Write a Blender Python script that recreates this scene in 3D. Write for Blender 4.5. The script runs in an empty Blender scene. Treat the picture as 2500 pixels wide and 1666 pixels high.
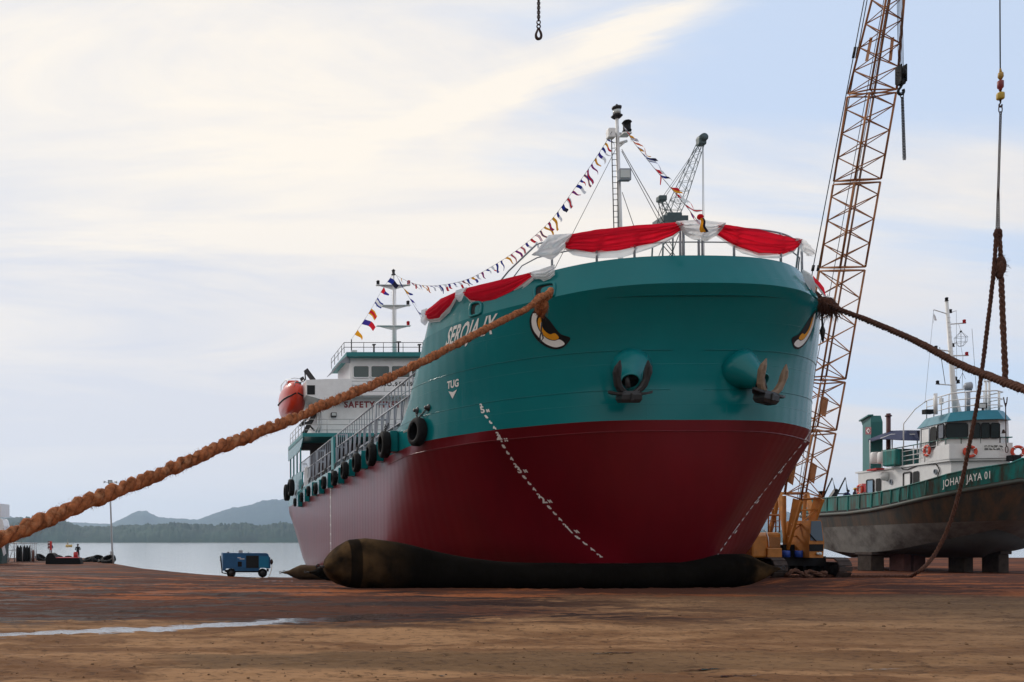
import bpy, bmesh, math, random
import numpy as np
from mathutils import Vector, Matrix
from mathutils.bvhtree import BVHTree
from mathutils.geometry import tessellate_polygon
random.seed(7); rng = np.random.default_rng(11)
SC = bpy.context.scene; COL = SC.collection
V = Vector; R = math.radians
# ------------------------------------------------------------------ camera, sky, sun, exposure
FPX, UC, VC, EYE = 2300.0, 405.0, 1322.0, 1.5          # view constants in photograph pixels (2500 wide)
cam = bpy.data.cameras.new('camera'); camo = bpy.data.objects.new('camera', cam); COL.objects.link(camo)
camo.location = (0, 0, EYE); camo.rotation_euler = (R(90), 0, 0)
cam.sensor_width = 36; cam.sensor_fit = 'HORIZONTAL'; cam.lens = FPX/2500*36
cam.shift_x = (1250-UC)/2500; cam.shift_y = (VC-833)/2500
cam.clip_start = .1; cam.clip_end = 20000
SC.camera = camo
SUN_EL, SUN_AZ = R(32), R(-24)                          # azimuth from +Y towards +X
sdir = V((math.sin(SUN_AZ)*math.cos(SUN_EL), math.cos(SUN_AZ)*math.cos(SUN_EL), math.sin(SUN_EL)))
sl = bpy.data.lights.new('sun', 'SUN'); sl.energy = 1.3; sl.angle = R(12); sl.color = (1, .93, .84)
so = bpy.data.objects.new('sun', sl); COL.objects.link(so)
so.rotation_euler = sdir.to_track_quat('Z', 'Y').to_euler()
SC.view_settings.view_transform = 'Standard'; SC.view_settings.look = 'None'
SC.view_settings.exposure = 0.26; SC.view_settings.gamma = 1
W = bpy.data.worlds.new('World'); SC.world = W; W.use_nodes = True
def build_world():
    nt = W.node_tree; N = nt.nodes; L = nt.links; N.clear()
    out = N.new('ShaderNodeOutputWorld'); bg = N.new('ShaderNodeBackground'); bg.inputs[1].default_value = .099
    sky = N.new('ShaderNodeTexSky'); sky.sky_type = 'NISHITA'; sky.sun_disc = False
    sky.sun_elevation = SUN_EL; sky.sun_rotation = SUN_AZ; sky.air_density = 1.0; sky.dust_density = 1.5; sky.ozone_density = 2
    tc = N.new('ShaderNodeTexCoord'); sep = N.new('ShaderNodeSeparateXYZ'); L.new(tc.outputs['Generated'], sep.inputs[0])
    def math_(op, a, b=None, clamp=False):
        m = N.new('ShaderNodeMath'); m.operation = op; m.use_clamp = clamp
        for i, x in enumerate((a, b)):
            if x is None: continue
            if isinstance(x, (int, float)): m.inputs[i].default_value = x
            else: L.new(x, m.inputs[i])
        return m.outputs[0]
    zz = math_('ADD', math_('MAXIMUM', sep.outputs[2], 0), .16)
    cx = math_('DIVIDE', sep.outputs[0], zz); cy = math_('DIVIDE', sep.outputs[1], zz)
    cmb = N.new('ShaderNodeCombineXYZ'); L.new(cx, cmb.inputs[0]); L.new(cy, cmb.inputs[1])
    def noise(scale, rot, sc, detail, rough, dist=0.0, off=(0, 0, 0)):
        mp = N.new('ShaderNodeMapping'); mp.inputs['Rotation'].default_value = (0, 0, rot); mp.inputs['Scale'].default_value = sc
        mp.inputs['Location'].default_value = off
        L.new(cmb.outputs[0], mp.inputs[0])
        n = N.new('ShaderNodeTexNoise'); n.inputs['Scale'].default_value = scale; n.inputs['Detail'].default_value = detail
        n.inputs['Roughness'].default_value = rough; n.inputs['Distortion'].default_value = dist
        L.new(mp.outputs[0], n.inputs['Vector']); return n.outputs['Fac']
    n1 = noise(.85, R(-38), (.42, 1.7, 1), 7, .58, .7, (3.1, 1.7, 0))
    n2 = noise(.35, R(10), (1, 1.6, 1), 3, .5, .3, (8.2, 4.4, 0))
    # blue patches open up towards the right, where it is away from the sun
    hi = N.new('ShaderNodeMapRange'); hi.interpolation_type = 'SMOOTHSTEP'; hi.inputs['From Min'].default_value = .16; hi.inputs['From Max'].default_value = .42; hi.inputs['To Min'].default_value = .25
    L.new(sep.outputs[2], hi.inputs['Value'])
    blue = math_('MULTIPLY', math_('MULTIPLY', math_('SUBTRACT', sep.outputs[0], .02, True), 1.75), hi.outputs[0])
    a = math_('ADD', math_('MULTIPLY', n1, 3.4), math_('MULTIPLY', n2, .9))
    a = math_('SUBTRACT', a, .62)
    a = math_('ADD', a, math_('MULTIPLY', math_('SUBTRACT', .52, sep.outputs[0], True), 1.7))
    a = math_('SUBTRACT', a, blue)
    # one long bright wisp of high cloud
    q = math_('ADD', math_('ADD', math_('MULTIPLY', cx, .679), math_('MULTIPLY', cy, .734)), math_('MULTIPLY', math_('SUBTRACT', noise(2.6, 0, (1, 1, 1), 7, .66, .8, (4, 2, 0)), .5), .26))
    qd = math_('DIVIDE', math_('SUBTRACT', q, 1.455), .055); wisp = math_('POWER', 2.718, math_('MULTIPLY', math_('MULTIPLY', qd, qd), -1.0))
    wisp = math_('MULTIPLY', wisp, math_('MULTIPLY', math_('SUBTRACT', cx, .30, True), 3.0, True))
    wisp = math_('MULTIPLY', wisp, math_('MULTIPLY', math_('SUBTRACT', .86, cx, True), 5.0, True))
    a = math_('ADD', a, math_('MULTIPLY', wisp, .75))
    wispv = wisp
    ramp = N.new('ShaderNodeMapRange'); ramp.interpolation_type = 'SMOOTHSTEP'
    ramp.inputs['From Min'].default_value = .62; ramp.inputs['From Max'].default_value = 1.5
    ramp.inputs['To Min'].default_value = .06; ramp.inputs['To Max'].default_value = 1.0
    L.new(a, ramp.inputs['Value'])
    # cloud colour: grey-lilac where thick and low, warm white where thin near the sun
    n3 = noise(1.3, R(-30), (.45, 1.4, 1), 8, .62, .9, (1.3, 6.2, 0))
    cr = N.new('ShaderNodeValToRGB'); L.new(math_('ADD', math_('ADD', math_('MULTIPLY', n2, .45), math_('MULTIPLY', n3, .55)), math_('MULTIPLY', wispv, .14)), cr.inputs[0])
    cr.color_ramp.elements[0].position = .40; cr.color_ramp.elements[0].color = (6.1, 6.35, 7.05, 1)
    cr.color_ramp.elements[1].position = .56; cr.color_ramp.elements[1].color = (8.7, 8.05, 7.15, 1)
    low = N.new('ShaderNodeMapRange'); low.inputs['From Min'].default_value = .02; low.inputs['From Max'].default_value = .36
    L.new(sep.outputs[2], low.inputs['Value'])
    mixl = N.new('ShaderNodeMix'); mixl.data_type = 'RGBA'; L.new(low.outputs[0], mixl.inputs['Factor'])
    mixl.inputs['A'].default_value = (6.35, 6.4, 6.9, 1); L.new(cr.outputs[0], mixl.inputs['B'])
    # clear blue
    tint = N.new('ShaderNodeMix'); tint.data_type = 'RGBA'; tint.blend_type = 'MIX'; tint.inputs['Factor'].default_value = .75
    L.new(sky.outputs[0], tint.inputs['A']); tint.inputs['B'].default_value = (5.8, 6.9, 8.7, 1)
    mix = N.new('ShaderNodeMix'); mix.data_type = 'RGBA'; L.new(ramp.outputs[0], mix.inputs['Factor'])
    L.new(tint.outputs['Result'], mix.inputs['A']); L.new(mixl.outputs['Result'], mix.inputs['B'])
    # low sky away from the sun is dimmed on purpose, to darken the bow
    away = N.new('ShaderNodeMapRange'); away.interpolation_type = 'SMOOTHSTEP'; away.inputs['From Min'].default_value = -.10; away.inputs['From Max'].default_value = .12
    L.new(math_('ADD', math_('ADD', sep.outputs[1], math_('MULTIPLY', math_('MAXIMUM', sep.outputs[0], -.15), 1.5)), -.05), away.inputs['Value'])
    up = N.new('ShaderNodeMapRange'); up.interpolation_type = 'SMOOTHSTEP'; up.inputs['From Min'].default_value = .06; up.inputs['From Max'].default_value = .26; up.inputs['To Min'].default_value = .10
    L.new(sep.outputs[2], up.inputs['Value'])
    dim = N.new('ShaderNodeVectorMath'); dim.operation = 'SCALE'; L.new(mix.outputs['Result'], dim.inputs[0]); L.new(math_('MAXIMUM', away.outputs[0], up.outputs[0]), dim.inputs['Scale'])
    # below the horizon: dark far ground
    gnd = N.new('ShaderNodeMapRange'); gnd.inputs['From Min'].default_value = -.02; gnd.inputs['From Max'].default_value = 0.0
    L.new(sep.outputs[2], gnd.inputs['Value'])
    mg = N.new('ShaderNodeMix'); mg.data_type = 'RGBA'; L.new(gnd.outputs[0], mg.inputs['Factor'])
    mg.inputs['A'].default_value = (1.3, 1.1, .95, 1); L.new(dim.outputs[0], mg.inputs['B'])
    L.new(mg.outputs['Result'], bg.inputs[0]); L.new(bg.outputs[0], out.inputs[0])
build_world()
SC.cycles.max_bounces = 6; SC.cycles.diffuse_bounces = 3; SC.cycles.glossy_bounces = 3; SC.cycles.transmission_bounces = 4
SC.cycles.volume_bounces = 2; SC.cycles.use_denoising = True
# ------------------------------------------------------------------ geometry helpers
def P(u, v, Y):
    """point at depth Y metres that the photograph shows at pixel (u, v)"""
    return V(((u-UC)/FPX*Y, Y, EYE+(VC-v)/FPX*Y))
def pix(p): return UC+FPX*p[0]/p[1], VC-FPX*(p[2]-EYE)/p[1]
def lerp(a, b, t): return a+(b-a)*t
def interp(x, xs, ys): return float(np.interp(x, xs, ys))
def frame(d, ref=V((0, 0, 1))):
    d = d.normalized()
    if abs(d.dot(ref)) > .98: ref = V((1, 0, 0)) if abs(d.x) < .9 else V((0, 1, 0))
    a = d.cross(ref).normalized(); return a, a.cross(d).normalized()
class MB:
    """collects shapes that are then linked as ONE mesh object"""
    def __init__(s): s.v = []; s.f = []; s.mi = []; s.sm = []
    def add(s, vs, fs, mi=0, smooth=False):
        o = len(s.v); s.v += [tuple(x) for x in vs]
        for f in fs: s.f.append([i+o for i in f]); s.mi.append(mi); s.sm.append(smooth)
        return s
    def box(s, c, size, rot=None, mi=0, bev=0.0):
        x, y, z = (size[0]/2, size[1]/2, size[2]/2)
        if bev > 0:
            bm = bmesh.new(); bmesh.ops.create_cube(bm, size=1)
            for w in bm.verts: w.co = V((w.co.x*size[0], w.co.y*size[1], w.co.z*size[2]))
            bmesh.ops.bevel(bm, geom=list(bm.edges), offset=bev, segments=2, affect='EDGES', profile=.5)
            vs = [w.co.copy() for w in bm.verts]; fs = [[w.index for w in f.verts] for f in bm.faces]; bm.free()
        else:
            vs = [V((a*x, b*y, d*z)) for a in (-1, 1) for b in (-1, 1) for d in (-1, 1)]
            fs = [(0, 1, 3, 2), (4, 6, 7, 5), (0, 4, 5, 1), (2, 3, 7, 6), (0, 2, 6, 4), (1, 5, 7, 3)]
        if rot is not None: vs = [rot @ w for w in vs]
        return s.add([w+V(c) for w in vs], fs, mi)
    def tube(s, pts, r, n=6, mi=0, smooth=True, caps=True, closed=False):
        pts = [V(p) for p in pts]; m = len(pts); rs = r if isinstance(r, (list, tuple, np.ndarray)) else [r]*m
        vs = []; fs = []; a = None
        for i, p in enumerate(pts):
            d = (pts[(i+1) % m]-pts[i-1]) if closed else (pts[min(i+1, m-1)]-pts[max(i-1, 0)])
            if d.length < 1e-9: d = V((0, 0, 1))
            d.normalize()
            if a is None: a, b = frame(d)
            else:
                a = a-d*a.dot(d)
                if a.length < 1e-6: a, b = frame(d)
                a.normalize(); b = a.cross(d)
            for k in range(n):
                t = 2*math.pi*k/n; vs.append(p+(a*math.cos(t)+b*math.sin(t))*rs[i])
        for i in range(m if closed else m-1):
            for k in range(n):
                j = (i+1) % m
                fs.append((i*n+k, i*n+(k+1) % n, j*n+(k+1) % n, j*n+k))
        if caps and not closed: fs += [tuple(range(n))[::-1], tuple(range((m-1)*n, m*n))]
        return s.add(vs, fs, mi, smooth)
    def bar(s, p0, p1, w, h=None, mi=0, up=V((0, 0, 1))):
        p0, p1 = V(p0), V(p1); h = h or w; a, b = frame(p1-p0, up)
        vs = [p+a*i*w/2+b*j*h/2 for p in (p0, p1) for i, j in ((-1, -1), (1, -1), (1, 1), (-1, 1))]
        return s.add(vs, [(3, 2, 1, 0), (4, 5, 6, 7), (0, 1, 5, 4), (1, 2, 6, 5), (2, 3, 7, 6), (3, 0, 4, 7)], mi)
    def prism(s, poly, ext, mi=0):
        """planar polygon (3D points) pushed along ext"""
        n = len(poly); e = V(ext); vs = [V(p) for p in poly]+[V(p)+e for p in poly]
        tri = tessellate_polygon([[V(p) for p in poly]])
        fs = [tuple(t) for t in tri]+[tuple(i+n for i in reversed(t)) for t in tri]
        fs += [(i, (i+1) % n, (i+1) % n+n, i+n) for i in range(n)]
        return s.add(vs, fs, mi)
    def loft(s, rings, mi=0, smooth=True, closed=True, caps=True):
        n = len(rings[0]); vs = [p for r in rings for p in r]; fs = []
        for i in range(len(rings)-1):
            for k in range(n if closed else n-1):
                fs.append((i*n+k, i*n+(k+1) % n, (i+1)*n+(k+1) % n, (i+1)*n+k))
        if caps and closed: fs += [tuple(range(n))[::-1], tuple(range((len(rings)-1)*n, len(rings)*n))]
        return s.add(vs, fs, mi, smooth)
    def lathe(s, p0, axis, prof, n=16, mi=0, smooth=True):
        """prof: list of (distance along axis, radius)"""
        p0 = V(p0); d = V(axis).normalized(); a, b = frame(d)
        return s.loft([[p0+d*h+(a*math.cos(2*math.pi*k/n)+b*math.sin(2*math.pi*k/n))*max(r, 1e-4) for k in range(n)] for h, r in prof], mi, smooth)
    def torus(s, c, axis, Rr, r, n=20, m=8, mi=0, sq=1.0):
        c = V(c); a, b = frame(V(axis)); d = V(axis).normalized(); vs = []; fs = []
        for i in range(n):
            t = 2*math.pi*i/n; e = a*math.cos(t)+b*math.sin(t)
            for k in range(m):
                q = 2*math.pi*k/m; vs.append(c+e*(Rr+r*math.cos(q))+d*r*sq*math.sin(q))
        for i in range(n):
            for k in range(m): fs.append((i*m+k, ((i+1) % n)*m+k, ((i+1) % n)*m+(k+1) % m, i*m+(k+1) % m))
        return s.add(vs, fs, mi, True)
    def sphere(s, c, r, n=12, m=8, mi=0):
        c = V(c); rr = V(r) if isinstance(r, (tuple, list, Vector)) else V((r, r, r))
        rings = [[c+V((rr.x*math.sin(math.pi*j/m)*math.cos(2*math.pi*k/n), rr.y*math.sin(math.pi*j/m)*math.sin(2*math.pi*k/n), rr.z*math.cos(math.pi*j/m))) if 0 < j < m else c+V((1e-4*math.cos(2*math.pi*k/n), 1e-4*math.sin(2*math.pi*k/n), rr.z*(1 if j == 0 else -1))) for k in range(n)] for j in range(m+1)]
        return s.loft(rings[::-1], mi, True)
    def link(s, c, d, side, L, w, r, n=10, m=5):
        """one oval chain link"""
        c, d, side = V(c), V(d).normalized(), V(side).normalized(); h = max(L/2-w/2, .0)
        pts = []
        for i in range(n):
            t = 2*math.pi*i/n; pts.append(c+side*math.cos(t)*w/2+d*(math.sin(t)*w/2+(h if math.sin(t) > 1e-6 else -h if math.sin(t) < -1e-6 else 0)))
        return s.tube(pts, r, m, closed=True)
    def chain(s, p0, p1, L=.12, w=.075, r=.014, sag=0.0):
        p0, p1 = V(p0), V(p1); n = max(1, round((p1-p0).length/(L-2.2*r)))
        for i in range(n):
            t = (i+.5)/n; q = p0.lerp(p1, t)-V((0, 0, sag*4*t*(1-t))); d = (p1-p0); a, b = frame(d)
            s.link(q, d, a if i % 2 else b, (p1-p0).length/n+2.2*r, w, r)
        return s
    def build(s, name, mat, parent=None, fix=True, solid=0.0):
        me = bpy.data.meshes.new(name); me.from_pydata(s.v, [], s.f)
        for m in (mat if isinstance(mat, (list, tuple)) else [mat]): me.materials.append(m)
        me.polygons.foreach_set('material_index', s.mi); me.polygons.foreach_set('use_smooth', s.sm)
        if fix:
            bm = bmesh.new(); bm.from_mesh(me); bmesh.ops.recalc_face_normals(bm, faces=bm.faces); bm.to_mesh(me); bm.free()
        me.update()
        o = bpy.data.objects.new(name, me); COL.objects.link(o)
        if parent is not None: o.parent = parent
        if solid:
            md = o.modifiers.new('thick', 'SOLIDIFY'); md.thickness = solid; md.offset = 0
        return o
def tag(o, label, cat, group=None, kind=None):
    if label: o['label'] = label
    if cat: o['category'] = cat
    if group: o['group'] = group
    if kind: o['kind'] = kind
    return o
def thing(name, label, cat, loc=(0, 0, 0), rot=(0, 0, 0), group=None):
    o = bpy.data.objects.new(name, None); COL.objects.link(o); o.location = loc; o.rotation_euler = rot
    o.empty_display_size = .3
    return tag(o, label, cat, group)
def copy_tree(o, parent=None):
    c = o.copy(); COL.objects.link(c)
    if parent: c.parent = parent
    for ch in [x for x in COL.objects if x.parent == o]: copy_tree(ch, c)
    return c
# ------------------------------------------------------------------ materials
def mat(name, col, rough=.6, metal=0.0, var=.12, scale=3.0, bump=0.0, bscale=20.0, spec=.5, coat=0.0, alpha=None, dirt=None, stretch=(1, 1, 1), sss=0.0):
    m = bpy.data.materials.new(name); m.use_nodes = True; nt = m.node_tree; N = nt.nodes; L = nt.links
    b = N['Principled BSDF']; b.inputs['Roughness'].default_value = rough; b.inputs['Metallic'].default_value = metal
    b.inputs['Specular IOR Level'].default_value = spec; b.inputs['Coat Weight'].default_value = coat; b.inputs['Coat Roughness'].default_value = .08
    tc = N.new('ShaderNodeTexCoord'); mp = N.new('ShaderNodeMapping'); mp.inputs['Scale'].default_value = stretch
    L.new(tc.outputs['Object'], mp.inputs[0])
    n = N.new('ShaderNodeTexNoise'); n.inputs['Scale'].default_value = scale; n.inputs['Detail'].default_value = 6; n.inputs['Roughness'].default_value = .6
    L.new(mp.outputs[0], n.inputs['Vector'])
    r = N.new('ShaderNodeValToRGB'); L.new(n.outputs['Fac'], r.inputs[0])
    r.color_ramp.elements[0].position = .3; r.color_ramp.elements[1].position = .7
    r.color_ramp.elements[0].color = (*[c*(1-var) for c in col[:3]], 1); r.color_ramp.elements[1].color = (*[min(1, c*(1+var)) for c in col[:3]], 1)
    last = r.outputs[0]
    if dirt:                                            # (colour, amount 0..1, scale, stretch)
        dc, amt, ds, dst = dirt
        mp2 = N.new('ShaderNodeMapping'); mp2.inputs['Scale'].default_value = dst; L.new(tc.outputs['Object'], mp2.inputs[0])
        n2 = N.new('ShaderNodeTexNoise'); n2.inputs['Scale'].default_value = ds; n2.inputs['Detail'].default_value = 8; n2.inputs['Roughness'].default_value = .65
        L.new(mp2.outputs[0], n2.inputs['Vector'])
        mr = N.new('ShaderNodeMapRange'); mr.inputs['From Min'].default_value = .75-.5*amt; mr.inputs['From Max'].default_value = .95-.45*amt
        L.new(n2.outputs['Fac'], mr.inputs['Value'])
        mx = N.new('ShaderNodeMix'); mx.data_type = 'RGBA'; L.new(mr.outputs[0], mx.inputs['Factor']); L.new(last, mx.inputs['A']); mx.inputs['B'].default_value = (*dc, 1)
        last = mx.outputs['Result']
    L.new(last, b.inputs['Base Color'])
    if bump:
        nb = N.new('ShaderNodeTexNoise'); nb.inputs['Scale'].default_value = bscale; nb.inputs['Detail'].default_value = 5
        L.new(mp.outputs[0], nb.inputs['Vector'])
        bp = N.new('ShaderNodeBump'); bp.inputs['Strength'].default_value = bump; bp.inputs['Distance'].default_value = .02
        L.new(nb.outputs['Fac'], bp.inputs['Height']); L.new(bp.outputs[0], b.inputs['Normal'])
    return m
def emit_mat(name, col, s):
    m = bpy.data.materials.new(name); m.use_nodes = True; b = m.node_tree.nodes['Principled BSDF']
    b.inputs['Base Color'].default_value = (*col, 1); b.inputs['Emission Color'].default_value = (*col, 1); b.inputs['Emission Strength'].default_value = s
    return m
def glass_mat(name, col, rough=.05):
    m = bpy.data.materials.new(name); m.use_nodes = True; b = m.node_tree.nodes['Principled BSDF']
    b.inputs['Base Color'].default_value = (*col, 1); b.inputs['Roughness'].default_value = rough; b.inputs['Specular IOR Level'].default_value = .6
    return m
M = {}
M['teal'] = mat('teal ship paint', (.0, .162, .176), .2, var=.06, scale=.6, bump=.22, bscale=.7, coat=.04, spec=.28, dirt=((.03, .12, .12), .2, 1.2, (1.4, 1.4, .25)))
def plate_seams(m, amt):
    nt = m.node_tree; N = nt.nodes; L = nt.links; b = N['Principled BSDF']; tc = N.new('ShaderNodeTexCoord'); sp = N.new('ShaderNodeSeparateXYZ'); L.new(tc.outputs['Object'], sp.inputs[0])
    ab = N.new('ShaderNodeMath'); ab.operation = 'ABSOLUTE'; L.new(sp.outputs[0], ab.inputs[0]); ad = N.new('ShaderNodeMath'); L.new(ab.outputs[0], ad.inputs[0]); L.new(sp.outputs[1], ad.inputs[1])
    cb = N.new('ShaderNodeCombineXYZ'); L.new(ad.outputs[0], cb.inputs[0]); L.new(sp.outputs[2], cb.inputs[1])
    br = N.new('ShaderNodeTexBrick'); br.inputs['Scale'].default_value = 1; br.inputs['Brick Width'].default_value = 3.1; br.inputs['Row Height'].default_value = 1.22; br.inputs['Mortar Size'].default_value = .012; br.inputs['Mortar Smooth'].default_value = .6
    br.inputs['Color1'].default_value = (0, 0, 0, 1); br.inputs['Color2'].default_value = (0, 0, 0, 1); br.inputs['Mortar'].default_value = (1, 1, 1, 1); L.new(cb.outputs[0], br.inputs['Vector'])
    bp = N.new('ShaderNodeBump'); bp.inputs['Strength'].default_value = amt; bp.inputs['Distance'].default_value = .010; L.new(br.outputs['Color'], bp.inputs['Height'])
    wv = N.new('ShaderNodeTexWave'); wv.wave_type = 'BANDS'; wv.inputs['Scale'].default_value = .52; wv.inputs['Distortion'].default_value = .6; L.new(cb.outputs[0], wv.inputs['Vector'])
    b2 = N.new('ShaderNodeBump'); b2.inputs['Strength'].default_value = .16; b2.inputs['Distance'].default_value = .02; L.new(wv.outputs['Fac'], b2.inputs['Height'])
    src = b.inputs['Normal'].links[0].from_node if b.inputs['Normal'].links else None
    if src: L.new(src.outputs[0], b2.inputs['Normal'])
    L.new(b2.outputs[0], bp.inputs['Normal']); L.new(bp.outputs[0], b.inputs['Normal'])
plate_seams(M['teal'], .30)
M['teal_flat'] = mat('teal trim paint', (.0, .19, .20), .4, var=.06)
M['red'] = mat('red bottom paint', (.135, .0028, .009), .32, var=.18, scale=.7, bump=.2, bscale=.8, stretch=(1, 1, .35), coat=.03, spec=.33, dirt=((.22, .06, .07), .13, .55, (1.6, 1.6, .12)))
plate_seams(M['red'], .13)
M['white'] = mat('white paint', (.84, .84, .84), .4, var=.05, dirt=((.45, .40, .35), .12, .8, (1, 1, .25)))
M['decal_white'] = mat('white marking paint', (.80, .80, .78), .6, spec=.2, var=.06)
M['black'] = mat('black paint', (.008, .008, .009), .6, spec=.2, var=.2)
M['dark'] = mat('dark opening', (.006, .007, .008), .8, var=.1)
M['yellow_eye'] = mat('yellow eye paint', (.75, .32, .015), .6, spec=.2, var=.06)
M['rubber'] = mat('tyre rubber', (.006, .006, .0065), .8, spec=.2, var=.3, scale=8, bump=.3, bscale=30)
M['rail_grey'] = mat('grey rail paint', (.30, .33, .38), .45, var=.1)
M['steel'] = mat('dark steel', (.035, .033, .035), .5, metal=.4, var=.25, scale=6)
M['rust_chain'] = mat('rusty chain steel', (.045, .022, .018), .75, metal=.3, var=.4, scale=25)
M['rope'] = mat('hairy coir rope', (.27, .09, .035), .95, var=.65, scale=11, bump=.6, bscale=60, spec=.1, dirt=((.46, .22, .11), .46, 7, (1, 1, 1)))
M['rope_dark'] = mat('dark tarry rope', (.085, .04, .028), .95, var=.45, scale=12, bump=.6, bscale=60, spec=.1, dirt=((.20, .10, .06), .25, 9, (1, 1, 1)))
M['cloth_red'] = mat('red bunting cloth', (.78, .012, .035), .85, var=.06, spec=.1)
M['cloth_white'] = mat('white bunting cloth', (.85, .85, .86), .85, var=.05, spec=.1)
for k in ('cloth_red', 'cloth_white'):                   # thin cloth lets daylight through
    nt = M[k].node_tree; b = nt.nodes['Principled BSDF']; t = nt.nodes.new('ShaderNodeBsdfTranslucent'); mx = nt.nodes.new('ShaderNodeMixShader')
    nt.links.new(b.inputs['Base Color'].links[0].from_socket, t.inputs[0]); mx.inputs[0].default_value = .58
    nt.links.new(b.outputs[0], mx.inputs[1]); nt.links.new(t.outputs[0], mx.inputs[2])
    nt.links.new(mx.outputs[0], nt.nodes['Material Output'].inputs[0])
M['glass'] = glass_mat('wheelhouse glass', (.05, .085, .085), .08)
M['lifeboat'] = mat('orange lifeboat paint', (.62, .04, .012), .3, var=.06, coat=.2)
M['safety_red'] = mat('dark red lettering', (.28, .02, .03), .5, var=.05)
M['lamp_glass'] = mat('lamp glass', (.55, .60, .60), .2, var=.1)
M['lamp_red'] = mat('red lamp glass', (.55, .01, .015), .2, var=.1)
M['anchor'] = mat('black anchor steel', (.02, .02, .022), .5, var=.3, scale=6)
M['anchor_lit'] = mat('lit anchor steel', (.22, .15, .10), .6, var=.25, scale=6, dirt=((.03, .03, .03), .15, 5, (1, 1, 1)))  # light falling on the right anchor is put into its fluke colour
def bag_material():
    m = mat('airbag rubber', (.006, .005, .004), .95, spec=.02, var=.3, scale=1.5, dirt=((.03, .018, .010), .25, .9, (.5, 1, 1.4)))
    nt = m.node_tree; N = nt.nodes; L = nt.links; b = N['Principled BSDF']; tc = N.new('ShaderNodeTexCoord'); sp = N.new('ShaderNodeSeparateXYZ'); L.new(tc.outputs['Object'], sp.inputs[0])
    n = N.new('ShaderNodeTexNoise'); n.inputs['Scale'].default_value = 1.6; n.inputs['Detail'].default_value = 7; L.new(tc.outputs['Object'], n.inputs['Vector'])
    def mth(op, a, c):
        q = N.new('ShaderNodeMath'); q.operation = op
        for i, x in enumerate((a, c)):
            if isinstance(x, (int, float)): q.inputs[i].default_value = x
            else: L.new(x, q.inputs[i])
        return q.outputs[0]
    def mr(x, a, c):
        q = N.new('ShaderNodeMapRange'); q.interpolation_type = 'SMOOTHSTEP'; q.inputs['From Min'].default_value = a; q.inputs['From Max'].default_value = c; L.new(x, q.inputs['Value']); return q.outputs[0]
    x = mth('ADD', sp.outputs[0], mth('MULTIPLY', mth('SUBTRACT', n.outputs['Fac'], .5), 1.6))
    end = mth('MAXIMUM', mr(x, 8.0, 6.2), mr(x, 18.2, 18.8)); ring = mth('MULTIPLY', mr(sp.outputs[0], 5.78, 5.82), mr(sp.outputs[0], 6.18, 6.14))
    f = mth('MULTIPLY', mth('MULTIPLY', end, mr(n.outputs['Fac'], .25, .80)), mth('SUBTRACT', 1.0, mth('MULTIPLY', ring, .85)))
    mx = N.new('ShaderNodeMix'); mx.data_type = 'RGBA'; L.new(f, mx.inputs['Factor']); L.new(b.inputs['Base Color'].links[0].from_socket, mx.inputs['A']); mx.inputs['B'].default_value = (.10, .058, .026, 1); L.new(mx.outputs['Result'], b.inputs['Base Color'])
    w = N.new('ShaderNodeTexWave'); w.inputs['Scale'].default_value = 2.2; w.inputs['Distortion'].default_value = 2; L.new(tc.outputs['Object'], w.inputs['Vector'])
    bp = N.new('ShaderNodeBump'); bp.inputs['Strength'].default_value = .5; bp.inputs['Distance'].default_value = .03; L.new(mth('ADD', mth('MULTIPLY', w.outputs['Fac'], .4), n.outputs['Fac']), bp.inputs['Height']); L.new(bp.outputs[0], b.inputs['Normal'])
    return m
M['bag'] = bag_material()
M['bag_mud'] = mat('muddy airbag rubber', (.085, .055, .03), .9, spec=.12, var=.35, scale=1.6, bump=.3, bscale=8, dirt=((.26, .14, .05), .3, 1.6, (1, 1, 1)))
M['alu'] = mat('galvanised steel', (.45, .46, .47), .4, metal=.5, var=.1)
# ------------------------------------------------------------------ ground, water, far shore
def vnoise(x, y, seed=0):
    x = np.asarray(x, float); y = np.asarray(y, float); xi = np.floor(x).astype(int); yi = np.floor(y).astype(int); fx = x-xi; fy = y-yi
    fx = fx*fx*(3-2*fx); fy = fy*fy*(3-2*fy)
    def h(a, b):
        n = (a*374761393+b*668265263+seed*2246822519) & 0xffffffff
        n = ((n ^ (n >> 13))*1274126177) & 0xffffffff
        return ((n ^ (n >> 16)) & 0xffff)/65535.0
    return (h(xi, yi)*(1-fx)+h(xi+1, yi)*fx)*(1-fy)+(h(xi, yi+1)*(1-fx)+h(xi+1, yi+1)*fx)*fy
def fbm(x, y, seed=0, o=4):
    s = 0; a = .5
    for i in range(o): s = s+a*vnoise(np.asarray(x)*2**i, np.asarray(y)*2**i, seed+i); a *= .5
    return s
WATER_Z = -1.6
SHORE = [(-60, 112), (-9, 108), (-6.2, 98), (-5.0, 86), (-4.2, 80), (-1.6, 68.5), (.7, 65), (2.6, 63), (5.2, 62), (7.2, 66), (8, 74), (14, 82), (26, 84), (40, 108), (160, 112)]
def sstep(a, b, x): t = np.clip((np.asarray(x, float)-a)/(b-a), 0, 1); return t*t*(3-2*t)
STREAM = [(-60, 1550), (0, 1548), (100, 1543), (200, 1539.5), (300, 1537), (400, 1534), (480, 1529), (560, 1524), (700, 1516), (820, 1511), (900, 1506), (980, 1501)]
_SY = [3450/(v-VC) for u, v in STREAM]; _SXs = [(u-UC)/FPX*y for (u, v), y in zip(STREAM, _SY)]
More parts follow.
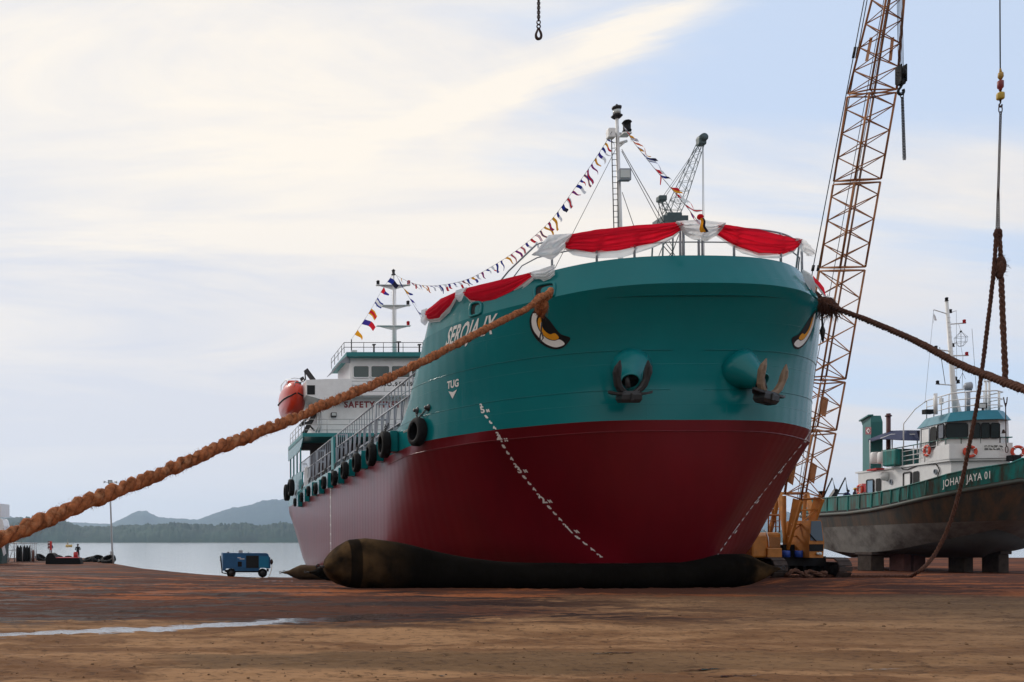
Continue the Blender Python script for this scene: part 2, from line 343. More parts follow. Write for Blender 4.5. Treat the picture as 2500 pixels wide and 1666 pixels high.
def stream_mask(x, y):
    ys_ = np.interp(x, _SXs, _SY)+(fbm(np.asarray(x)*.9, 3.3, 77)-.47)*.5; w = np.interp(x, [_SXs[0], _SXs[-4], _SXs[-1]], [.44, .40, .34])*(.15+1.5*fbm(np.asarray(x)*.8, 7.7, 41))*(.45+1.2*fbm(np.asarray(x)*4.5, y*5.0, 43))
    return np.exp(-((y-ys_)/np.maximum(w, .03))**2)*(1-sstep(_SXs[-1]-.3, _SXs[-1]+.4, x))
def ground_z(x, y, rough=True):
    x = np.asarray(x, float); y = np.asarray(y, float)
    slip = -.030*np.clip(y-29, 0, 60); left = -.42*sstep(29, 75, y)-.0*x; right = -.40*sstep(36, 58, y)
    wl = 1-sstep(-4.5, 10, x); wr = sstep(23.2, 25.0, x)
    wl = wl*sstep(40, 70, y)+(1-sstep(40, 70, y))*(1-sstep(-14, 6, x))
    z = slip*(1-wl)*(1-wr)+left*wl*(1-wr)+right*wr
    sy = np.interp(x, [p[0] for p in SHORE], [p[1] for p in SHORE])
    z = z-np.clip(y-sy, 0, 20)*.22
    d_s = (y-np.interp(x, _SXs, _SY))*np.ones_like(x); fl = np.exp(-(d_s/1.3)**4)*(1-sstep(_SXs[-1]-.3, _SXs[-1]+.4, x))
    if rough:
        near = (1-sstep(30, 70, y))*(1-.985*fl)
        z = z+(fbm(x*.10+3, y*.55, 5)-.47)*.16*near+(fbm(x*.45, y*1.7, 9)-.47)*.075*near+(fbm(x*2.0, y*3.6, 19, 4)-.44)*.045*near+np.clip(fbm(x*4.0, y*5.5, 29, 3)-.52, 0, 1)*.11*near
    return z-.035*stream_mask(x, y)+(fbm(x*2.4, y*7.0, 91, 3)-.44)*.060*fl*np.ones_like(z)
def earth_material():
    m = bpy.data.materials.new('yard earth'); m.use_nodes = True; nt = m.node_tree; N = nt.nodes; L = nt.links; b = N['Principled BSDF']
    tc = N.new('ShaderNodeTexCoord'); sep = N.new('ShaderNodeSeparateXYZ'); L.new(tc.outputs['Object'], sep.inputs[0])
    def noise(sc, stretch, det=6, rough=.6, off=(0, 0, 0), dist=0):
        mp = N.new('ShaderNodeMapping'); mp.inputs['Scale'].default_value = stretch; mp.inputs['Location'].default_value = off; L.new(tc.outputs['Object'], mp.inputs[0])
        n = N.new('ShaderNodeTexNoise'); n.inputs['Scale'].default_value = sc; n.inputs['Detail'].default_value = det; n.inputs['Roughness'].default_value = rough; n.inputs['Distortion'].default_value = dist
        L.new(mp.outputs[0], n.inputs['Vector']); return n.outputs['Fac']
    def mth(op, a, b_):
        q = N.new('ShaderNodeMath'); q.operation = op
        for i, x in enumerate((a, b_)):
            if isinstance(x, (int, float)): q.inputs[i].default_value = x
            else: L.new(x, q.inputs[i])
        return q.outputs[0]
    def rng_(x, a, b_, c=0, d=1):
        q = N.new('ShaderNodeMapRange'); q.interpolation_type = 'SMOOTHSTEP'
        for k, v_ in zip(('From Min', 'From Max', 'To Min', 'To Max'), (a, b_, c, d)): q.inputs[k].default_value = v_
        L.new(x, q.inputs['Value']); return q.outputs[0]
    def mix(f, a, c):
        q = N.new('ShaderNodeMix'); q.data_type = 'RGBA'; L.new(f, q.inputs['Factor'])
        for k, x in (('A', a), ('B', c)):
            if isinstance(x, tuple): q.inputs[k].default_value = (*x, 1)
            else: L.new(x, q.inputs[k])
        return q.outputs['Result']
    nw = noise(.35, (.6, 1, 1), 6, .62, (0, 0, 0), .6); nb = noise(1.0, (.26, .75, 1), 8, .64, (0, 0, 0), .8); nf = noise(7, (.8, 1.3, 1), 8, .70); ns = noise(1.1, (.22, .95, 1), 7, .62, (5, 3, 0), 1.2)
    y = mth('ADD', sep.outputs[1], mth('MULTIPLY', mth('SUBTRACT', nw, .5), 5.0)); x = sep.outputs[0]
    col = mix(rng_(nb, .42, .60), (.165, .083, .041), (.32, .178, .090))
    # greyer, browner to the right
    col = mix(rng_(mth('ADD', x, mth('MULTIPLY', nb, 6)), 9, 22, 0, .75), col, (.18, .112, .064))
    # wide damp tongue in the foreground
    dy = mth('ABSOLUTE', mth('SUBTRACT', sep.outputs[1], 12.0), 0)
    damp = mth('MULTIPLY', rng_(mth('ADD', dy, mth('MULTIPLY', nw, 1.6)), 1.5, 1.9, 1, 0), rng_(mth('ADD', x, mth('MULTIPLY', nw, 2.5)), .6, 1.8))
    damp = mth('MULTIPLY', damp, rng_(x, 5, 11, 1, .2))
    col = mix(mth('MULTIPLY', damp, .85), col, (.135, .080, .042))
    # dark oily red-brown soil beyond the stream on the left and all the way to the slip
    far = mth('MULTIPLY', rng_(y, 17.0, 18.4), rng_(mth('ADD', x, mth('MULTIPLY', nb, 3)), 7.5, 14, 1, 0))
    far = mth('MAXIMUM', far, rng_(mth('ADD', y, mth('MULTIPLY', nb, 9)), 27.5, 32.5))
    col = mix(far, col, (.085, .034, .022))
    strk = mth('MULTIPLY', mth('MULTIPLY', rng_(ns, .47, .56), rng_(y, 15, 18)), rng_(mth('ADD', x, mth('MULTIPLY', nb, 5)), 10, 16, 1, .25))
    col = mix(strk, col, (.026, .013, .012))
    org = mth('MULTIPLY', rng_(noise(1.0, (.16, .7, 1), 6, .6, (9, 1, 0), .8), .50, .60), rng_(y, 23, 26))
    col = mix(mth('MULTIPLY', org, .8), col, (.30, .095, .035))
    col = mix(rng_(nf, .36, .5, .6, 0), col, (.05, .03, .022))
    col = mix(rng_(nf, .60, .74, 0, .55), col, (.36, .22, .12))
    L.new(col, b.inputs['Base Color'])
    wet = mth('MAXIMUM', mth('MULTIPLY', strk, .8), mth('MULTIPLY', damp, .3))
    L.new(rng_(wet, 0, 1, .92, .55), b.inputs['Roughness']); b.inputs['Specular IOR Level'].default_value = .04
    bp = N.new('ShaderNodeBump'); bp.inputs['Strength'].default_value = .7; bp.inputs['Distance'].default_value = .05
    L.new(mth('ADD', mth('MULTIPLY', nb, .7), mth('MULTIPLY', nf, .5)), bp.inputs['Height']); L.new(bp.outputs[0], b.inputs['Normal'])
    return m
ys = np.concatenate([[-90, -50, -25, -12, -4, 1, 4], np.geomspace(7, 60, 620), np.linspace(60.4, 130, 130)])
ss = np.concatenate([np.linspace(-1.6, -.30, 14, endpoint=False), np.linspace(-.30, .86, 620), np.linspace(.88, 2.2, 14)])
Yg, Sg = np.meshgrid(ys, ss, indexing='ij'); Xg = Sg*(np.maximum(Yg, 0)+10); Zg = ground_z(Xg, Yg)
nx = len(ss); b = MB(); b.v = list(map(tuple, np.stack([Xg, Yg, Zg], -1).reshape(-1, 3).tolist()))
b.f = [[j*nx+i, j*nx+i+1, (j+1)*nx+i+1, (j+1)*nx+i] for j in range(len(ys)-1) for i in range(nx-1)]; b.mi = [0]*len(b.f); b.sm = [True]*len(b.f)
tag(b.build('ground', earth_material(), fix=False), 'brown churned shipyard earth sloping to the water', None, kind='structure')
def gz(x, y): return float(ground_z(x, y))
def water_material(name, col, rough, wave, scale, stretch=(1, 1, 1)):
    m = mat(name, col, rough, var=.05, spec=.5); nt = m.node_tree; N = nt.nodes; b = N['Principled BSDF']
    tc = N.new('ShaderNodeTexCoord'); mp = N.new('ShaderNodeMapping'); mp.inputs['Scale'].default_value = stretch; nt.links.new(tc.outputs['Object'], mp.inputs[0])
    n = N.new('ShaderNodeTexNoise'); n.inputs['Scale'].default_value = scale; n.inputs['Detail'].default_value = 5; nt.links.new(mp.outputs[0], n.inputs['Vector'])
    bp = N.new('ShaderNodeBump'); bp.inputs['Strength'].default_value = wave; bp.inputs['Distance'].default_value = .3
    nt.links.new(n.outputs['Fac'], bp.inputs['Height']); nt.links.new(bp.outputs[0], b.inputs['Normal']); return m
b = MB()
yy = [58, 75, 100, 150, 250, 500, 1000, 2000, 4000, 9000]
b.v = [(sx*(y*1.6+60), y, WATER_Z) for y in yy for sx in (-1, -.5, 0, .5, 1)]
b.f = [[j*5+i, j*5+i+1, (j+1)*5+i+1, (j+1)*5+i] for j in range(len(yy)-1) for i in range(4)]; b.mi = [0]*len(b.f); b.sm = [True]*len(b.f)
tag(b.build('water', water_material('estuary water', (.42, .42, .385), .10, .20, .5, (.45, 1, 1)), fix=False), 'pale grey rippled estuary water', None, kind='structure')
# stream and small puddles lying in the ruts
PUD = water_material('puddle water', (.05, .04, .035), .06, .06, 5)
def puddle(u0, u1, path, wid, seed, ragged=1.0):
    us = np.arange(u0, u1, 3.0); L_, R_ = [], []
    for u in us:
        v = interp(u, [p[0] for p in path], [p[1] for p in path]); Y = 3450/(v-VC)
        w = interp(u, [p[0] for p in wid], [p[1] for p in wid])*(max(0, .15+1.9*(fbm(u*.011, 0, seed)-.22))**1.0)
        e = (fbm(u*.06, 3, seed+3)-.47)*.25*ragged; e2 = (fbm(u*.06, 8, seed+4)-.47)*.25*ragged
        L_.append((u, Y-w/2+e*min(1, w*5))); R_.append((u, Y+w/2+e2*min(1, w*5)))
    m = MB()
    pts = []
    for (u, a), (_, c) in zip(L_, R_):
        a, c = min(a, c), max(a, c); x = (u-UC)/FPX
        pts.append([(x*a, a, 0), (x*c, c, 0)])
    for i in range(len(pts)-1):
        q = [pts[i][0], pts[i+1][0], pts[i+1][1], pts[i][1]]; z = [gz(p[0], p[1]) for p in q]
        m.add([(p[0], p[1], zz+.012) for p, zz in zip(q, z)], [(0, 1, 2, 3)], smooth=True)
    return m
b = MB(); xs_ = np.linspace(_SXs[0]-.3, _SXs[-1]+.1, 260)
yc_ = np.interp(xs_, _SXs, _SY)+(fbm(xs_*.9, xs_*0+3.3, 77)-.47)*.5
zc_ = np.linspace(-.015, .002, len(xs_))
for x, y, z in zip(xs_, yc_, zc_): b.v += [(x, y-.6, z), (x, y+.6, z)]
b.f = [[2*i, 2*i+2, 2*i+3, 2*i+1] for i in range(len(xs_)-1)]; b.mi = [0]*len(b.f); b.sm = [True]*len(b.f)
tag(b.build('stream', PUD, fix=False), 'thin bright stream of water in a rut of the earth', None, kind='structure')
for k, (u0, u1, v, w) in enumerate(((1630, 1860, 1650, .10), (1640, 1790, 1629, .05), (2100, 2200, 1627, .04), (620, 745, 1393.5, .25), (690, 760, 1412, .5), (1430, 1600, 1593, .05), (1050, 1090, 1646, .06))):
    b = puddle(u0, u1, [(u0, v+3), (u1, v)], [(u0, 0), ((u0+u1)/2, w*1.6), (u1, 0)], 60+k)
    tag(b.build('puddle', PUD, fix=False), 'small bright puddle on the earth', None, kind='structure')
def ridge(name, Y0, depth, prof, m, rows=14, du=4, seed=1, amp=.12, fine=0, u0=-900, u1=3600):
    us = np.arange(u0, u1, du); hv = np.interp(us, [p[0] for p in prof], [p[1] for p in prof]); b = MB(); n = len(us)
    for r in range(rows):
        t = r/(rows-1); Y = Y0+depth*t; sh = math.sin(math.pi*min(1, t*1.02)) if r < rows-1 else 0
        nz = (fbm(us*.02, r*.9, seed)-.47)*2*amp+(fbm(us*.12, r*1.7, seed+7)-.47)*fine
        z = (EYE+(VC-hv)/FPX*Y0-WATER_Z)*max(0, sh)**.7*(1+nz*(0 if r in (0, rows-1) else 1))+WATER_Z-(.5 if r in (0, rows-1) else 0)
        for u, zz in zip(us, z): b.v.append((float((u-UC)/FPX*Y), Y, float(zz)))
    b.f = [[j*n+i, j*n+i+1, (j+1)*n+i+1, (j+1)*n+i] for j in range(rows-1) for i in range(n-1)]; b.mi = [0]*len(b.f); b.sm = [True]*len(b.f)
    return b.build(name, m, fix=False)
def foliage(name, a, c, sc):
    m = mat(name, a, .9, var=.5, scale=sc, spec=.1, dirt=(c, .35, sc*2.5, (1, 1, 1))); return m
FOL = foliage('mangrove foliage', (.022, .045, .026), (.05, .075, .03), .012); FOL2 = foliage('hill forest', (.02, .035, .025), (.04, .055, .03), .006)
o = ridge('forest', 2300, 500, [(-900, 1270), (0, 1288), (60, 1262), (140, 1262), (200, 1285), (330, 1280), (420, 1274), (520, 1281), (600, 1275), (640, 1284), (685, 1273), (760, 1280), (1100, 1286), (1900, 1296), (2300, 1290), (3600, 1295)], FOL, rows=26, du=1.6, seed=3, amp=.14, fine=.55, u0=-700, u1=3000)
tag(o, 'dark green mangrove forest along the far shore', 'forest', kind='stuff')
o = ridge('hills', 6500, 1800, [(-900, 1250), (-200, 1255), (0, 1247), (60, 1262), (170, 1270), (270, 1274), (330, 1240), (355, 1237), (385, 1255), (480, 1263), (560, 1232), (640, 1211), (700, 1204), (780, 1215), (900, 1235), (1200, 1262), (1900, 1235), (2060, 1278), (2600, 1290), (3600, 1295)], FOL2, seed=17, amp=.06, fine=.10, du=4, rows=16)
tag(o, 'hazy blue forested hills beyond the estuary', None, kind='structure')
o = ridge('hills', 3000, 500, [(-900, 1262), (-300, 1256), (0, 1263), (52, 1258), (110, 1276), (190, 1301), (260, 1306), (3600, 1312)], FOL2, seed=27, amp=.06, fine=.14, du=3, rows=14)
tag(o, 'nearer blue-green forested headland', None, kind='structure')
# ------------------------------------------------------------------ the big ship : pose and hull shape
SX, SY, SZ, PITCH = 16.0, 26.92, EYE-.6, .03
SHIP = thing('cargo_ship', 'big teal and red cargo ship with painted eyes on its bow', 'ship', (SX, SY, SZ), (-PITCH, 0, 0))
SM = Matrix.Translation((SX, SY, SZ)) @ Matrix.Rotation(-PITCH, 4, 'X'); SI = SM.inverted()
def sloc(p): return SI @ V(p)
def sray(u, v): o = SI @ V((0, 0, EYE)); return o, ((SI @ P(u, v, 10))-o).normalized()
def s_b(u, v, bb): o, d = sray(u, v); return o+d*((bb-o.x)/d.x)
def s_d(u, v, dd): o, d = sray(u, v); return o+d*((dd-o.y)/d.y)
def s_z(u, v, z): o, d = sray(u, v); return o+d*((z-o.z)/d.z)
LEV = {0.0: [(0, 3.2), (1.0, 3.25), (1.9, 3.8), (3.7, 5.9), (5.6, 8.8), (6.9, 12)],
       .5: [(0, 2.95), (1.2, 3.1), (2.3, 3.95), (4.25, 5.9), (5.95, 8.7), (7, 11.8)],
       1.0: [(0, 2.75), (1.4, 2.95), (2.64, 4.04), (4.6, 5.9), (6.15, 8.6), (7, 11.5)],
       2.0: [(0, 2.4), (1.9, 2.7), (3.5, 4.2), (5.15, 5.8), (6.45, 8.4), (7, 11.3)],
       3.0: [(0, 2.1), (2.3, 2.5), (4.3, 4.2), (5.65, 5.75), (6.65, 8.2), (7, 11)],
       4.05: [(0, 1.9), (2.6, 2.2), (4.85, 3.8), (5.9, 5.1), (6.85, 7.6), (7, 11)],
       4.38: [(0, 1.85), (2.6, 2.08), (4.65, 3.4), (5.75, 4.75), (6.8, 7.0), (7, 11)],
       5.5: [(0, 1.86), (2.5, 2.05), (4.4, 3.05), (5.65, 4.5), (6.75, 7.0), (7, 11)],
       6.3: [(0, 1.78), (2.45, 1.95), (4.3, 2.85), (5.68, 4.4), (6.7, 6.9), (7, 11)],
       6.9: [(0, 1.62), (2.4, 1.8), (4.2, 2.62), (5.72, 4.3), (6.65, 6.8), (7, 11)],
       7.6: [(0, 1.30), (2.35, 1.47), (4.1, 2.3), (5.75, 4.25), (6.55, 6.7), (7, 11)],
       8.2: [(0, .88), (2.3, 1.05), (4.0, 1.93), (5.75, 4.2), (6.5, 6.6), (7, 11)],
       9.15: [(0, 1.26), (2.2, 1.45), (3.80, 2.3), (5.55, 4.35), (6.4, 6.7), (7, 11)]}
LZ = sorted(LEV)
_hc = {}
def hull_ctrl(z):
    k = round(z, 3)
    if k not in _hc: _hc[k] = hull_ctrl_(k)
    return _hc[k]
def hull_ctrl_(z):
    return [(float(np.interp(z, LZ, [LEV[k][i][0] for k in LZ])), float(np.interp(z, LZ, [LEV[k][i][1] for k in LZ]))) for i in range(6)]
def H(t, z):
    """half-hull: t 0 at the stem .. 5 where the straight side begins"""
    c = hull_ctrl(z); c = [(-c[1][0], c[1][1])]+c+[(c[5][0], c[5][1]+3.5)]
    t = min(max(t, 0), 4.9999); i = int(t); f = t-i; p = [np.array(c[i+k]) for k in range(4)]
    q = .5*((2*p[1])+(-p[0]+p[2])*f+(2*p[0]-5*p[1]+4*p[2]-p[3])*f*f+(-p[0]+3*p[1]-3*p[2]+p[3])*f**3)
    return float(q[0]), float(q[1])
def hull_n(t, z, side=-1):
    a, b_ = H(min(t+.05, 4.99), z), H(max(t-.05, 0), z); tx, ty = a[0]-b_[0], a[1]-b_[1]; n = V((ty, -tx, 0)).normalized(); return V((n.x*side, n.y, 0)) if True else n
def d_end(z): return interp(z, [0, .3, 3, 3.9, 4.3, 9], [35, 35.5, 40.6, 42.7, 43.1, 43.1])
def ztop(d): return interp(d, [0, 6.85, 6.95, 7.2, 7.5, 8.1, 8.45, 8.8, 9.3, 10, 11.5], [9.15, 9.15, 8.75, 8.2, 7.6, 6.4, 5.9, 5.6, 5.32, 5.22, 5.2])
T_S = np.concatenate([np.linspace(0, 5, 61)])
def sheer(bb, z): return .13*max(0, 1-(abs(bb)/4.2)**2)*float(np.interp(z, [6.0, 8.2], [0, 1]))
def hull_rings(zs, clip):
    rows = []
    for z in zs:
        half = [H(t, z) for t in T_S]; b5 = half[-1][0]; de = d_end(z)
        d0 = half[-1][1]
        half += [(b5+(7.0-b5 if z > .5 else 0)*min(1, (d-d0)/3), d) for d in np.linspace(d0, de-1.0, 22)[1:]]
        half += [(b5-.25, de-.35), (b5-.9, de)]
        pts = []
        for (bb, d) in half: pts.append((bb, d, (min(z, ztop(d)) if clip else z)+sheer(bb, z)))
        row = [(-x, d, z_) for x, d, z_ in pts[::-1]]+[p for p in pts[1:]]
        rows.append(row)
    return rows
ZB = [0, .1, .3, .6, 1, 1.5, 2, 2.5, 3, 3.4, 3.8, 4.05]; ZC = [4.05, 4.2, 4.38]
ZT = [4.38, 4.8, 5.0, 5.2, 5.35, 5.5, 5.7, 5.95, 6.2, 6.5, 6.9, 7.3, 7.7, 8.0, 8.2]; ZW = [8.2, 8.5, 8.8, 9.15]
def hull_mesh(name, zsets, m, clip):
    b = MB()
    for zs in zsets:
        rows = hull_rings(zs, clip); n = len(rows[0])
        o = len(b.v)
        for r in rows: b.v += r
        for i in range(len(rows)-1):
            for k in range(n-1):
                q = [i*n+k, i*n+k+1, (i+1)*n+k+1, (i+1)*n+k]
                if clip and rows[i][k][2] < zs[i]-1e-4 and rows[i][k+1][2] < zs[i]-1e-4: continue
                b.f.append([o+x for x in q]); b.mi.append(0); b.sm.append(True)
            if clip and rows[i][0][2] < zs[i]-1e-4: continue
            b.f.append([o+i*n+n-1, o+i*n, o+(i+1)*n, o+(i+1)*n+n-1]); b.mi.append(0); b.sm.append(False)
    if not clip:
        r0 = hull_rings([0], False)[0]; n = len(r0); o = len(b.v); b.v += r0
        for k in range(n//2): b.f.append([o+k, o+k+1, o+n-2-k, o+n-1-k]); b.mi.append(0); b.sm.append(False)
    used = sorted({i for f in b.f for i in f}); mp = {i: k for k, i in enumerate(used)}; b.v = [b.v[i] for i in used]; b.f = [[mp[i] for i in f] for f in b.f]
    return b.build(name, m, SHIP)
hb = hull_mesh('hull_bottom', [ZB, ZC], M['red'], False); hb['label'] = 'dull red painted underwater hull'
ht = hull_mesh('hull', [ZT], M['teal'], True); ht['label'] = 'teal painted hull side'
hw = hull_mesh('bulwark', [ZW], M['teal'], True); hw['label'] = 'light teal bulwark band round the bow'
# ray target for marks painted on the plating
bv, bf = [], []
for zs in (ZB, ZC, ZT, ZW):
    rows = hull_rings(zs, False); n = len(rows[0]); o = len(bv)
    for r in rows: bv += [V(p) for p in r]
    for i in range(len(rows)-1):
        for k in range(n-1): bf.append((o+i*n+k, o+i*n+k+1, o+(i+1)*n+k+1, o+(i+1)*n+k))
BVH = BVHTree.FromPolygons(bv, bf)
def on_hull(u, v, off=.012):
    o, d = sray(u, v); h, n, i, ds = BVH.ray_cast(o, d)
    if h is None: h, n, i, ds = BVH.find_nearest(o+d*32)
    if n.dot(d) > 0: n = -n
    return h+n*off
def arc_table(z, side):
    ts = np.linspace(0, 4.999, 90); pts = [H(t, z) for t in ts]; s = [0]
    for i in range(1, len(pts)): s.append(s[-1]+math.hypot(pts[i][0]-pts[i-1][0], pts[i][1]-pts[i-1][1]))
    return ts, s
def hull_at(arc, z, side, off):
    z = round(z*50)/50 if False else z; ts, s = arc_table_c(round(z, 2)); t = interp(arc, s, ts); bb, d = H(t, z); n = hull_n(t, z, 1)
    # add slope of the plating
    b2, d2 = H(t, z+.05); up = V((b2-bb, d2-d, .05)); n = (n-up*(n.dot(up)/up.length_squared)).normalized()
    p = V((bb, d, z))+n*off; return V((p.x*side, p.y, p.z))
_ac = {}
def arc_table_c(z):
    if z not in _ac: _ac[z] = arc_table(z, 1)
    return _ac[z]
def text2d(s, h, bold=0.0, width=1.0, align='LEFT', spacing=1.0):
    cu = bpy.data.curves.new('t', 'FONT'); cu.body = s; cu.size = h/.72; cu.align_x = align; cu.resolution_u = 3; cu.offset = bold; cu.space_character = spacing
    o = bpy.data.objects.new('t', cu); COL.objects.link(o); dg = bpy.context.evaluated_depsgraph_get(); me = o.evaluated_get(dg).to_mesh()
    vs = [(v.co.x*width, v.co.y) for v in me.vertices]; fs = [tuple(p.vertices) for p in me.polygons]
    o.evaluated_get(dg).to_mesh_clear(); bpy.data.objects.remove(o); bpy.data.curves.remove(cu); return vs, fs
def cut2d(vs, fs, step):
    bm = bmesh.new(); q = [bm.verts.new((x, y, 0)) for x, y in vs]
    for f in fs:
        try: bm.faces.new([q[i] for i in f])
        except ValueError: pass
    xs = [v[0] for v in vs]; ysv = [v[1] for v in vs]
    for ax, lo, hi in ((0, min(xs), max(xs)), (1, min(ysv), max(ysv))):
        c = lo+step
        while c < hi:
            bmesh.ops.bisect_plane(bm, geom=bm.verts[:]+bm.edges[:]+bm.faces[:], plane_co=(c if ax == 0 else 0, c if ax else 0, 0), plane_no=(1, 0, 0) if ax == 0 else (0, 1, 0)); c += step
    bm.verts.ensure_lookup_table(); bm.verts.index_update()
    r = [(v.co.x, v.co.y) for v in bm.verts], [tuple(v.index for v in f.verts) for f in bm.faces]; bm.free(); return r
def decal(name, vs, fs, fn, m, parent=SHIP, step=None):
    if step: vs, fs = cut2d(vs, fs, step)
    b = MB(); b.add([fn(x, y) for x, y in vs], fs); return b.build(name, m, parent, fix=False)
def poly2d(pts): return pts, [tuple(t) for t in tessellate_polygon([[V((x, y, 0)) for x, y in pts]])]
def smooth_poly(pts, k=6, closed=True):
    n = len(pts); out = []
    for i in range(n if closed else n-1):
        p = [np.array(pts[(i+j) % n] if closed else pts[min(max(i+j, 0), n-1)]) for j in (-1, 0, 1, 2)]
        for s_ in range(k):
            f = s_/k; q = .5*((2*p[1])+(-p[0]+p[2])*f+(2*p[0]-5*p[1]+4*p[2]-p[3])*f*f+(-p[0]+3*p[1]-3*p[2]+p[3])*f**3); out.append((float(q[0]), float(q[1])))
    if not closed: out.append(tuple(pts[-1]))
    return out

# ------------------------------------------------------------------ ship : decks, seams, marks
def S3(p): return SM @ V(p)
def zv(v, d): return s_d(1000, v, d).z                  # ship height that shows at pixel row v, d metres aft
def xu(u, d): return s_d(u, 1000, d).x
b = MB(); fd = [H(t, 8.0) for t in np.linspace(0, 4.1, 30)]
b.add([(-x+.03 if x else 0, d+.03, 8.0) for x, d in fd[::-1]]+[(x-.03, d+.03, 8.0) for x, d in fd[1:]], [tuple(range(59))])
b.box((0, 7.3, 6.5), (12.9, .08, 3.0)); b.build('forecastle_deck', M['teal_flat'], SHIP)
b = MB(); b.box((0, 24.6, 5.02), (13.9, 34.6, .08)); b.build('main_deck', mat('deck paint', (.10, .13, .12), .6), SHIP)
for z in (5.32, 6.52):
    b = MB(); pts = [V((x, d, z)) for x, d in [H(t, z) for t in np.linspace(.2, 4.9, 60)]]
    for s in (-1, 1): b.tube([V((p.x*s, p.y-.004, p.z)) for p in pts], .011, 5, caps=False)
    b.build('weld_seam', M['teal'], SHIP)
b = MB()
for s in (-1, 1): b.tube([V((x*s, d, 4.05)) for x, d in [H(t, 4.05) for t in np.linspace(0, 4.99, 60)]], .02, 6, caps=False)
b.build('chine_bar', M['red'], SHIP)
# ship name along the flare, reading towards the bow
vs, fs = text2d('SEROJA IX', .60, .022, .92, spacing=1.06); wtx = max(x for x, y in vs)
_ao = {}
def arc_of(bx, z):
    z = round(z, 2); ts, s = arc_table_c(z)
    if z not in _ao: _ao[z] = [H(t, z)[0] for t in ts]
    return interp(bx, _ao[z], s)
A0 = None
pL = on_hull(1087, 847, 0); pR = on_hull(1202, 814, 0); a0 = arc_of(abs(pL.x), round(pL.z, 1)); a1 = arc_of(abs(pR.x), round(pR.z, 1))
if a0-a1 < .5: a0, a1 = a1+3.1, a1
zt0, zt1 = pL.z, pR.z; print('name', tuple(pL), tuple(pR), a0, a1)
decal('name_lettering', vs, fs, lambda x, y: hull_at(a0+(a1-a0)*x/wtx, round(lerp(zt0, zt1, x/wtx)+y, 3), -1, .014), M['decal_white'], step=.3)
# TUG mark with arrow
pT = on_hull(1106, 950, 0); aT = arc_of(abs(pT.x), pT.z)
vs, fs = text2d('TUG', .25, .012, .78, 'CENTER')
decal('tug_mark', [(x, y+.05) for x, y in vs]+[(-.2, -.05), (0, -.33), (.2, -.05), (0, -.11)], fs+[(len(vs), len(vs)+1, len(vs)+3), (len(vs)+1, len(vs)+2, len(vs)+3)], lambda x, y: hull_at(aT-x, round(pT.z+y, 3), -1, .014), M['decal_white'], step=.2)
# draft marks : figures every 20 cm, metre figures larger with an M, up both bows
def mark_arc(z): return arc_of(interp(z, [.2, 1, 2, 3, 4, 5, 5.5], [1.85, 2.64, 3.46, 4.26, 4.98, 5.45, 5.55]), z)
for side in (-1, 1):
    allv, allf = [], []
    for k in range(1, 27):
        z = .2*k; mtr = k % 5 == 0; s = str(k//5) if mtr else str((2*k) % 10)
        if side == 1 and z > 4.3: continue
        items = [(s, .22 if mtr else .11, 0.0)]+([('M', .09, .19)] if mtr else [])
        for st, h, dx in items:
            vs, fs = text2d(st, h, .010, 1.15, 'CENTER')
            for x, y in vs:
                zz = round(z+y, 3); allv.append(hull_at(max(.05, mark_arc(z+y)-(x+dx)*(-side)*(-1 if side == 1 else 1)), zz, side, .014) if False else hull_at(max(.05, mark_arc(z+y)+(x+dx)*side), zz, side, .014))
            allf += [tuple(i+len(allv)-len(vs) for i in f) for f in fs]
    b = MB(); b.add(allv, allf); b.build('draft_marks', M['decal_white'], SHIP, fix=False)
# midship load marks on the flat side
b = MB()
for k in range(34):
    z = 4.3-k*.125; h = .075 if k % 4 else .105
    b.add([(-7.012, 24.3, z), (-7.012, 24.5 if k % 4 else 24.62, z), (-7.012, 24.5 if k % 4 else 24.62, z-h), (-7.012, 24.3, z-h)], [(0, 1, 2, 3)])
b.build('load_marks', M['decal_white'], SHIP, fix=False)
# painted eyes, traced on the plating and mirrored
def z3(p): return (1000+p[0]/3.92, 500+p[1]/3.92)
EYE_OUT = [(1190, 1015), (1160, 1060), (1148, 1120), (1163, 1200), (1212, 1285), (1290, 1350), (1375, 1382), (1450, 1376), (1502, 1340), (1537, 1274), (1450, 1240), (1395, 1180), (1345, 1112), (1300, 1068), (1255, 1035), (1215, 1015)]
EYE_WHT = [(1185, 1040), (1168, 1110), (1182, 1190), (1230, 1262), (1300, 1330), (1385, 1364), (1450, 1355), (1484, 1330), (1437, 1290), (1385, 1302), (1320, 1285), (1262, 1232), (1226, 1170), (1214, 1105), (1226, 1055)]
EYE_YEL = [(1238, 1085), (1228, 1130), (1244, 1190), (1290, 1255), (1345, 1288), (1395, 1294), (1430, 1272), (1392, 1230), (1345, 1240), (1300, 1212), (1272, 1170), (1262, 1110), (1258, 1080)]
for side in (-1, 1):
    b = MB()
    for i, (pl, mi) in enumerate(((EYE_OUT, 0), (EYE_WHT, 1), (EYE_YEL, 2))):
        q = smooth_poly(pl, 4); vs, fs = poly2d(q); vs, fs = cut2d(vs, fs, 40)
        pts = [on_hull(*z3(p), off=.010+.005*i) for p in vs]
        b.add([(p.x*(-side), p.y, p.z) for p in pts], fs, mi)
    b.build('painted_eye', [M['black'], M['decal_white'], M['yellow_eye']], SHIP, fix=False)
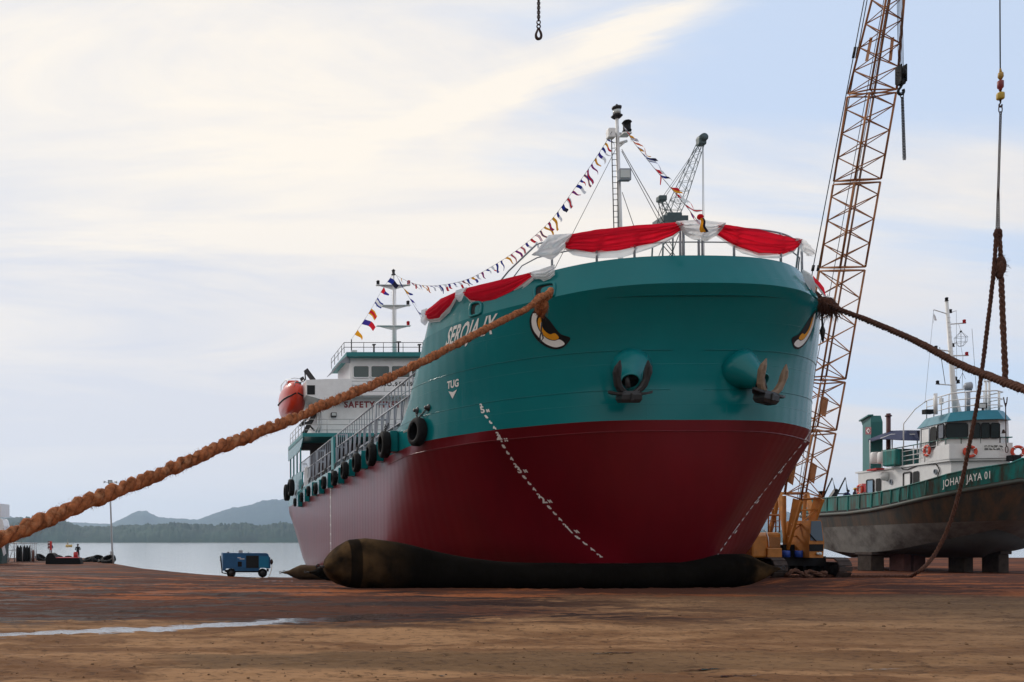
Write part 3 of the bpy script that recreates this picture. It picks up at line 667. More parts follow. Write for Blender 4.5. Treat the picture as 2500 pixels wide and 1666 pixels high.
# fairlead openings in the bulwark : dark recess with a rounded frame
def fairlead(cs, name='fairlead'):
    q = smooth_poly(cs, 5); n = len(q); cx = sum(p[0] for p in q)/n; cy = sum(p[1] for p in q)/n
    b = MB(); vs, fs = poly2d(q); b.add([on_hull(*p, off=.006) for p in vs], fs, 1)
    b.tube([on_hull(*p, off=.02) for p in q], .05, 6, closed=True)
    # curved inner face seen in the mouth
    q2 = [(lerp(p[0], cx, .3)+7, lerp(p[1], cy, .3)) for p in q]; vs, fs = poly2d(q2); b.add([on_hull(*p, off=.009) for p in vs], fs, 0)
    o = b.build(name, [M['teal'], M['dark']], SHIP, fix=False); return o
fairlead([(1308, 728), (1306, 708), (1316, 698), (1346, 692), (1354, 697), (1353, 712), (1350, 723), (1330, 727)])
fairlead([(1149, 772), (1149, 752), (1155, 742), (1170, 739), (1176, 745), (1175, 758), (1173, 766), (1160, 771)])
b = MB()                                                # starboard twin of the fairlead
for dx in (0,):
    q = [on_hull(*p, off=.006) for p in smooth_poly([(1308, 728), (1306, 708), (1316, 698), (1346, 692), (1354, 697), (1353, 712), (1350, 723), (1330, 727)], 5)]
    q = [V((-p.x, p.y, p.z)) for p in q]; b.add(q, [tuple(t) for t in tessellate_polygon([q])], 1); b.tube(q, .05, 6, closed=True)
b.build('fairlead', [M['teal'], M['dark']], SHIP, fix=False)
# hawse pipes : flaring cones that stand off the bow
HAW = []
for side, uv, uvb in ((-1, (1541, 931), (1542, 900)), (1, (1846, 926), (1838, 896))):
    zb, zt = 6.0, 5.46; xb = 1.66*side; xt = 1.98*side
    db = BVH.ray_cast(V((xb, -20, zb)), V((0, 1, 0)))[0].y; p0 = V((xb, db+.22, zb+.02)); p1 = V((xt, db-.50, zt)); ax = (p1-p0)
    b = MB(); L_ = ax.length; b.lathe(p0, ax, [(0, .66), (L_*.25, .60), (L_*.6, .42), (L_*.92, .285), (L_, .27), (L_+.02, .24), (L_-.35, .22)], 28)
    b.build('hawse_pipe', M['teal'], SHIP); b = MB(); b.lathe(p0, ax, [(L_-.12, .001), (L_-.10, .235)], 24); b.build('pipe_mouth', M['dark'], SHIP); HAW.append((p1, ax.normalized()))
def anchor(p, ax, yaw, tilt, m, label, roll=0):
    root = thing('anchor', label, 'anchor', tuple(SM @ p)); root.rotation_euler = (tilt, roll, yaw); root.scale = (.87, .87, .87)
    # local: x across, y outboard(-)/inboard(+), z up ; flukes point up, crown below
    b = MB(); b.tube([(0, .55, .75), (0, .12, .22), (0, 0, -.1)], .085, 10); b.build('shank', M['anchor'], root)
    b = MB(); b.loft([[(x*w, y*h-.10, z) for x, y in ((-1, -1), (1, -1), (1, 1), (-1, 1))] for z, w, h in ((-.62, .30, .16), (-.50, .36, .22), (-.34, .34, .22), (-.22, .27, .18))], smooth=False); b.box((0, -.32, -.42), (.09, .1, .26), bev=.02); b.build('crown', M['anchor'], root)
    b = MB()
    for s in (-1, 1):
        b.loft([[(s*x, y0-.12+dy, z+dz) for dy, dz in ((-w, -.03), (w, -.05), (w, .03), (-w, .05))] for x, y0, z, w in ((.1, 0, -.30, .16), (.35, 0, -.31, .20), (.55, -.02, -.30, .15), (.76, -.05, -.25, .03))], smooth=False)
    b.build('shoulder_plate', M['anchor'], root)
    for s in (-1, 1):
        b = MB(); path = [(.08, -.30, .15, .08), (.27, -.22, .15, .085), (.42, -.05, .125, .085), (.50, .18, .105, .08), (.53, .42, .13, .075), (.52, .60, .11, .05), (.48, .82, .02, .015)]
        b.loft([[(s*x+dx*w, -.16+dy*t-.12*(z+.3), z) for dx, dy in ((-1, -.5), (-.5, -1), (.5, -1), (1, -.5), (1, 1), (-1, 1))] for x, z, w, t in path], smooth=False)
        b.loft([[(s*x+dx*w, -.245-.12*(z+.3)+dy*.02, z) for dx, dy in ((-1, 0), (0, -1), (1, 0), (0, 1))] for x, z, w in ((.505, .30, .03), (.527, .45, .05), (.515, .58, .03))], smooth=False)
        b.build('fluke', m, root)
    return root
p, ax = HAW[0]; anchor(p+V((-.08, -.04, -.10)), ax, 0, R(8), M['anchor'], 'black anchor in shade, left of the two on the bow')
p, ax = HAW[1]; anchor(p+V((.02, -.14, -.16)), ax, R(20), R(2), M['anchor_lit'], 'anchor with flukes coloured as lit tan, right of the two on the bow', R(8))
# ------------------------------------------------------------------ bow rail, foremast, stays
RZ = 10.16
def rail_path(z, inset=.1, t1=2.6, n=60):
    pts = []
    for t in np.linspace(-t1, t1, n):
        bb, d = H(abs(t), 9.15); nrm = hull_n(abs(t), 9.15, 1); bb -= nrm.x*inset; d -= nrm.y*inset
        pts.append(V((bb*(1 if t >= 0 else -1), d, z)))
    return pts
TOPP = rail_path(RZ, .1, 2.25); MIDP = rail_path(9.72, .1, 2.25)
b = MB(); b.tube(TOPP, .028, 6); b.tube(MIDP, .02, 6)
b.tube([TOPP[0], TOPP[0]+V((-.55, 1.0, -.55)), TOPP[0]+V((-.9, 1.6, -1.05))], .03, 6); b.tube([MIDP[0], MIDP[0]+V((-.3, .5, -.1)), MIDP[0]+V((-.6, 1.0, -.6))], .02, 6)
b.tube([TOPP[-1], TOPP[-1]+V((.55, 1.0, -.55)), TOPP[-1]+V((.9, 1.6, -1.05))], .03, 6); b.tube([MIDP[-1], MIDP[-1]+V((.3, .5, -.1)), MIDP[-1]+V((.6, 1.0, -.6))], .02, 6)
pu = [pix(S3(p))[0] for p in TOPP]
_us = {}
def at_u(path, u):
    k = id(path)
    if k not in _us: _us[k] = (path, [pix(S3(p))[0] for p in path])
    us = _us[k][1]; i = int(np.argmin([abs(x-u) for x in us])); j = i+1 if (i+1 < len(us) and (us[i]-u)*(us[min(i+1, len(us)-1)]-u) <= 0) else i-1 if i > 0 else i+1
    f = 0 if us[j] == us[i] else (u-us[i])/(us[j]-us[i]); f = min(max(f, -3), 3); return path[i]+(path[j]-path[i])*f
for u in (1347, 1456, 1548, 1660, 1667, 1705, 1714, 1791, 1905, 1957):
    p = at_u(TOPP, u); b.tube([p, V((p.x, p.y, 9.1))], .035, 6)
b.build('bow_rail', M['rail_grey'], SHIP)
fm = MB(); base = s_d(1517, 600, 6.4); top = s_d(1506, 290, 6.4); base.z = 8.0
fm.tube([base, lerp(base, top, .55), top], [.095, .085, .06], 12)
fmo = fm.build('foremast', M['white'], SHIP)
def on_mast(v, dx=0.0, dd=0.0): q = s_d(1511, v, 6.4); t = (q.z-base.z)/(top.z-base.z); c = base.lerp(top, t); return V((c.x+dx, c.y+dd, c.z))
b = MB(); b.tube([on_mast(v, -.22, -.02) for v in (575, 450, 330)], .018, 5); b.tube([on_mast(v, -.10, -.12) for v in (575, 450, 330)], .012, 5)
for v in range(335, 575, 14): b.tube([on_mast(v, -.24, -.02), on_mast(v, -.06, -.04)], .012, 4)
b.build('mast_ladder', M['steel'], fmo)
b = MB(); q = on_mast(290)
b.lathe(q, (0, 0, 1), [(0, .10), (.05, .16), (.09, .20), (.11, .10), (.13, .13), (.14, .13), (.34, .12), (.36, .16), (.42, .17), (.46, .06), (.52, .03), (.53, .001)], 14); b.build('masthead_lamp', M['steel'], fmo)
b = MB(); b.lathe(q, (0, 0, 1), [(.15, .135), (.30, .135), (.31, .05)], 14); b.build('lamp_lens', M['lamp_glass'], fmo)
b = MB(); b.box(on_mast(330, -.28, -.1), (.26, .24, .36), bev=.04); b.tube([on_mast(325, -.4, 0), on_mast(327, .3, 0)], .04, 6); b.box(on_mast(336, .18, -.22), (.3, .35, .05)); b.build('lamp_bracket', M['white'], fmo)
b = MB(); b.lathe(on_mast(332, .2, -.3), (0, 0, 1), [(0, .13), (.05, .16), (.06, .13), (.32, .13), (.34, .17), (.4, .12), (.44, .02)], 10); b.build('steaming_lamp', M['black'], fmo)
b = MB(); c = on_mast(434, .10, -.22); b.box(c, (.42, .2, .42), bev=.02); b.build('floodlight', M['rail_grey'], fmo)
b = MB(); b.box(c+V((-.02, -.115, .0)), (.33, .03, .28)); b.build('floodlight_glass', M['lamp_glass'], fmo)
b = MB(); b.tube([on_mast(352), on_mast(346, .32, -.05)], .05, 6); b.tube([on_mast(362), on_mast(346, .3, -.05)], .03, 6); b.build('mast_bracket', M['white'], fmo)
def wire(p, q, r=.012, sag=0.0, n=14): return [V(p).lerp(V(q), i/n)-V((0, 0, sag*4*(i/n)*(1-i/n))) for i in range(n+1)]
b = MB()
for (u0, v0, u1, v1, d1) in ((1503, 365, 1355, 655, 2.6), (1518, 365, 1630, 560, 5.2), (1519, 470, 1550, 560, 6.0), (1518, 370, 1640, 600, 12)):
    b.tube([s_d(u0, v0, 6.4), s_d(u1, v1, d1)], .012, 4)
b.build('mast_stay', M['steel'], SHIP)
# ------------------------------------------------------------------ bunting
def drape(name, path, us, top, bot, m, parent, out=.05, folds=4.0, amp=.075, nu=40, nv=14, taper=True, seed=0, out2=0.0):
    """cloth hung from a rail path; top and bot give the pixel rows of its edges, read off at the rail's own distance"""
    b = MB(); n = nu+1
    for j in range(nv+1):
        for i in range(n):
            u = lerp(us[0], us[1], i/nu); c = at_u(path, u); w = S3(c); t = j/nv
            v0, v1 = interp(u, [p[0] for p in top], [p[1] for p in top]), interp(u, [p[0] for p in bot], [p[1] for p in bot])
            dn = (V((0, EYE, 0))); nrm = V((c.x*.06, -1, 0)).normalized() if abs(c.x) < 4.2 else V((math.copysign(.8, c.x), -.6, 0))
            fold = math.sin((t*folds+fbm(i*.05, t*2, seed)*1.2+.4*i/nu)*2*math.pi)*amp*min(1, t*3)+(fbm(i*.35, t*3, seed+5)-.47)*amp*.8
            q = P(u, lerp(v0, v1, t), w.y-.02); q = SI @ q
            b.v.append(tuple(q+nrm*(out+out2*math.sin(math.pi*t)+fold)))
    for j in range(nv):
        for i in range(nu): b.f.append([j*n+i, j*n+i+1, (j+1)*n+i+1, (j+1)*n+i]); b.mi.append(0); b.sm.append(True)
    o = b.build(name, m, parent, fix=False); return o
def bunting(label, group='red and white bunting on the bow'):
    r = thing('bunting', label, 'bunting', (SX, SY, SZ), (-PITCH, 0, 0), group); return r
UP_T = [(1300, 630), (1306, 622), (1320, 600), (1338, 577), (1393, 573), (1450, 563), (1548, 552), (1645, 545), (1700, 541), (1760, 549), (1852, 562), (1935, 583), (1949, 585), (1962, 592), (1978, 612)]
r = bunting('long red swag with white hem, left of the rail centre')
RB = [(1376, 604), (1386, 609), (1450, 617), (1507, 613), (1593, 597), (1640, 578), (1664, 560)]
drape('red_cloth', TOPP, (1378, 1660), [(1378, 596), (1393, 573)]+UP_T[5:9], RB, M['cloth_red'], r, folds=4.2, amp=.075, out2=.10, seed=1)
drape('white_hem', TOPP, (1378, 1660), [(u, v-6) for u, v in RB], [(1376, 607), (1400, 624), (1450, 632), (1520, 629), (1593, 607), (1640, 585), (1664, 562)], M['cloth_white'], r, out=.02, folds=1.4, amp=.03, seed=2, nv=6)
r = bunting('long red swag with white hem, right of the rail centre')
RB = [(1744, 572), (1794, 603), (1852, 622), (1909, 622), (1938, 612), (1948, 594)]
drape('red_cloth', TOPP, (1746, 1947), UP_T[8:], RB, M['cloth_red'], r, folds=4.0, amp=.075, out2=.10, seed=3)
drape('white_hem', TOPP, (1746, 1946), [(u, v-6) for u, v in RB], [(1744, 574), (1809, 620), (1852, 632), (1898, 633), (1938, 617), (1948, 598)], M['cloth_white'], r, out=.02, folds=1.4, amp=.03, seed=4, nv=6)
r = bunting('white gathered fan of cloth at the centre of the bow rail')
drape('white_cloth', TOPP, (1645, 1704), UP_T, [(1645, 549), (1656, 566), (1668, 579), (1690, 592), (1704, 594)], M['cloth_white'], r, out=.16, folds=4.2, amp=.06, seed=5, nv=24)
drape('white_cloth', TOPP, (1703, 1761), UP_T, [(1703, 592), (1722, 592), (1741, 580), (1752, 566), (1761, 551)], M['cloth_white'], r, out=.17, folds=4.2, amp=.06, seed=6, nv=24)
r = bunting('white cloth tail blown off the left end of the bow rail')
TL = [TOPP[0]+V((-.5, .5, 0)), TOPP[0]+V((-.15, .1, 0))]+TOPP[:20]
drape('white_cloth', TL, (1304, 1394), UP_T, [(1304, 625), (1325, 631), (1347, 636), (1362, 624), (1379, 607), (1394, 578)], M['cloth_white'], r, out=.10, folds=3.0, amp=.06, seed=8, nv=20)
r = bunting('white cloth hanging over the right end of the bow rail')
TR = TOPP[-20:]+[TOPP[-1]+V((.2, .1, 0)), TOPP[-1]+V((.5, .5, 0))]
drape('white_cloth', TR, (1936, 1979), UP_T, [(1936, 592), (1945, 600), (1952, 622), (1962, 628), (1979, 629)], M['cloth_white'], r, out=.10, folds=2.6, amp=.06, seed=9, nv=18)
SIDE = [V((-x, d, 9.15)) for x, d in [H(t, 9.15) for t in np.linspace(1.2, 4.2, 60)]][::-1]
r = bunting('larger red side swag with white hem below the rail')
RB = [(1137, 718), (1139, 722), (1153, 737), (1179, 741), (1217, 735), (1255, 717), (1303, 679)]
drape('red_cloth', SIDE, (1139, 1304), [(1139, 712), (1145, 705), (1303, 667)], RB, M['cloth_red'], r, out=.13, folds=3.0, amp=.035, out2=.06, seed=11)
drape('white_hem', SIDE, (1138, 1308), [(u, v-3) for u, v in RB]+[(1310, 674)], [(1137, 722), (1158, 743), (1199, 748), (1242, 737), (1275, 714), (1309, 684)], M['cloth_white'], r, out=.12, folds=1.5, amp=.02, seed=12, nv=6)
r = bunting('smaller red side swag with white hem near the bridge')
RB = [(1045, 775), (1051, 783), (1076, 779), (1102, 753), (1119, 725)]
drape('red_cloth', SIDE, (1046, 1120), [(1046, 760), (1082, 731), (1120, 714)], RB, M['cloth_red'], r, out=.13, folds=3.0, amp=.035, out2=.06, seed=13)
drape('white_hem', SIDE, (1045, 1121), [(u, v-3) for u, v in RB], [(1045, 780), (1055, 789), (1080, 787), (1104, 765), (1121, 730)], M['cloth_white'], r, out=.12, folds=1.5, amp=.03, seed=14, nv=6)
r = bunting('gathered white cloth at the forward end of the side swags')
drape('white_cloth', SIDE, (1299, 1352), [(1299, 668), (1352, 650)], [(1299, 670), (1312, 684), (1325, 692), (1340, 686), (1352, 676)], M['cloth_white'], r, out=.16, folds=3.5, amp=.05, seed=15, nv=18)
r = bunting('narrow white knot of cloth between the side swags')
drape('white_cloth', SIDE, (1119, 1147), [(1119, 712), (1147, 703)], [(1119, 730), (1127, 740), (1134, 736), (1147, 706)], M['cloth_white'], r, out=.16, folds=2.5, amp=.04, seed=16, nv=14, nu=16)
r = bunting('white cloth end hanging at the aft side swag')
drape('white_cloth', SIDE, (1035, 1050), [(1035, 760), (1050, 754)], [(1035, 790), (1042, 797), (1050, 793)], M['cloth_white'], r, out=.16, folds=2.0, amp=.04, seed=17, nv=12, nu=10)
RSD = [V((x, d, 9.15)) for x, d in [H(t, 9.15) for t in np.linspace(1.6, 3.4, 30)]]
r = bunting('white cloth over the right shoulder of the bow')
b = MB(); g = [[(1958, 658), (1966, 661), (1978, 668), (1984, 675)], [(1960, 672), (1970, 676), (1981, 682), (1989, 688)], [(1966, 690), (1976, 694), (1985, 699), (1991, 704)], [(1976, 706), (1981, 710), (1986, 714), (1990, 716)]]
def grid_cloth(g, Y0, Y1, amp, seed):
    b = MB(); m = len(g); n = len(g[0]); k = 6; NV, NU = (m-1)*k+1, (n-1)*k+1
    G = np.array(g, float)
    for j in range(NV):
        for i in range(NU):
            y, x = j/k, i/k; j0, i0 = min(int(y), m-2), min(int(x), n-2); fy, fx = y-j0, x-i0
            q = G[j0, i0]*(1-fx)*(1-fy)+G[j0, i0+1]*fx*(1-fy)+G[j0+1, i0]*(1-fx)*fy+G[j0+1, i0+1]*fx*fy
            Yd = lerp(Y0, Y1, i/(NU-1))+(fbm(i*.4+j*.1, j*.15, seed)-.47)*amp
            b.v.append(tuple(SI @ P(q[0], q[1], Yd)))
    for j in range(NV-1):
        for i in range(NU-1): b.f.append([j*NU+i, j*NU+i+1, (j+1)*NU+i+1, (j+1)*NU+i]); b.mi.append(0); b.sm.append(True)
    return b
grid_cloth(g, 28.95, 29.6, .22, 31).build('white_cloth', M['cloth_white'], r, fix=False)
r = bunting('red cloth edge at the far right shoulder of the bow')
grid_cloth([[(1984, 672), (1992, 681), (2002, 690), (2012, 703)], [(1988, 690), (1998, 701), (2008, 714), (2017, 726)]], 30.0, 31.2, .1, 33).build('red_cloth', M['cloth_red'], r, fix=False)
grid_cloth([[(1988, 688), (1998, 699), (2008, 712), (2016, 724)], [(1988, 693), (1997, 705), (2006, 718), (2016, 730)]], 29.95, 31.15, .05, 34).build('white_hem', M['cloth_white'], r, fix=False)
# ------------------------------------------------------------------ fender tyres and pads
def tyre(name, c, axis, Rr=.34, r=.165, label='', group='tyre fenders hung along the ship side', chain_to=None, cat='tyre'):
    root = thing(name, label, cat, tuple(c), group=group)
    b = MB(); a = V(axis).normalized()
    prof = [(-.155, .30), (-.165, .36), (-.15, .45), (-.10, .50), (.10, .50), (.15, .45), (.165, .36), (.155, .30), (.09, .33), (-.09, .33)]
    k = (Rr+r)/.5; x, y = frame(a); n = 26
    rings = [[a*h*k+(x*math.cos(2*math.pi*i/n)+y*math.sin(2*math.pi*i/n))*q*k for h, q in prof] for i in range(n)]
    vs = [p for q in rings for p in q]; m = len(prof); fs = [(i*m+j, ((i+1) % n)*m+j, ((i+1) % n)*m+(j+1) % m, i*m+(j+1) % m) for i in range(n) for j in range(m)]
    b.add(vs, fs, 0, True); b.build('tyre_body', M['rubber'], root)
    if chain_to:
        b = MB()
        for q in chain_to: b.chain((V((0, 0, .38))+a*.0)+V(q)*.12, V(q), .11, .07, .013)
        b.build('hanging_chain', M['steel'], root)
    return root
TY = [(938.5, 1086, 63), (906, 1110.5, 57.5), (870, 1130, 52), (841, 1149, 51), (816, 1168, 47), (790.6, 1179, 42), (770, 1194, 40), (753, 1199.5, 37.5), (736, 1214, 36), (720, 1227, 33)]
words = ['nearest to the bow of those over a pad', 'second from the bow over a pad', 'third from the bow over a pad', 'fourth from the bow over a pad', 'hung just forward of the load marks', 'hung just aft of the load marks', 'second aft of the load marks', 'third aft of the load marks', 'fourth aft of the load marks', 'last of the row below the stern rail']
for (u, v, h), w in zip(TY, words):
    p = s_b(u, v, -7.47); dz = .0
    tyre('fender_tyre', S3(p), (1, 0, 0), h/63*.36, h/63*.165, 'black tyre fender on the ship side, '+w, chain_to=[(.1, -.25, .8), (.1, .25, .8)])
    zt, zb = p.z+.52, p.z-.30
    b = MB(); b.box((-7.15, p.y+.05, (zt+zb)/2), (.30, .62, zt-zb), bev=.03); b.build('fender_pad', M['teal'], SHIP)
p = on_hull(1029, 1056, .17); n = (on_hull(1029, 1056, 1)-on_hull(1029, 1056, 0))
q1 = on_hull(1046, 996, .05)-p; q0 = on_hull(1019, 1003, .05)-p
tyre('fender_tyre', S3(p), SM.to_3x3() @ n, .35, .165, 'large black tyre chained to the curve of the bow', chain_to=[tuple(q0), tuple(q1)])
for q in (q0, q1): b = MB(); b.lathe(p+q-n*.06, n, [(0, .13), (.03, .13), (.05, .07), (.16, .06)], 12); b.build('chain_lug', M['steel'], SHIP)
for u, v, dd, w in ((700.5, 1203, 42.6, 'outermost at the very stern'), (711, 1191, 40.5, 'high up at the stern quarter')):
    p = s_b(u, v, -7.3 if u > 705 else -7.45); tyre('fender_tyre', S3(p), (1, 0, 0), .42, .165, 'black tyre fender on the ship side, '+w, chain_to=[(.1, -.2, .8)])
# ------------------------------------------------------------------ deck rail along the ship's side
def dx(u): return s_b(u, 1100, -6.6).y
def ship_rail(d0, d1, zt=7.2, zm=6.5, zb=5.68, x=-6.6):
    b = MB(); b.tube([(x, d0, zt), (x, d1, zt)], .035, 6); b.tube([(x, d0, zm), (x, d1, zm)], .035, 6); b.tube([(x, d0, zb), (x, d1, zb)], .03, 6)
    n = max(2, int((d1-d0)/.55))
    for i in range(n+1):
        d = lerp(d0, d1, i/n); b.box((x, d, (zt+zm)/2), (.035, .035, zt-zm))
    n = max(2, int((d1-d0)/1.1))
    for i in range(n+1):
        d = lerp(d0, d1, i/n); b.bar((x, d, 5.1), (x, d, zm), .06, .10); b.bar((x, d, zb), (x+.02, d-.3, zm), .03, .08)
    for d in (d0, d1): b.tube([(x+.5, d, zt), (x, d, zt), (x, d, 5.1)], .035, 6); b.tube([(x+.5, d, zm), (x, d, zm)], .03, 6); b.tube([(x+.5, d, zt), (x+.5, d, 5.1)], .035, 6)
    return b.build('side_rail', M['rail_grey'], SHIP)
ship_rail(s_b(1018, 905, -6.6).y, s_b(918, 990, -6.6).y); ship_rail(s_b(916, 1000, -6.6).y, s_b(824, 1070, -6.6).y); ship_rail(s_b(822, 1070, -6.6).y, s_b(775, 1110, -6.6).y); ship_rail(s_b(772, 1112, -6.6).y, s_b(732, 1150, -6.6).y)
b = MB(); x = -5.5; b.box((-4.9, 20, 6.44), (1.2, 26, .05)); 
for d in range(8, 34, 2): b.bar((-5.4, d, 5.06), (-5.4, d, 6.42), .08); b.bar((-4.4, d, 5.06), (-4.4, d, 6.42), .08)
b.build('catwalk', M['rail_grey'], SHIP)
b = MB()
for xx, z, r in ((-3.6, 5.7, .12), (-3.2, 5.7, .12), (-2.4, 5.75, .16), (2.4, 5.75, .16)): b.tube([(xx, 8, z), (xx, 34, z)], r, 8)
b.build('deck_pipe', M['rail_grey'], SHIP)
b = MB(); q = s_b(815, 1140, -6.95); b.prism([(-7.0, q.y-.25, q.z-.35), (-7.0, q.y+.55, q.z-.35), (-7.0, q.y+.55, 6.95), (-7.0, q.y-.1, 6.95)], (.12, 0, 0)); b.build('load_board', M['teal_flat'], SHIP)
# ------------------------------------------------------------------ superstructure at the stern
WD = 36.5
def wrect(b, u0, v0, u1, v1, d, th, mi=0, bev=0): 
    p, q = s_d(u0, v1, d), s_d(u1, v0, d); return b.box(((p.x+q.x)/2, d+th/2, (p.z+q.z)/2), (abs(q.x-p.x), th, abs(q.z-p.z)), mi=mi, bev=bev)
xw = abs(xu(855, WD))
zroof, zfas, zdk, zpoop = zv(865, WD), zv(875, WD), zv(971, WD), zv(1058, WD-1)
wh = MB(); wh.box((0, WD+2.25, (zfas+zdk)/2), (2*xw, 4.5, zfas-zdk)); who = wh.build('wheelhouse', M['white'], SHIP)
b = MB(); xr = abs(xu(846, WD-.5)); b.box((0, WD+2.2, (zroof+zfas)/2+.0), (2*xr, 5.6, zroof-zfas)); b.build('wheelhouse_roof', M['teal_flat'], SHIP)
for s in (-1, 1):
    b = MB(); b.add([(s*xr, WD-.6, zfas), (s*xr, WD+4.8, zfas), (s*(xr+.42), WD+4.6, zfas-.34), (s*(xr+.42), WD-.2, zfas-.34)], [(0, 1, 2, 3)]); b.add([(s*xr, WD-.6, zfas), (s*(xr+.42), WD-.2, zfas-.34), (s*xw, WD-.02, zfas-.34), (s*xw, WD-.02, zfas)], [(0, 1, 2, 3)])
    b.build('roof_visor', M['rail_grey'], SHIP, solid=.03)
def ship_window(u0, v0, u1, v1, d, parent=who):
    p, q = s_d(u0, v1, d), s_d(u1, v0, d); cx, cz, w, h = (p.x+q.x)/2, (p.z+q.z)/2, q.x-p.x, q.z-p.z; r = .14
    def rr(w, h, r): return [V((cx+sx*(w/2-r)+r*math.cos(a), d, cz+sz*(h/2-r)+r*math.sin(a))) for sx, sz, a0 in ((1, 1, 0), (-1, 1, 90), (-1, -1, 180), (1, -1, 270)) for a in [R(a0+15*k) for k in range(7)]]
    b = MB(); b.tube([x+V((0, -.03, 0)) for x in rr(w+.06, h+.06, r)], .045, 6, closed=True); o = b.build('window', M['white'], parent)
    b = MB(); ps = [x+V((0, -.02, 0)) for x in rr(w, h, r)]; b.add(ps, [tuple(range(len(ps)))]); b.build('pane', M['glass'], o, fix=False); return o
for u0, u1 in ((863, 900), (906, 950), (956, 999.5)): ship_window(u0, 894.6, u1, 922, WD)
for p0 in (1005, 1049): ship_window(p0, 894.6, p0+42, 922, WD)
b = MB()                                                # bridge-front rail and side wind door
for v in (931, 941, 956): b.tube([s_d(858, v, WD-.75), s_d(1110, v, WD-.75)], .022, 5)
for u in (859, 897, 938, 979, 1020, 1062, 1104): b.tube([s_d(u, 931, WD-.75), s_d(u, 965, WD-.75)], .022, 5)
b.build('bridge_rail', M['alu'], SHIP)
b = MB(); b.box((0, WD+2.0, zdk+.02), (2*xw+5.4, 5.6, .12)); zl = zv(958, WD-.7); b.box((0, WD-.82, (zl+zdk)/2), (2*xw, .06, zl-zdk)); b.build('bridge_deck', M['white'], SHIP)
# white wing box with a dark port, slanted below
p, q = s_d(748, 975, WD-.9), s_d(859, 928, WD-.9)
b = MB(); prof = [(p.x, p.z+.28), (p.x, q.z), (p.x+1.3, q.z+.06), (q.x, q.z+.08), (q.x, p.z-.02), (p.x+1.0, p.z-.02)]
b.prism([(x, WD-.9, z) for x, z in prof], (0, 2.6, 0)); wing = b.build('bridge_wing', M['white'], SHIP)
b = MB(); wrect(b, 750, 941, 769, 963.5, WD-.92, .04); b.build('wing_port', M['dark'], wing)
b = MB(); b.prism([(-x, WD-.9, z) for x, z in prof], (0, 2.6, 0)); b.build('bridge_wing', M['white'], SHIP)
xh = abs(xu(779, WD)); zpd = zv(1058, WD-1.2)
b = MB(); b.box((0, WD+2.8, (zdk+zpd)/2), (2*xh, 5.6, zdk-zpd)); house = b.build('deckhouse', M['white'], SHIP)
b = MB(); wrect(b, 809, 1007, 822, 1018, WD-.25, .25, bev=.02); b.build('floodlight', M['steel'], house)
b = MB(); wrect(b, 810.5, 1008.5, 820.5, 1015, WD-.27, .02); b.build('floodlight_glass', M['lamp_glass'], house)
b = MB(); p = s_d(777, 1000, WD-.3)
for o_ in (0, .22): b.tube([s_d(776+o_*30, 1005, WD-.2), s_d(776+o_*30, 1045, WD-.2), s_d(771+o_*30, 1056, WD-.2)], .06, 8)
b.build('vent_pipe', M['alu'], house)
# lettering
vs, fs = text2d('IMO.98619', .27, .012, 1.05, spacing=1.32); p = s_d(926, 943, WD-.86); w = xu(1008, WD-.86)-p.x; k = w/max(x for x, y in vs)
decal('registry_lettering', vs, fs, lambda x, y: (p.x+x*k, WD-.865, p.z+y), M['black'])
vs, fs = text2d('SAFETY FIRST', .41, .022, 1.0, spacing=1.18); p2 = s_d(840, 995, WD); w2 = xu(978, WD)-p2.x; k2 = w2/max(x for x, y in vs)
decal('safety_lettering', vs, fs, lambda x, y: (p2.x+x*k2, WD-.012, p2.z+y), M['safety_red'])
# poop : teal-edged roof over an open dark space
zf0, zf1 = zv(1067, WD-1.2), zv(1058, WD-1.2)
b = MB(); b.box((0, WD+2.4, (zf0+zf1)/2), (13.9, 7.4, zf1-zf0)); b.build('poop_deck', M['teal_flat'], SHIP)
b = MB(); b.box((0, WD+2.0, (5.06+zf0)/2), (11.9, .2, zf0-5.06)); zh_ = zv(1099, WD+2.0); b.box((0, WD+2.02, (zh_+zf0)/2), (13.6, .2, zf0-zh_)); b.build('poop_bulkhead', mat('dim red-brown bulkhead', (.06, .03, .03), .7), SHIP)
b = MB(); x0 = -6.92
b.prism([(x0, WD-1.3, zf0), (x0, WD+6.4, zf0), (x0, WD+6.4, zf0-.75), (x0, WD+1.2, zf0-.75), (x0, WD-.2, zf0-.55), (x0, WD-1.0, zf0-.2)], (.08, 0, 0))
b.prism([(x0, WD-1.0, 5.1), (x0, WD+6.5, 5.1), (x0, WD+6.5, 6.45), (x0, WD+.3, 6.45), (x0, WD-.6, 6.3)], (.08, 0, 0))
for d in (WD+.2, WD+1.9, WD+3.6, WD+5.3): b.box((x0+.04, d, 6.9), (.09, .22, 2.2))
b.build('stern_screen', M['teal'], SHIP)
b = MB(); b.prism([(x0+.1, WD-1.2, 5.1), (x0+.62, WD-1.2, 5.1), (x0+.5, WD-1.2, 6.5), (x0+.25, WD-1.2, 6.65), (x0+.1, WD-1.2, 6.5)], (0, .1, 0)); b.build('screen_plate', M['white'], SHIP)
b = MB()
for v in (1024, 1037, 1050): b.tube([(-6.8, WD+6, zv(v, WD-1.1)), (-6.8, WD-1.1, zv(v, WD-1.1)), (6.8, WD-1.1, zv(v, WD-1.1)), (6.8, WD+6, zv(v, WD-1.1))], .024, 5)
for x in np.linspace(-6.8, 6.8, 10): b.tube([(x, WD-1.1, zf1), (x, WD-1.1, zv(1024, WD-1.1))], .024, 5)
for d in np.linspace(WD-1.1, WD+6, 6): b.tube([(-6.8, d, zf1), (-6.8, d, zv(1024, WD-1.1))], .024, 5)
b.build('poop_rail', M['alu'], SHIP)
b = MB(); 
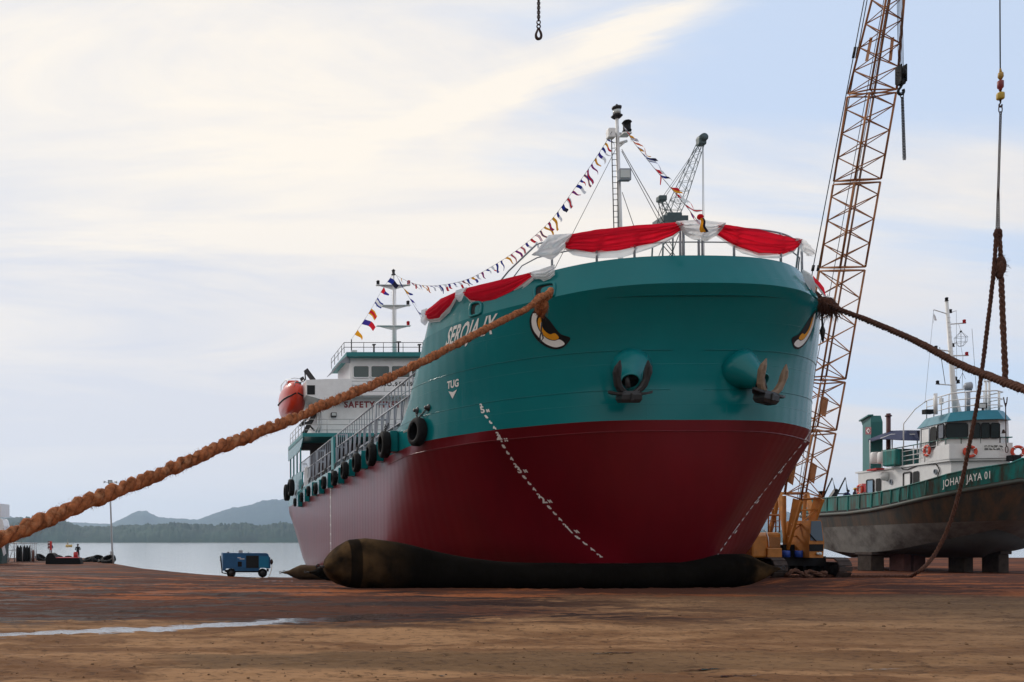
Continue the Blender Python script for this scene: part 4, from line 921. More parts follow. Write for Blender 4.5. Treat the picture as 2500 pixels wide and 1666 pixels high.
for v in (835, 846.5): b.tube([(-xr-.1, WD+4.6, zv(v, WD-.5)), (-xr-.1, WD-.3, zv(v, WD-.5)), (xr+.1, WD-.3, zv(v, WD-.5)), (xr+.1, WD+4.6, zv(v, WD-.5))], .022, 5)
for x in np.linspace(-xr-.1, xr+.1, 7): b.tube([(x, WD-.3, zroof), (x, WD-.3, zv(835, WD-.5))], .022, 5)
for d in np.linspace(WD+.6, WD+4.6, 4): b.tube([(-xr-.1, d, zroof), (-xr-.1, d, zv(835, WD-.5))], .022, 5)
b.tube([s_d(858, 868, WD-.3), s_d(858, 829, WD-.3)], .04, 6)
b.build('roof_rail', M['steel'], SHIP)
b = MB(); wrect(b, 858, 855, 872, 866, WD-.5, .25, bev=.02); b.build('roof_floodlight', M['lamp_glass'], SHIP)
b = MB(); q = s_d(913, 866, WD+.8); b.tube([q, q+V((0, 0, .66))], .06, 8); b.box(q+V((0, 0, .68)), (.22, .22, .06)); q = s_d(1024, 866, WD+.8); b.tube([q, q+V((0, 0, .66))], .06, 8); b.box(q+V((0, 0, .68)), (.22, .22, .06)); q = s_d(973, 866, WD+1.3); b.tube([q, q+V((0, 0, .85))], .06, 8); b.box(q+V((0, 0, .87)), (.32, .2, .06)); b.build('roof_vent', mat('brown-black post', (.03, .02, .02), .6), SHIP)
# signal mast
MD = 39.0; zm = lambda v: zv(v, MD); xm = xu(963, MD)
b = MB(); b.tube([(xm, MD, zroof-.1), (xm, MD, zm(760)), (xm, MD, zm(672))], [.125, .095, .065], 10); b.tube([(xm+.16, MD, zroof), (xm+.14, MD, zm(700))], .035, 6)
for k in range(26): z = lerp(zroof+.3, zm(700), k/25); b.tube([(xm-.22, MD, z), (xm-.08, MD, z)], .012, 4)
mo = b.build('signal_mast', M['white'], SHIP)
b = MB(); b.lathe((xm, MD, zm(672)), (0, 0, 1), [(0, .08), (.02, .17), (.08, .12), (.1, .10), (.3, .10), (.32, .14), (.38, .08), (.44, .01)], 10); b.build('masthead_lamp', M['steel'], mo)
def lamp(parent, c, h=.34, r=.11, m=None, name='signal_lamp'):
    b = MB(); b.lathe(c, (0, 0, 1), [(0, r*1.25), (.03, r*1.25), (.05, r*.8), (h*.2, r), (h*.75, r), (h*.8, r*1.2), (h*.9, r*.9), (h, r*.25)], 10); return b.build(name, m or M['steel'], parent)
for v, ls in ((697, ((925, M['steel']), (1000, M['lamp_red']))), (746.5, ((925, M['steel']), (998, M['steel']))), (796.5, ((998, M['lamp_red']),))):
    z = zm(v); a, c = xu(920.5, MD), xu(1003.5, MD)
    b = MB(); b.box(((a+c)/2, MD, z), (c-a, .3, .04)); b.prism([(a+.1, MD-.02, z-.02), (c-.1, MD-.02, z-.02), (xm+.15, MD-.02, z-.28), (xm-.15, MD-.02, z-.28)], (0, .04, 0)); pl = b.build('mast_platform', M['white'], mo)
    for u, m in ls: lamp(pl, V((xu(u, MD), MD, z+.02)), m=m)
# davit
b = MB()
dv = WD+2.2
b.bar(s_d(746, 903, dv), s_d(766, 930, dv), .22, .3); b.bar(s_d(744, 905, dv), s_d(746, 928, dv), .08); b.bar(s_d(736, 922, dv), s_d(741, 932, dv), .25); b.build('boat_davit', M['steel'], SHIP); b = MB()
b.bar(s_d(770, 1008, dv-1), s_d(742, 1060, dv-1), .25, .3); b.bar(s_d(756, 1012, dv+2), s_d(733, 1040, dv+2), .2, .2); b.bar(s_d(731, 1040, dv-1), s_d(760, 1028, dv-1), .15); b.bar(s_d(758, 1042, dv-1), s_d(768, 1052, dv-1), .1)
b.build('boat_davit', M['steel'], SHIP)
# orange enclosed lifeboat hung outboard at the stern quarter
LB = thing('lifeboat', 'orange enclosed lifeboat with black gunwale hung at the stern', 'lifeboat', tuple(S3(s_d(724, 1012, WD+.4))))
def lb_ring(y, w, h, z0): return [V((w*math.copysign(abs(math.cos(a))**.75, math.cos(a)), y, z0+h*math.copysign(abs(math.sin(a))**.85, math.sin(a)))) for a in [2*math.pi*k/24 for k in range(24)]]
b = MB(); b.loft([lb_ring(y, w, h, z) for y, w, h, z in ((-.25, .02, .02, 1.5), (-.15, .25, .55, 1.35), (.2, .5, .95, 1.25), (.9, .72, 1.18, 1.2), (2.2, .8, 1.22, 1.22), (3.8, .78, 1.2, 1.22), (4.8, .6, 1.0, 1.25), (5.3, .2, .5, 1.3))]); b.box((0, 2.9, 2.35), (.8, 2.6, .5), bev=.1); b.build('boat_hull', M['lifeboat'], LB)
b = MB()
for s in (-1, 1): b.tube([(s*.06, -.25, 1.42), (s*.32, -.1, 1.30), (s*.56, .25, 1.24), (s*.75, .9, 1.18), (s*.83, 2.2, 1.16), (s*.81, 3.8, 1.18), (s*.62, 4.8, 1.25)], .05, 6)
b.build('gunwale', M['black'], LB)
b = MB(); b.box((.14, .22, 2.16), (.42, .12, .16), bev=.02); b.build('boat_window', M['glass'], LB)
b = MB()
for s in (-1, 1): b.tube([(s*.5, .3, 1.9), (s*.62, .9, 2.5), (s*.62, 3.5, 2.55), (s*.5, 4.6, 2.3)], .025, 5)
b.tube([(-.62, .9, 2.5), (-.1, .15, 2.5), (.3, .2, 2.45)], .02, 5); b.tube([(-.2, -.1, 1.9), (-.05, -.05, 2.35)], .025, 5)
b.build('grab_rail', M['alu'], LB)
# ------------------------------------------------------------------ launching airbags
def airbag(label, stations, Y, ks, m, group='launching airbags under the ship', tip=True, hw=.8, mud=False):
    """stations: (u, v top, v bottom) as read off at the bag's near face"""
    root = thing('launching_airbag', label, 'airbag', (0, 0, 0), group=group); rings = []
    us = [s_[0] for s_ in stations]
    for u in np.concatenate([np.linspace(us[0], us[0]+60, 14), np.linspace(us[0]+70, us[-1]-62, 26), np.linspace(us[-1]-56, us[-1], 14)]):
        vt, vb = interp(u, us, [s_[1] for s_ in stations]), interp(u, us, [s_[2] for s_ in stations])
        a, c = P(u, vt, Y), P(u, vb, Y); zc, h = (a.z+c.z)/2, abs(a.z-c.z)/2; w = hw*min(1, (h/.5)**.7)*(1.15-.15*min(1, h/.75))
        rings.append([V((a.x+.0, Y+w*.9+w*math.copysign(abs(math.cos(t))**.85, math.cos(t)), zc+h*math.copysign(abs(math.sin(t))**.85, math.sin(t))+.01*math.sin(5*t+u*.05))) for t in [2*math.pi*k/28 for k in range(28)]])
    b = MB(); b.loft(rings)
    if False:
        n_ = 28
        for i, f in enumerate(b.f):
            p_ = pix(b.v[f[0]]); w_ = p_[0]+12*math.sin(b.v[f[0]][2]*5)
            b.mi[i] = 1 if (w_ < 905 and not 868 < w_ < 885 and b.v[f[0]][2] > .12) or w_ > 1838 else 0
    b.build('bag_body', [m, M['bag_mud']], root)
    for s_, e in ((stations[0], -1), (stations[-1], 1)):
        p = P(s_[0], (s_[1]+s_[2])/2, Y); p.y = sum(q.y for q in rings[0 if e < 0 else -1])/28
        b = MB(); b.tube([p+V((-.05*e, 0, 0)), p+V((.14*e, 0, .01))], [.05, .04], 10); b.torus(p+V((.2*e, 0, .015)), (0, 1, 0), .06, .02, 12, 6); b.build('end_fitting', M['steel'], root)
    return root
AB = [(795, 1378, 1392), (803, 1366, 1404), (815, 1354, 1417), (835, 1334, 1430), (860, 1319, 1437), (900, 1314, 1441), (960, 1319, 1443), (1040, 1336, 1444), (1120, 1357, 1445), (1250, 1374, 1446), (1500, 1378, 1447), (1700, 1373, 1444), (1780, 1358, 1441), (1825, 1350, 1438), (1850, 1354, 1433), (1872, 1368, 1421), (1890, 1379, 1404), (1905, 1385, 1393)]
bag = airbag('huge black muddy airbag squashed under the bow', AB, 29.5, 1, M['bag'], hw=.85, mud=True)
def row_bag(label, u0, Y, h, m, u1): 
    zb = gz(9, Y); vb = VC-(zb-EYE)/Y*FPX; vt = vb-h/Y*FPX; vm = (vb+vt)/2; k = FPX/Y
    st = [(u0, vm-2, vm+2), (u0+.25*k, lerp(vm, vt, .22), lerp(vm, vb, .22)), (u0+.6*k, lerp(vm, vt, .62), lerp(vm, vb, .66)), (u0+1.0*k, lerp(vm, vt, .95), lerp(vm, vb, .98)), (u0+1.5*k, vt, vb), (u1-1.5*k, vt, vb), (u1-.6*k, lerp(vm, vt, .62), lerp(vm, vb, .66)), (u1, vm-2, vm+2)]
    return airbag(label, st, Y, 1, m, hw=.6)
row_bag('muddy airbag just behind the huge front one', 756, 48.5, .90, M['bag'], 1560)
row_bag('muddy airbag with pointed end below the stern', 693, 57, .86, M['bag_mud'], 1380)
row_bag('aftmost muddy airbag, half hidden by the one before it', 701, 65, .95, M['bag_mud'], 1270)
# ------------------------------------------------------------------ ropes
def smooth3(pts, k=10):
    out = []; n = len(pts)
    for i in range(n-1):
        p = [np.array(pts[min(max(i+j, 0), n-1)]) for j in (-1, 0, 1, 2)]
        for s_ in range(k):
            f = s_/k; out.append(V(.5*((2*p[1])+(-p[0]+p[2])*f+(2*p[0]-5*p[1]+4*p[2]-p[3])*f*f+(-p[0]+3*p[1]-3*p[2]+p[3])*f**3)))
    out.append(V(pts[-1])); return out
def resample(pts, step):
    L_ = [0]
    for i in range(1, len(pts)): L_.append(L_[-1]+(pts[i]-pts[i-1]).length)
    n = max(2, int(L_[-1]/step)); out = []
    xs = [p.x for p in pts]; ysq = [p.y for p in pts]; zs = [p.z for p in pts]
    for i in range(n+1):
        s_ = L_[-1]*i/n; out.append(V((np.interp(s_, L_, xs), np.interp(s_, L_, ysq), np.interp(s_, L_, zs))))
    return out
def rope_mb(pts, Rr, pitch=None, strands=3, rough=.22, step=None, seed=0, n=7):
    """laid rope: strands twisted round the path"""
    b = MB(); pts = resample([V(p) for p in pts], step or Rr*.7); pitch = pitch or Rr*7.5; m = len(pts); fr = []; a = None
    for i, p in enumerate(pts):
        d = (pts[min(i+1, m-1)]-pts[max(i-1, 0)]).normalized()
        if a is None: a, c = frame(d)
        else: a = (a-d*a.dot(d)).normalized(); c = a.cross(d)
        fr.append((a.copy(), c.copy()))
    st = (pts[1]-pts[0]).length
    for k in range(strands):
        q, rs = [], []
        for i, p in enumerate(pts):
            t = 2*math.pi*(i*st/pitch+k/strands)+(fbm(i*.07, 1.1, seed+9)-.47)*5*rough+(fbm(i*.3, k*2.2, seed+12)-.47)*1.6*rough; a, c = fr[i]; w = 1+(fbm(i*.28, k*7.3, seed)-.47)*rough*2.4+(fbm(i*.9, k*5.3, seed+2)-.47)*rough*1.2
            q.append(p+(a*math.cos(t)+c*math.sin(t))*Rr*.50*(1+(fbm(i*.5, k*3.1, seed+4)-.47)*rough)); rs.append(Rr*.56*w)
        b.tube(q, rs, n)
    return b, pts, fr
def fuzz(pts, fr, Rr, per_m, length, seed=0, down=.4):
    b = MB(); rr = random.Random(seed); st = (pts[1]-pts[0]).length
    for i in range(len(pts)-1):
        for _ in range(np.random.RandomState(seed+i).poisson(per_m*st)):
            a, c = fr[i]; t = rr.uniform(0, 2*math.pi); o = (a*math.cos(t)+c*math.sin(t)); d = (pts[i+1]-pts[i]).normalized()*rr.uniform(-1.6, 1.6)+o*rr.uniform(.5, 1.3)+V((0, 0, -down*rr.random()))
            p = pts[i]+o*Rr*rr.uniform(.82, 1.02); L_ = length*rr.uniform(.4, 1.5); w = length*rr.uniform(.025, .07); s_ = d.cross(o).normalized()*w; d.normalize()
            mid = p+d*L_*.55+V((0, 0, -.15*L_*rr.random()))
            b.add([p-s_, p+s_, mid+s_*.6, mid-s_*.6, p+d*L_+V((0, 0, -.4*L_*rr.random()))], [(0, 1, 2, 3), (3, 2, 4)])
    return b
def rope_thing(name, label, path, Rr, m, cat='rope', group=None, hair=60, hlen=.09, seed=0, rough=.22, pitch=None):
    root = thing(name, label, cat, (0, 0, 0), group=group); b, pts, fr = rope_mb(path, Rr, rough=rough, seed=seed, pitch=pitch); b.build('laid_strands', m, root)
    if hair: fuzz(pts, fr, Rr, hair, hlen, seed).build('loose_fibres', m, root, fix=False)
    return root
def frayed_lump(root, c, axis, L_, r, m, seed, n=420, hl=.30, hang=.5):
    """shaggy knot of rope with fibres hanging out"""
    rr = random.Random(seed); c = V(c); d = V(axis).normalized(); a, e = frame(d); b = MB()
    rings = [[c+d*(t-.5)*L_+(a*math.cos(q)+e*math.sin(q))*r*(math.sin(math.pi*min(max(t, .02), .98))**.5)*(1+.45*(fbm(q*1.6, t*6, seed)-.47)) for q in [2*math.pi*k/14 for k in range(14)]] for t in np.linspace(0, 1, 12)]
    b.loft(rings); b.build('rope_knot', m, root)
    b = MB()
    for _ in range(n):
        t = rr.random(); q = rr.uniform(0, 2*math.pi); o = a*math.cos(q)+e*math.sin(q); p = c+d*(t-.5)*L_+o*r*math.sin(math.pi*t)**.5*.9
        g = (o*rr.uniform(.1, .7)+d*rr.uniform(-.5, .9)+V((0, 0, -hang*rr.uniform(.4, 1.4)))).normalized(); L2 = hl*rr.uniform(.35, 1.2); w = o.cross(g).normalized()*rr.uniform(.006, .016)
        mid = p+g*L2*.5+V((0, 0, -.1*L2)); b.add([p-w, p+w, mid+w*.7, mid-w*.7, p+g*L2+V((0, 0, -.35*L2))], [(0, 1, 2, 3), (3, 2, 4)])
    b.build('frayed_fibres', m, root, fix=False)
A, B_ = P(1346, 712, 28.75), P(-80, 1338, 8.7)
tr = [(1346, 712), (1312, 733), (1281, 757), (1230, 781), (1179, 807), (1127, 834), (1076, 860), (1027, 885), (955, 920), (880, 952), (786, 991), (690, 1033), (531, 1094), (440, 1135), (350, 1174), (264, 1206), (178, 1237), (71, 1287), (0, 1316), (-80, 1349)]
path = []
for u, v in tr:
    r_ = (u-UC)/FPX; t = (A.x-r_*A.y)/((A.x-r_*A.y)-(B_.x-r_*B_.y)); Yd = lerp(A.y, B_.y, t); path.append(P(u, v, Yd))
r = rope_thing('mooring_rope', 'thick hairy orange-brown rope from the left bow to the lower left', smooth3(path, 24), .082, M['rope'], group='heavy bow ropes', hair=420, hlen=.034, seed=3, rough=.62)
frayed_lump(r, P(1321, 746, 28.3), V((.12, -.1, -1)), .62, .20, M['rope'], 5, n=380, hl=.13)
frayed_lump(r, P(1322, 728, 28.3), V((1, 0, .35)), .5, .15, M['rope'], 6, n=120, hl=.10)
b = MB(); b.tube([P(1344, 709, 28.8), P(1341, 722, 28.45), P(1325, 735, 28.2)], .1, 8); b.build('rope_eye', M['rope'], r)
b = MB(); b.tube([P(1322, 788, 28.3), P(1321, 812, 28.45), P(1318, 824, 28.5), P(1320, 835, 28.5), P(1326, 826, 28.5), P(1323, 812, 28.45)], .022, 6); b.build('hanging_lashing', M['steel'], r)
tr = [(1984, 720, 30.2), (2012, 738, 30.0), (2050, 757, 29.0), (2114, 781, 27.6), (2231, 831, 24.6), (2337, 887, 21.6), (2420, 921, 19.5), (2500, 951, 17.8), (2590, 990, 16.2)]
r = rope_thing('mooring_rope', 'thick dark rope running from the right bow shoulder off to the right', smooth3([P(*q) for q in tr], 22), .080, M['rope_dark'], group='heavy bow ropes', hair=90, hlen=.04, seed=9, rough=.2)
frayed_lump(r, P(2018, 747, 29.8), V((1, 0, -.5)), .75, .26, M['rope_dark'], 8, n=500, hl=.26)
b, _, _ = rope_mb([P(1984, 716, 30.0), P(1998, 726, 30.0), P(2012, 741, 29.9)], .11, seed=3); b.build('rope_eye', M['rope_dark'], r)
b = MB(); b.tube([P(2006, 760, 30), P(2008, 795, 30.1), P(2008, 808, 30.1), P(2009, 835, 30.2)], [.03, .03, .08, .025], 6); b.build('hanging_lashing', M['steel'], r)
# ------------------------------------------------------------------ hoist at the right : wire, hook gear, chain, doubled rope
HY = 38.0
hs = thing('hoist_line', 'single crane wire with yellow ball weight and long chain at far right', 'hoist', (0, 0, 0))
b = MB(); b.tube([P(2440, -260, HY), P(2442, 168, HY)], .022, 6); b.build('hoist_wire', M['steel'], hs)
b = MB(); b.tube([P(2442, 168, HY), P(2443, 178, HY)], [.03, .05], 8); b.lathe(P(2443, 176, HY), (0, 0, -1), [(0, .04), (.05, .09), (.2, .10), (.3, .05)], 10); b.build('wire_socket', mat('worn yellow hook paint', (.40, .24, .04), .5, var=.3, scale=12, dirt=((.05, .03, .02), .4, 14, (1, 1, 1))), hs); yel = b and M
b = MB(); b.lathe(P(2442.5, 196, HY), (0, 0, -1), [(0, .05), (.05, .11), (.3, .11), (.36, .06), (.42, .05)], 10); b.build('swivel', mat('red swivel paint', (.22, .02, .02), .5, var=.3), hs)
YB = mat('yellow ball paint', (.50, .33, .03), .45, var=.2, scale=8, dirt=((.05, .03, .02), .25, 10, (1, 1, 1)))
b = MB(); c = P(2442.5, 235, HY); b.lathe(c+V((0, 0, .14)), (0, 0, -1), [(0, .10), (.03, .13), (.08, .135), (.2, .135), (.25, .13), (.28, .10)], 16); b.build('ball_weight', YB, hs)
b = MB(); b.tube([P(2442.5, 222, HY), P(2442.5, 248, HY)], .035, 8)
hk = [P(2442.5, 246, HY)+V((x, 0, z)) for x, z in ((0, 0), (0, -.1), (-.05, -.16), (-.04, -.24), (.03, -.26), (.06, -.2), (.05, -.15))]; b.tube(smooth3(hk, 4), .026, 8); b.build('hook', M['rust_chain'], hs)
b = MB(); b.link(P(2442.5, 267, HY), V((0, 0, 1)), V((1, 0, 0)), .27, .14, .018, 14, 6); b.chain(P(2443, 274, HY), P(2437, 472, HY), .13, .075, .017); b.link(P(2437, 470, HY), V((0, 0, 1)), V((.4, 1, 0)), .2, .12, .02)
b.chain(P(2436, 474, HY), P(2433, 562, HY), .12, .06, .014); b.chain(P(2438, 474, HY), P(2439, 562, HY), .12, .06, .014); b.build('lifting_chain', M['rust_chain'], hs)
lp = smooth3([P(2432, 580, HY), P(2431.5, 568, HY), P(2436, 561, HY), P(2441, 566, HY), P(2441.5, 580, HY)], 8)
r = thing('rope_sling', 'doubled brown rope hanging from the chain down to the ground', 'rope', (0, 0, 0))
left = smooth3([P(2432, 578, HY), P(2427, 650, HY), P(2420, 720, HY+.1), P(2409, 810, HY+.2), P(2398, 900, HY+.3), P(2383, 1000, HY+.5), P(2366, 1090, HY+.7), P(2345, 1190, HY+.9), P(2322, 1270, HY+1.1), P(2296, 1330, HY+1.2), P(2270, 1370, HY+1.1), P(2245, 1395, HY+.8)], 10)
gp = [V((P(u, v, 39.2).x, 39.2+.2*math.sin(u*.02), 0)) for u, v in ((2228, 1409), (2200, 1412), (2100, 1411), (2000, 1411), (1960, 1411), (1925, 1410), (1912, 1409), (1890, 1409))]
for p in gp: p.z = gz(p.x, p.y)+.07
left = left+smooth3([left[-1]]+gp, 8)[1:]
b, pts, fr = rope_mb(lp[::-1][-len(lp)//2:]+[], .07) if False else rope_mb(left, .073, seed=4); b.build('laid_strands', M['rope_dark'], r); fuzz(pts, fr, .073, 14, .06, 5).build('loose_fibres', M['rope_dark'], r, fix=False)
b, pts, fr = rope_mb(lp, .085, seed=6); b.build('top_bight', M['rope_dark'], r)
RM = mat('brown laid rope', (.115, .058, .04), .95, var=.45, scale=14, bump=.5, bscale=60, spec=.1)
right = smooth3([P(2441, 578, HY), P(2443, 640, HY), P(2446, 720, HY), P(2449, 800, HY), P(2453, 880, HY), P(2454, 945, HY)], 12)
b, pts, fr = rope_mb(right[:20], .075, seed=8); b.build('laid_strands', RM, r); b, pts, fr = rope_mb(right[18:], .10, seed=9); b.build('laid_strands', RM, r); fuzz(pts, fr, .10, 12, .06, 6).build('loose_fibres', RM, r, fix=False)
frayed_lump(r, P(2441, 652, HY), V((.1, 0, 1)), .95, .20, RM, 12, n=260, hl=.2, hang=-.3)
b = MB(); b.tube([P(2450, 970, HY), P(2452, 982, HY), P(2455, 996, HY), P(2458, 982, HY), P(2459, 970, HY)], .02, 6); b.tube([P(2455, 984, HY), P(2456, 1080, HY), P(2457, 1090, HY)], .018, 5); b.link(P(2458, 1098, HY), V((0, 0, 1)), V((1, 0, 0)), .25, .1, .016); b.build('wire_eye', M['rust_chain'], r)
# slack coils of the rope lying at the foot of the crane
r = thing('rope_coil', 'loose heap of brown rope lying in front of the crane tracks', 'rope', (0, 0, 0))
rr = random.Random(4); cp = []
for u, v, z in ((1985, 1409, .06), (1965, 1404, .2), (1950, 1402, .28), (1938, 1406, .12), (1945, 1411, .06), (1960, 1412, .06), (1972, 1410, .1), (1990, 1411, .06), (2000, 1408, .18), (1985, 1405, .22), (1968, 1409, .1), (1930, 1405, .2), (1918, 1401, .32), (1905, 1403, .26), (1896, 1407, .1), (1905, 1411, .07), (1920, 1411, .07)):
    x = P(u, v, 39.4).x; y = 38.9+rr.uniform(-.25, .25); cp.append(V((x, y, gz(x, y)+z)))
b, pts, fr = rope_mb(smooth3(cp, 8), .085, seed=14); b.build('laid_strands', RM, r); fuzz(pts, fr, .085, 14, .07, 7).build('loose_fibres', RM, r, fix=False)
# ------------------------------------------------------------------ loose chain hook at the top of the picture
CY = 20.0; ch = thing('chain_hook', 'rusty chain with a teardrop eye hanging at top centre of the sky', 'chain hook', (0, 0, 0))
b = MB(); px = CY/FPX
b.chain(P(1315, -160, CY), P(1315, 50, CY), .073, .056, .0115); b.build('chain', M['rust_chain'], ch)
b = MB(); b.link(P(1315, 55, CY), V((0, 0, 1)), V((1, 0, 0)), .085, .075, .013); b.torus(P(1315, 65, CY), (0, 1, 0), .037, .014, 14, 6); b.build('shackle', M['rust_chain'], ch)
td = [(1313.6, 70), (1311.5, 76), (1308.8, 83), (1308.6, 89), (1311, 94), (1315, 95.5), (1319.5, 93.5), (1321.4, 88), (1320.4, 81), (1317.5, 74.5), (1316.4, 70)]
b = MB(); b.tube(smooth3([P(u, v, CY) for u, v in td], 4), [.018+.012*math.sin(math.pi*i/40) for i in range(41)], 8); b.build('teardrop_eye', M['rust_chain'], ch)
# ------------------------------------------------------------------ dress lines of signal flags
FC = [(.02, .035, .28), (.70, .02, .035), (.85, .85, .87), (.85, .36, .02), (.02, .02, .05), (.06, .04, .30)]
FM = [mat('flag cloth '+n, c, .85, var=.1, spec=.1) for n, c in zip(('navy', 'red', 'white', 'amber', 'black', 'purple'), FC)]
for m_ in FM:
    nt = m_.node_tree; b = nt.nodes['Principled BSDF']; t = nt.nodes.new('ShaderNodeBsdfTranslucent'); mx = nt.nodes.new('ShaderNodeMixShader')
    nt.links.new(b.inputs['Base Color'].links[0].from_socket, t.inputs[0]); mx.inputs[0].default_value = .5
    nt.links.new(b.outputs[0], mx.inputs[1]); nt.links.new(t.outputs[0], mx.inputs[2]); nt.links.new(mx.outputs[0], nt.nodes['Material Output'].inputs[0])
def flag_line(label, pts, n, pts2=None, size=(.5, .36), seed=0, t0=.03, t1=.97, swing=(.75, .15, -.6), sv=None, group='dress lines of signal flags', parts=None):
    root = thing('flag_line', label, 'flag line', (0, 0, 0), group=group); path = smooth3(pts, 12)
    b = MB(); b.tube(path, .010, 4); b.build('flag_rope', M['steel'], root); rr = random.Random(seed); L_ = [0]
    for i in range(1, len(path)): L_.append(L_[-1]+(path[i]-path[i-1]).length)
    for k in range(n):
        s_ = L_[-1]*lerp(t0, t1, (k+.5)/n); i = min(np.searchsorted(L_, s_), len(path)-1)-1; i = max(i, 0); p = path[i].lerp(path[i+1], (s_-L_[i])/max(1e-6, L_[i+1]-L_[i])); d = (path[i+1]-path[i]).normalized()
        h = size[1]*rr.uniform(.8, 1.15); w = size[0]*rr.uniform(.75, 1.35); pen = rr.random() < .45; g = V((swing[0]*rr.uniform(.5, 1.3), swing[1]+rr.uniform(-.45, .45), swing[2]*rr.uniform(.5, 1.5))).normalized()
        c1, c2 = rr.choice(((0, 2), (1, 2), (3, 1), (3, 0), (0, 4), (1, 5), (5, 2), (3, 5), (2, 1), (5, 1), (3, 3), (1, 1), (0, 0))); b = MB(); nu, nv = 8, 4; off = d*(h*.5); sd = g.cross(d).normalized(); ph = rr.uniform(0, 6); split = rr.random() < .6
        for a in range(nu+1):
            for c in range(nv+1):
                t = a/nu; hh = h*(1-t*(.75 if pen else .15)); q = p+d*hh*(c/nv-.5)+g*w*t+sd*math.sin(ph+t*5)*.09*t*w*2+V((0, 0, -.12*w*t*t))
                b.v.append(tuple(q))
        for a in range(nu):
            for c in range(nv):
                b.f.append([a*(nv+1)+c, (a+1)*(nv+1)+c, (a+1)*(nv+1)+c+1, a*(nv+1)+c+1]); b.mi.append((1 if a >= nu/2 else 0) if split else (1 if c in (1, 2) else 0)); b.sm.append(True)
        b.build('signal_flag', [FM[c1], FM[c2]], root, fix=False)
    return root
def uvY(lst): return [P(u, v, Yd) for u, v, Yd in lst]
q = [(1494, 322), (1474, 356), (1440, 408), (1402, 462), (1352, 530), (1307, 575), (1254, 617), (1201, 651), (1147, 680), (1094, 694), (1041, 698), (1000, 689), (966, 672)]
flag_line('long curved line of many small flags between the two masts', [P(u, v, lerp(33.2, 65.9, (i/(len(q)-1))**1.1)) for i, (u, v) in enumerate(q)], 50, size=(.42, .30), seed=3)
flag_line('short line of flags from the foremast down to the bow rail', uvY([(1518, 302, 33.2), (1545, 345, 32.0), (1590, 402, 30.6), (1640, 462, 29.4), (1680, 510, 28.6), (1703, 540, 28.2)]), 17, size=(.50, .30), seed=5, swing=(.6, -.2, -.5))
flag_line('line of six flags from the aft mast down to the left of the bridge roof', uvY([(961, 668, 65.9), (935, 705, 65.2), (900, 765, 64.2), (858, 829, 63.1)]), 6, size=(.68, .50), seed=12, swing=(.8, .1, -.45))
flag_line('line of flags from the aft mast down behind the red side swag', uvY([(967, 672, 65.9), (990, 712, 65.5), (1012, 748, 65), (1040, 795, 64.5)]), 5, size=(.62, .42), seed=15, swing=(.7, .1, -.5))
b = MB()
q = [V((p.x, p.y-.12, p.z)) for p in [P(1704, 536, 28.05)]][0]
root = thing('signal_flag', 'limp red, amber and black flag tied at the centre of the bow rail', 'flag', tuple(q))
b = MB(); b.sphere((0, 0, .03), (.10, .07, .09), 10, 6); b.build('red_knot', FM[1], root)
for (x0, x1, c) in ((-.05, .06, 3), (.05, .14, 4)):
    b = MB(); n = 10
    for i in range(n):
        z = -.02-.42*i/(n-1); w = .6+.5*i/n; b.v += [(x0*w+.06*i/n, -.05*math.sin(i*.7)-.02, z), ((x0+x1)/2*w+.06*i/n, -.09-.03*math.sin(i), z-.01), (x1*w+.06*i/n, -.04-.04*math.sin(i*.9), z)]
    for i in range(n-1):
        for k in range(2): b.f.append([i*3+k, i*3+k+1, i*3+k+4, i*3+k+3]); b.mi.append(0); b.sm.append(True)
    b.build('flag_fold', FM[c], root, fix=False)
# ------------------------------------------------------------------ cranes
def lattice(b, p0, p1, e1, e2, w0, w1, h0, h1, bays, rc, rl, end0=True, end1=True, faces=(0, 1, 2, 3)):
    p0, p1 = V(p0), V(p1); sg = ((-1, -1), (1, -1), (1, 1), (-1, 1))
    def c(t, k): return p0.lerp(p1, t)+e1*sg[k][0]*lerp(w0, w1, t)/2+e2*sg[k][1]*lerp(h0, h1, t)/2
    for k in range(4): b.tube([c(0, k), c(1, k)], rc, 6)
    for f in faces:
        k0, k1 = f, (f+1) % 4
        for i in range(bays):
            t0, t1 = i/bays, (i+1)/bays; flip = (i+f) % 2
            b.tube([c(t0, k0 if flip else k1), c(t1, k1 if flip else k0)], rl, 4, caps=False)
    for t, e in ((0, end0), (1, end1)):
        if e:
            for k in range(4): b.tube([c(t, k), c(t, (k+1) % 4)], rl*1.35, 4)
            b.tube([c(t, 0), c(t, 2)], rl, 4)
    return c
YC = mat('weathered crane orange paint', (.45, .165, .022), .55, var=.22, scale=3, dirt=((.12, .055, .025), .3, 2.2, (1, 1, .6)))
LATM = mat('rust-orange boom paint', (.36, .14, .045), .6, var=.25, scale=2, dirt=((.16, .06, .03), .38, 3, (1, 1, 1)))
TRK = mat('muddy track steel', (.05, .035, .03), .85, var=.4, scale=6, bump=.4, dirt=((.20, .12, .09), .3, 3, (1, 1, 1)))
CR = thing('crawler_crane', 'orange crawler crane with tall lattice boom beside the bow', 'crane', (26.7, 41, gz(26.7, 41)))
def cl(p): return V(p)-CR.location
def Pc(u, v, Yd): return cl(P(u, v, Yd))
e1 = V((.985, .17, 0)); 
def bpt(v): t = 1-v/1330; return P(2167-.1692*v, v, lerp(40, 34, t))
bd = (bpt(0)-bpt(1330)).normalized(); e2 = bd.cross(e1).normalized(); e1 = e2.cross(bd).normalized()
secs = [(1215, 1052, 1.0, 1.1, 5), (1052, 928, 1.1, 1.12, 4), (928, 657, 1.12, 1.12, 8), (657, 444, 1.12, 1.12, 7), (444, 228, 1.12, 1.12, 7), (228, -190, 1.12, .42, 14)]
foot0 = bpt(1338); foot1 = bpt(1215)
b = MB()
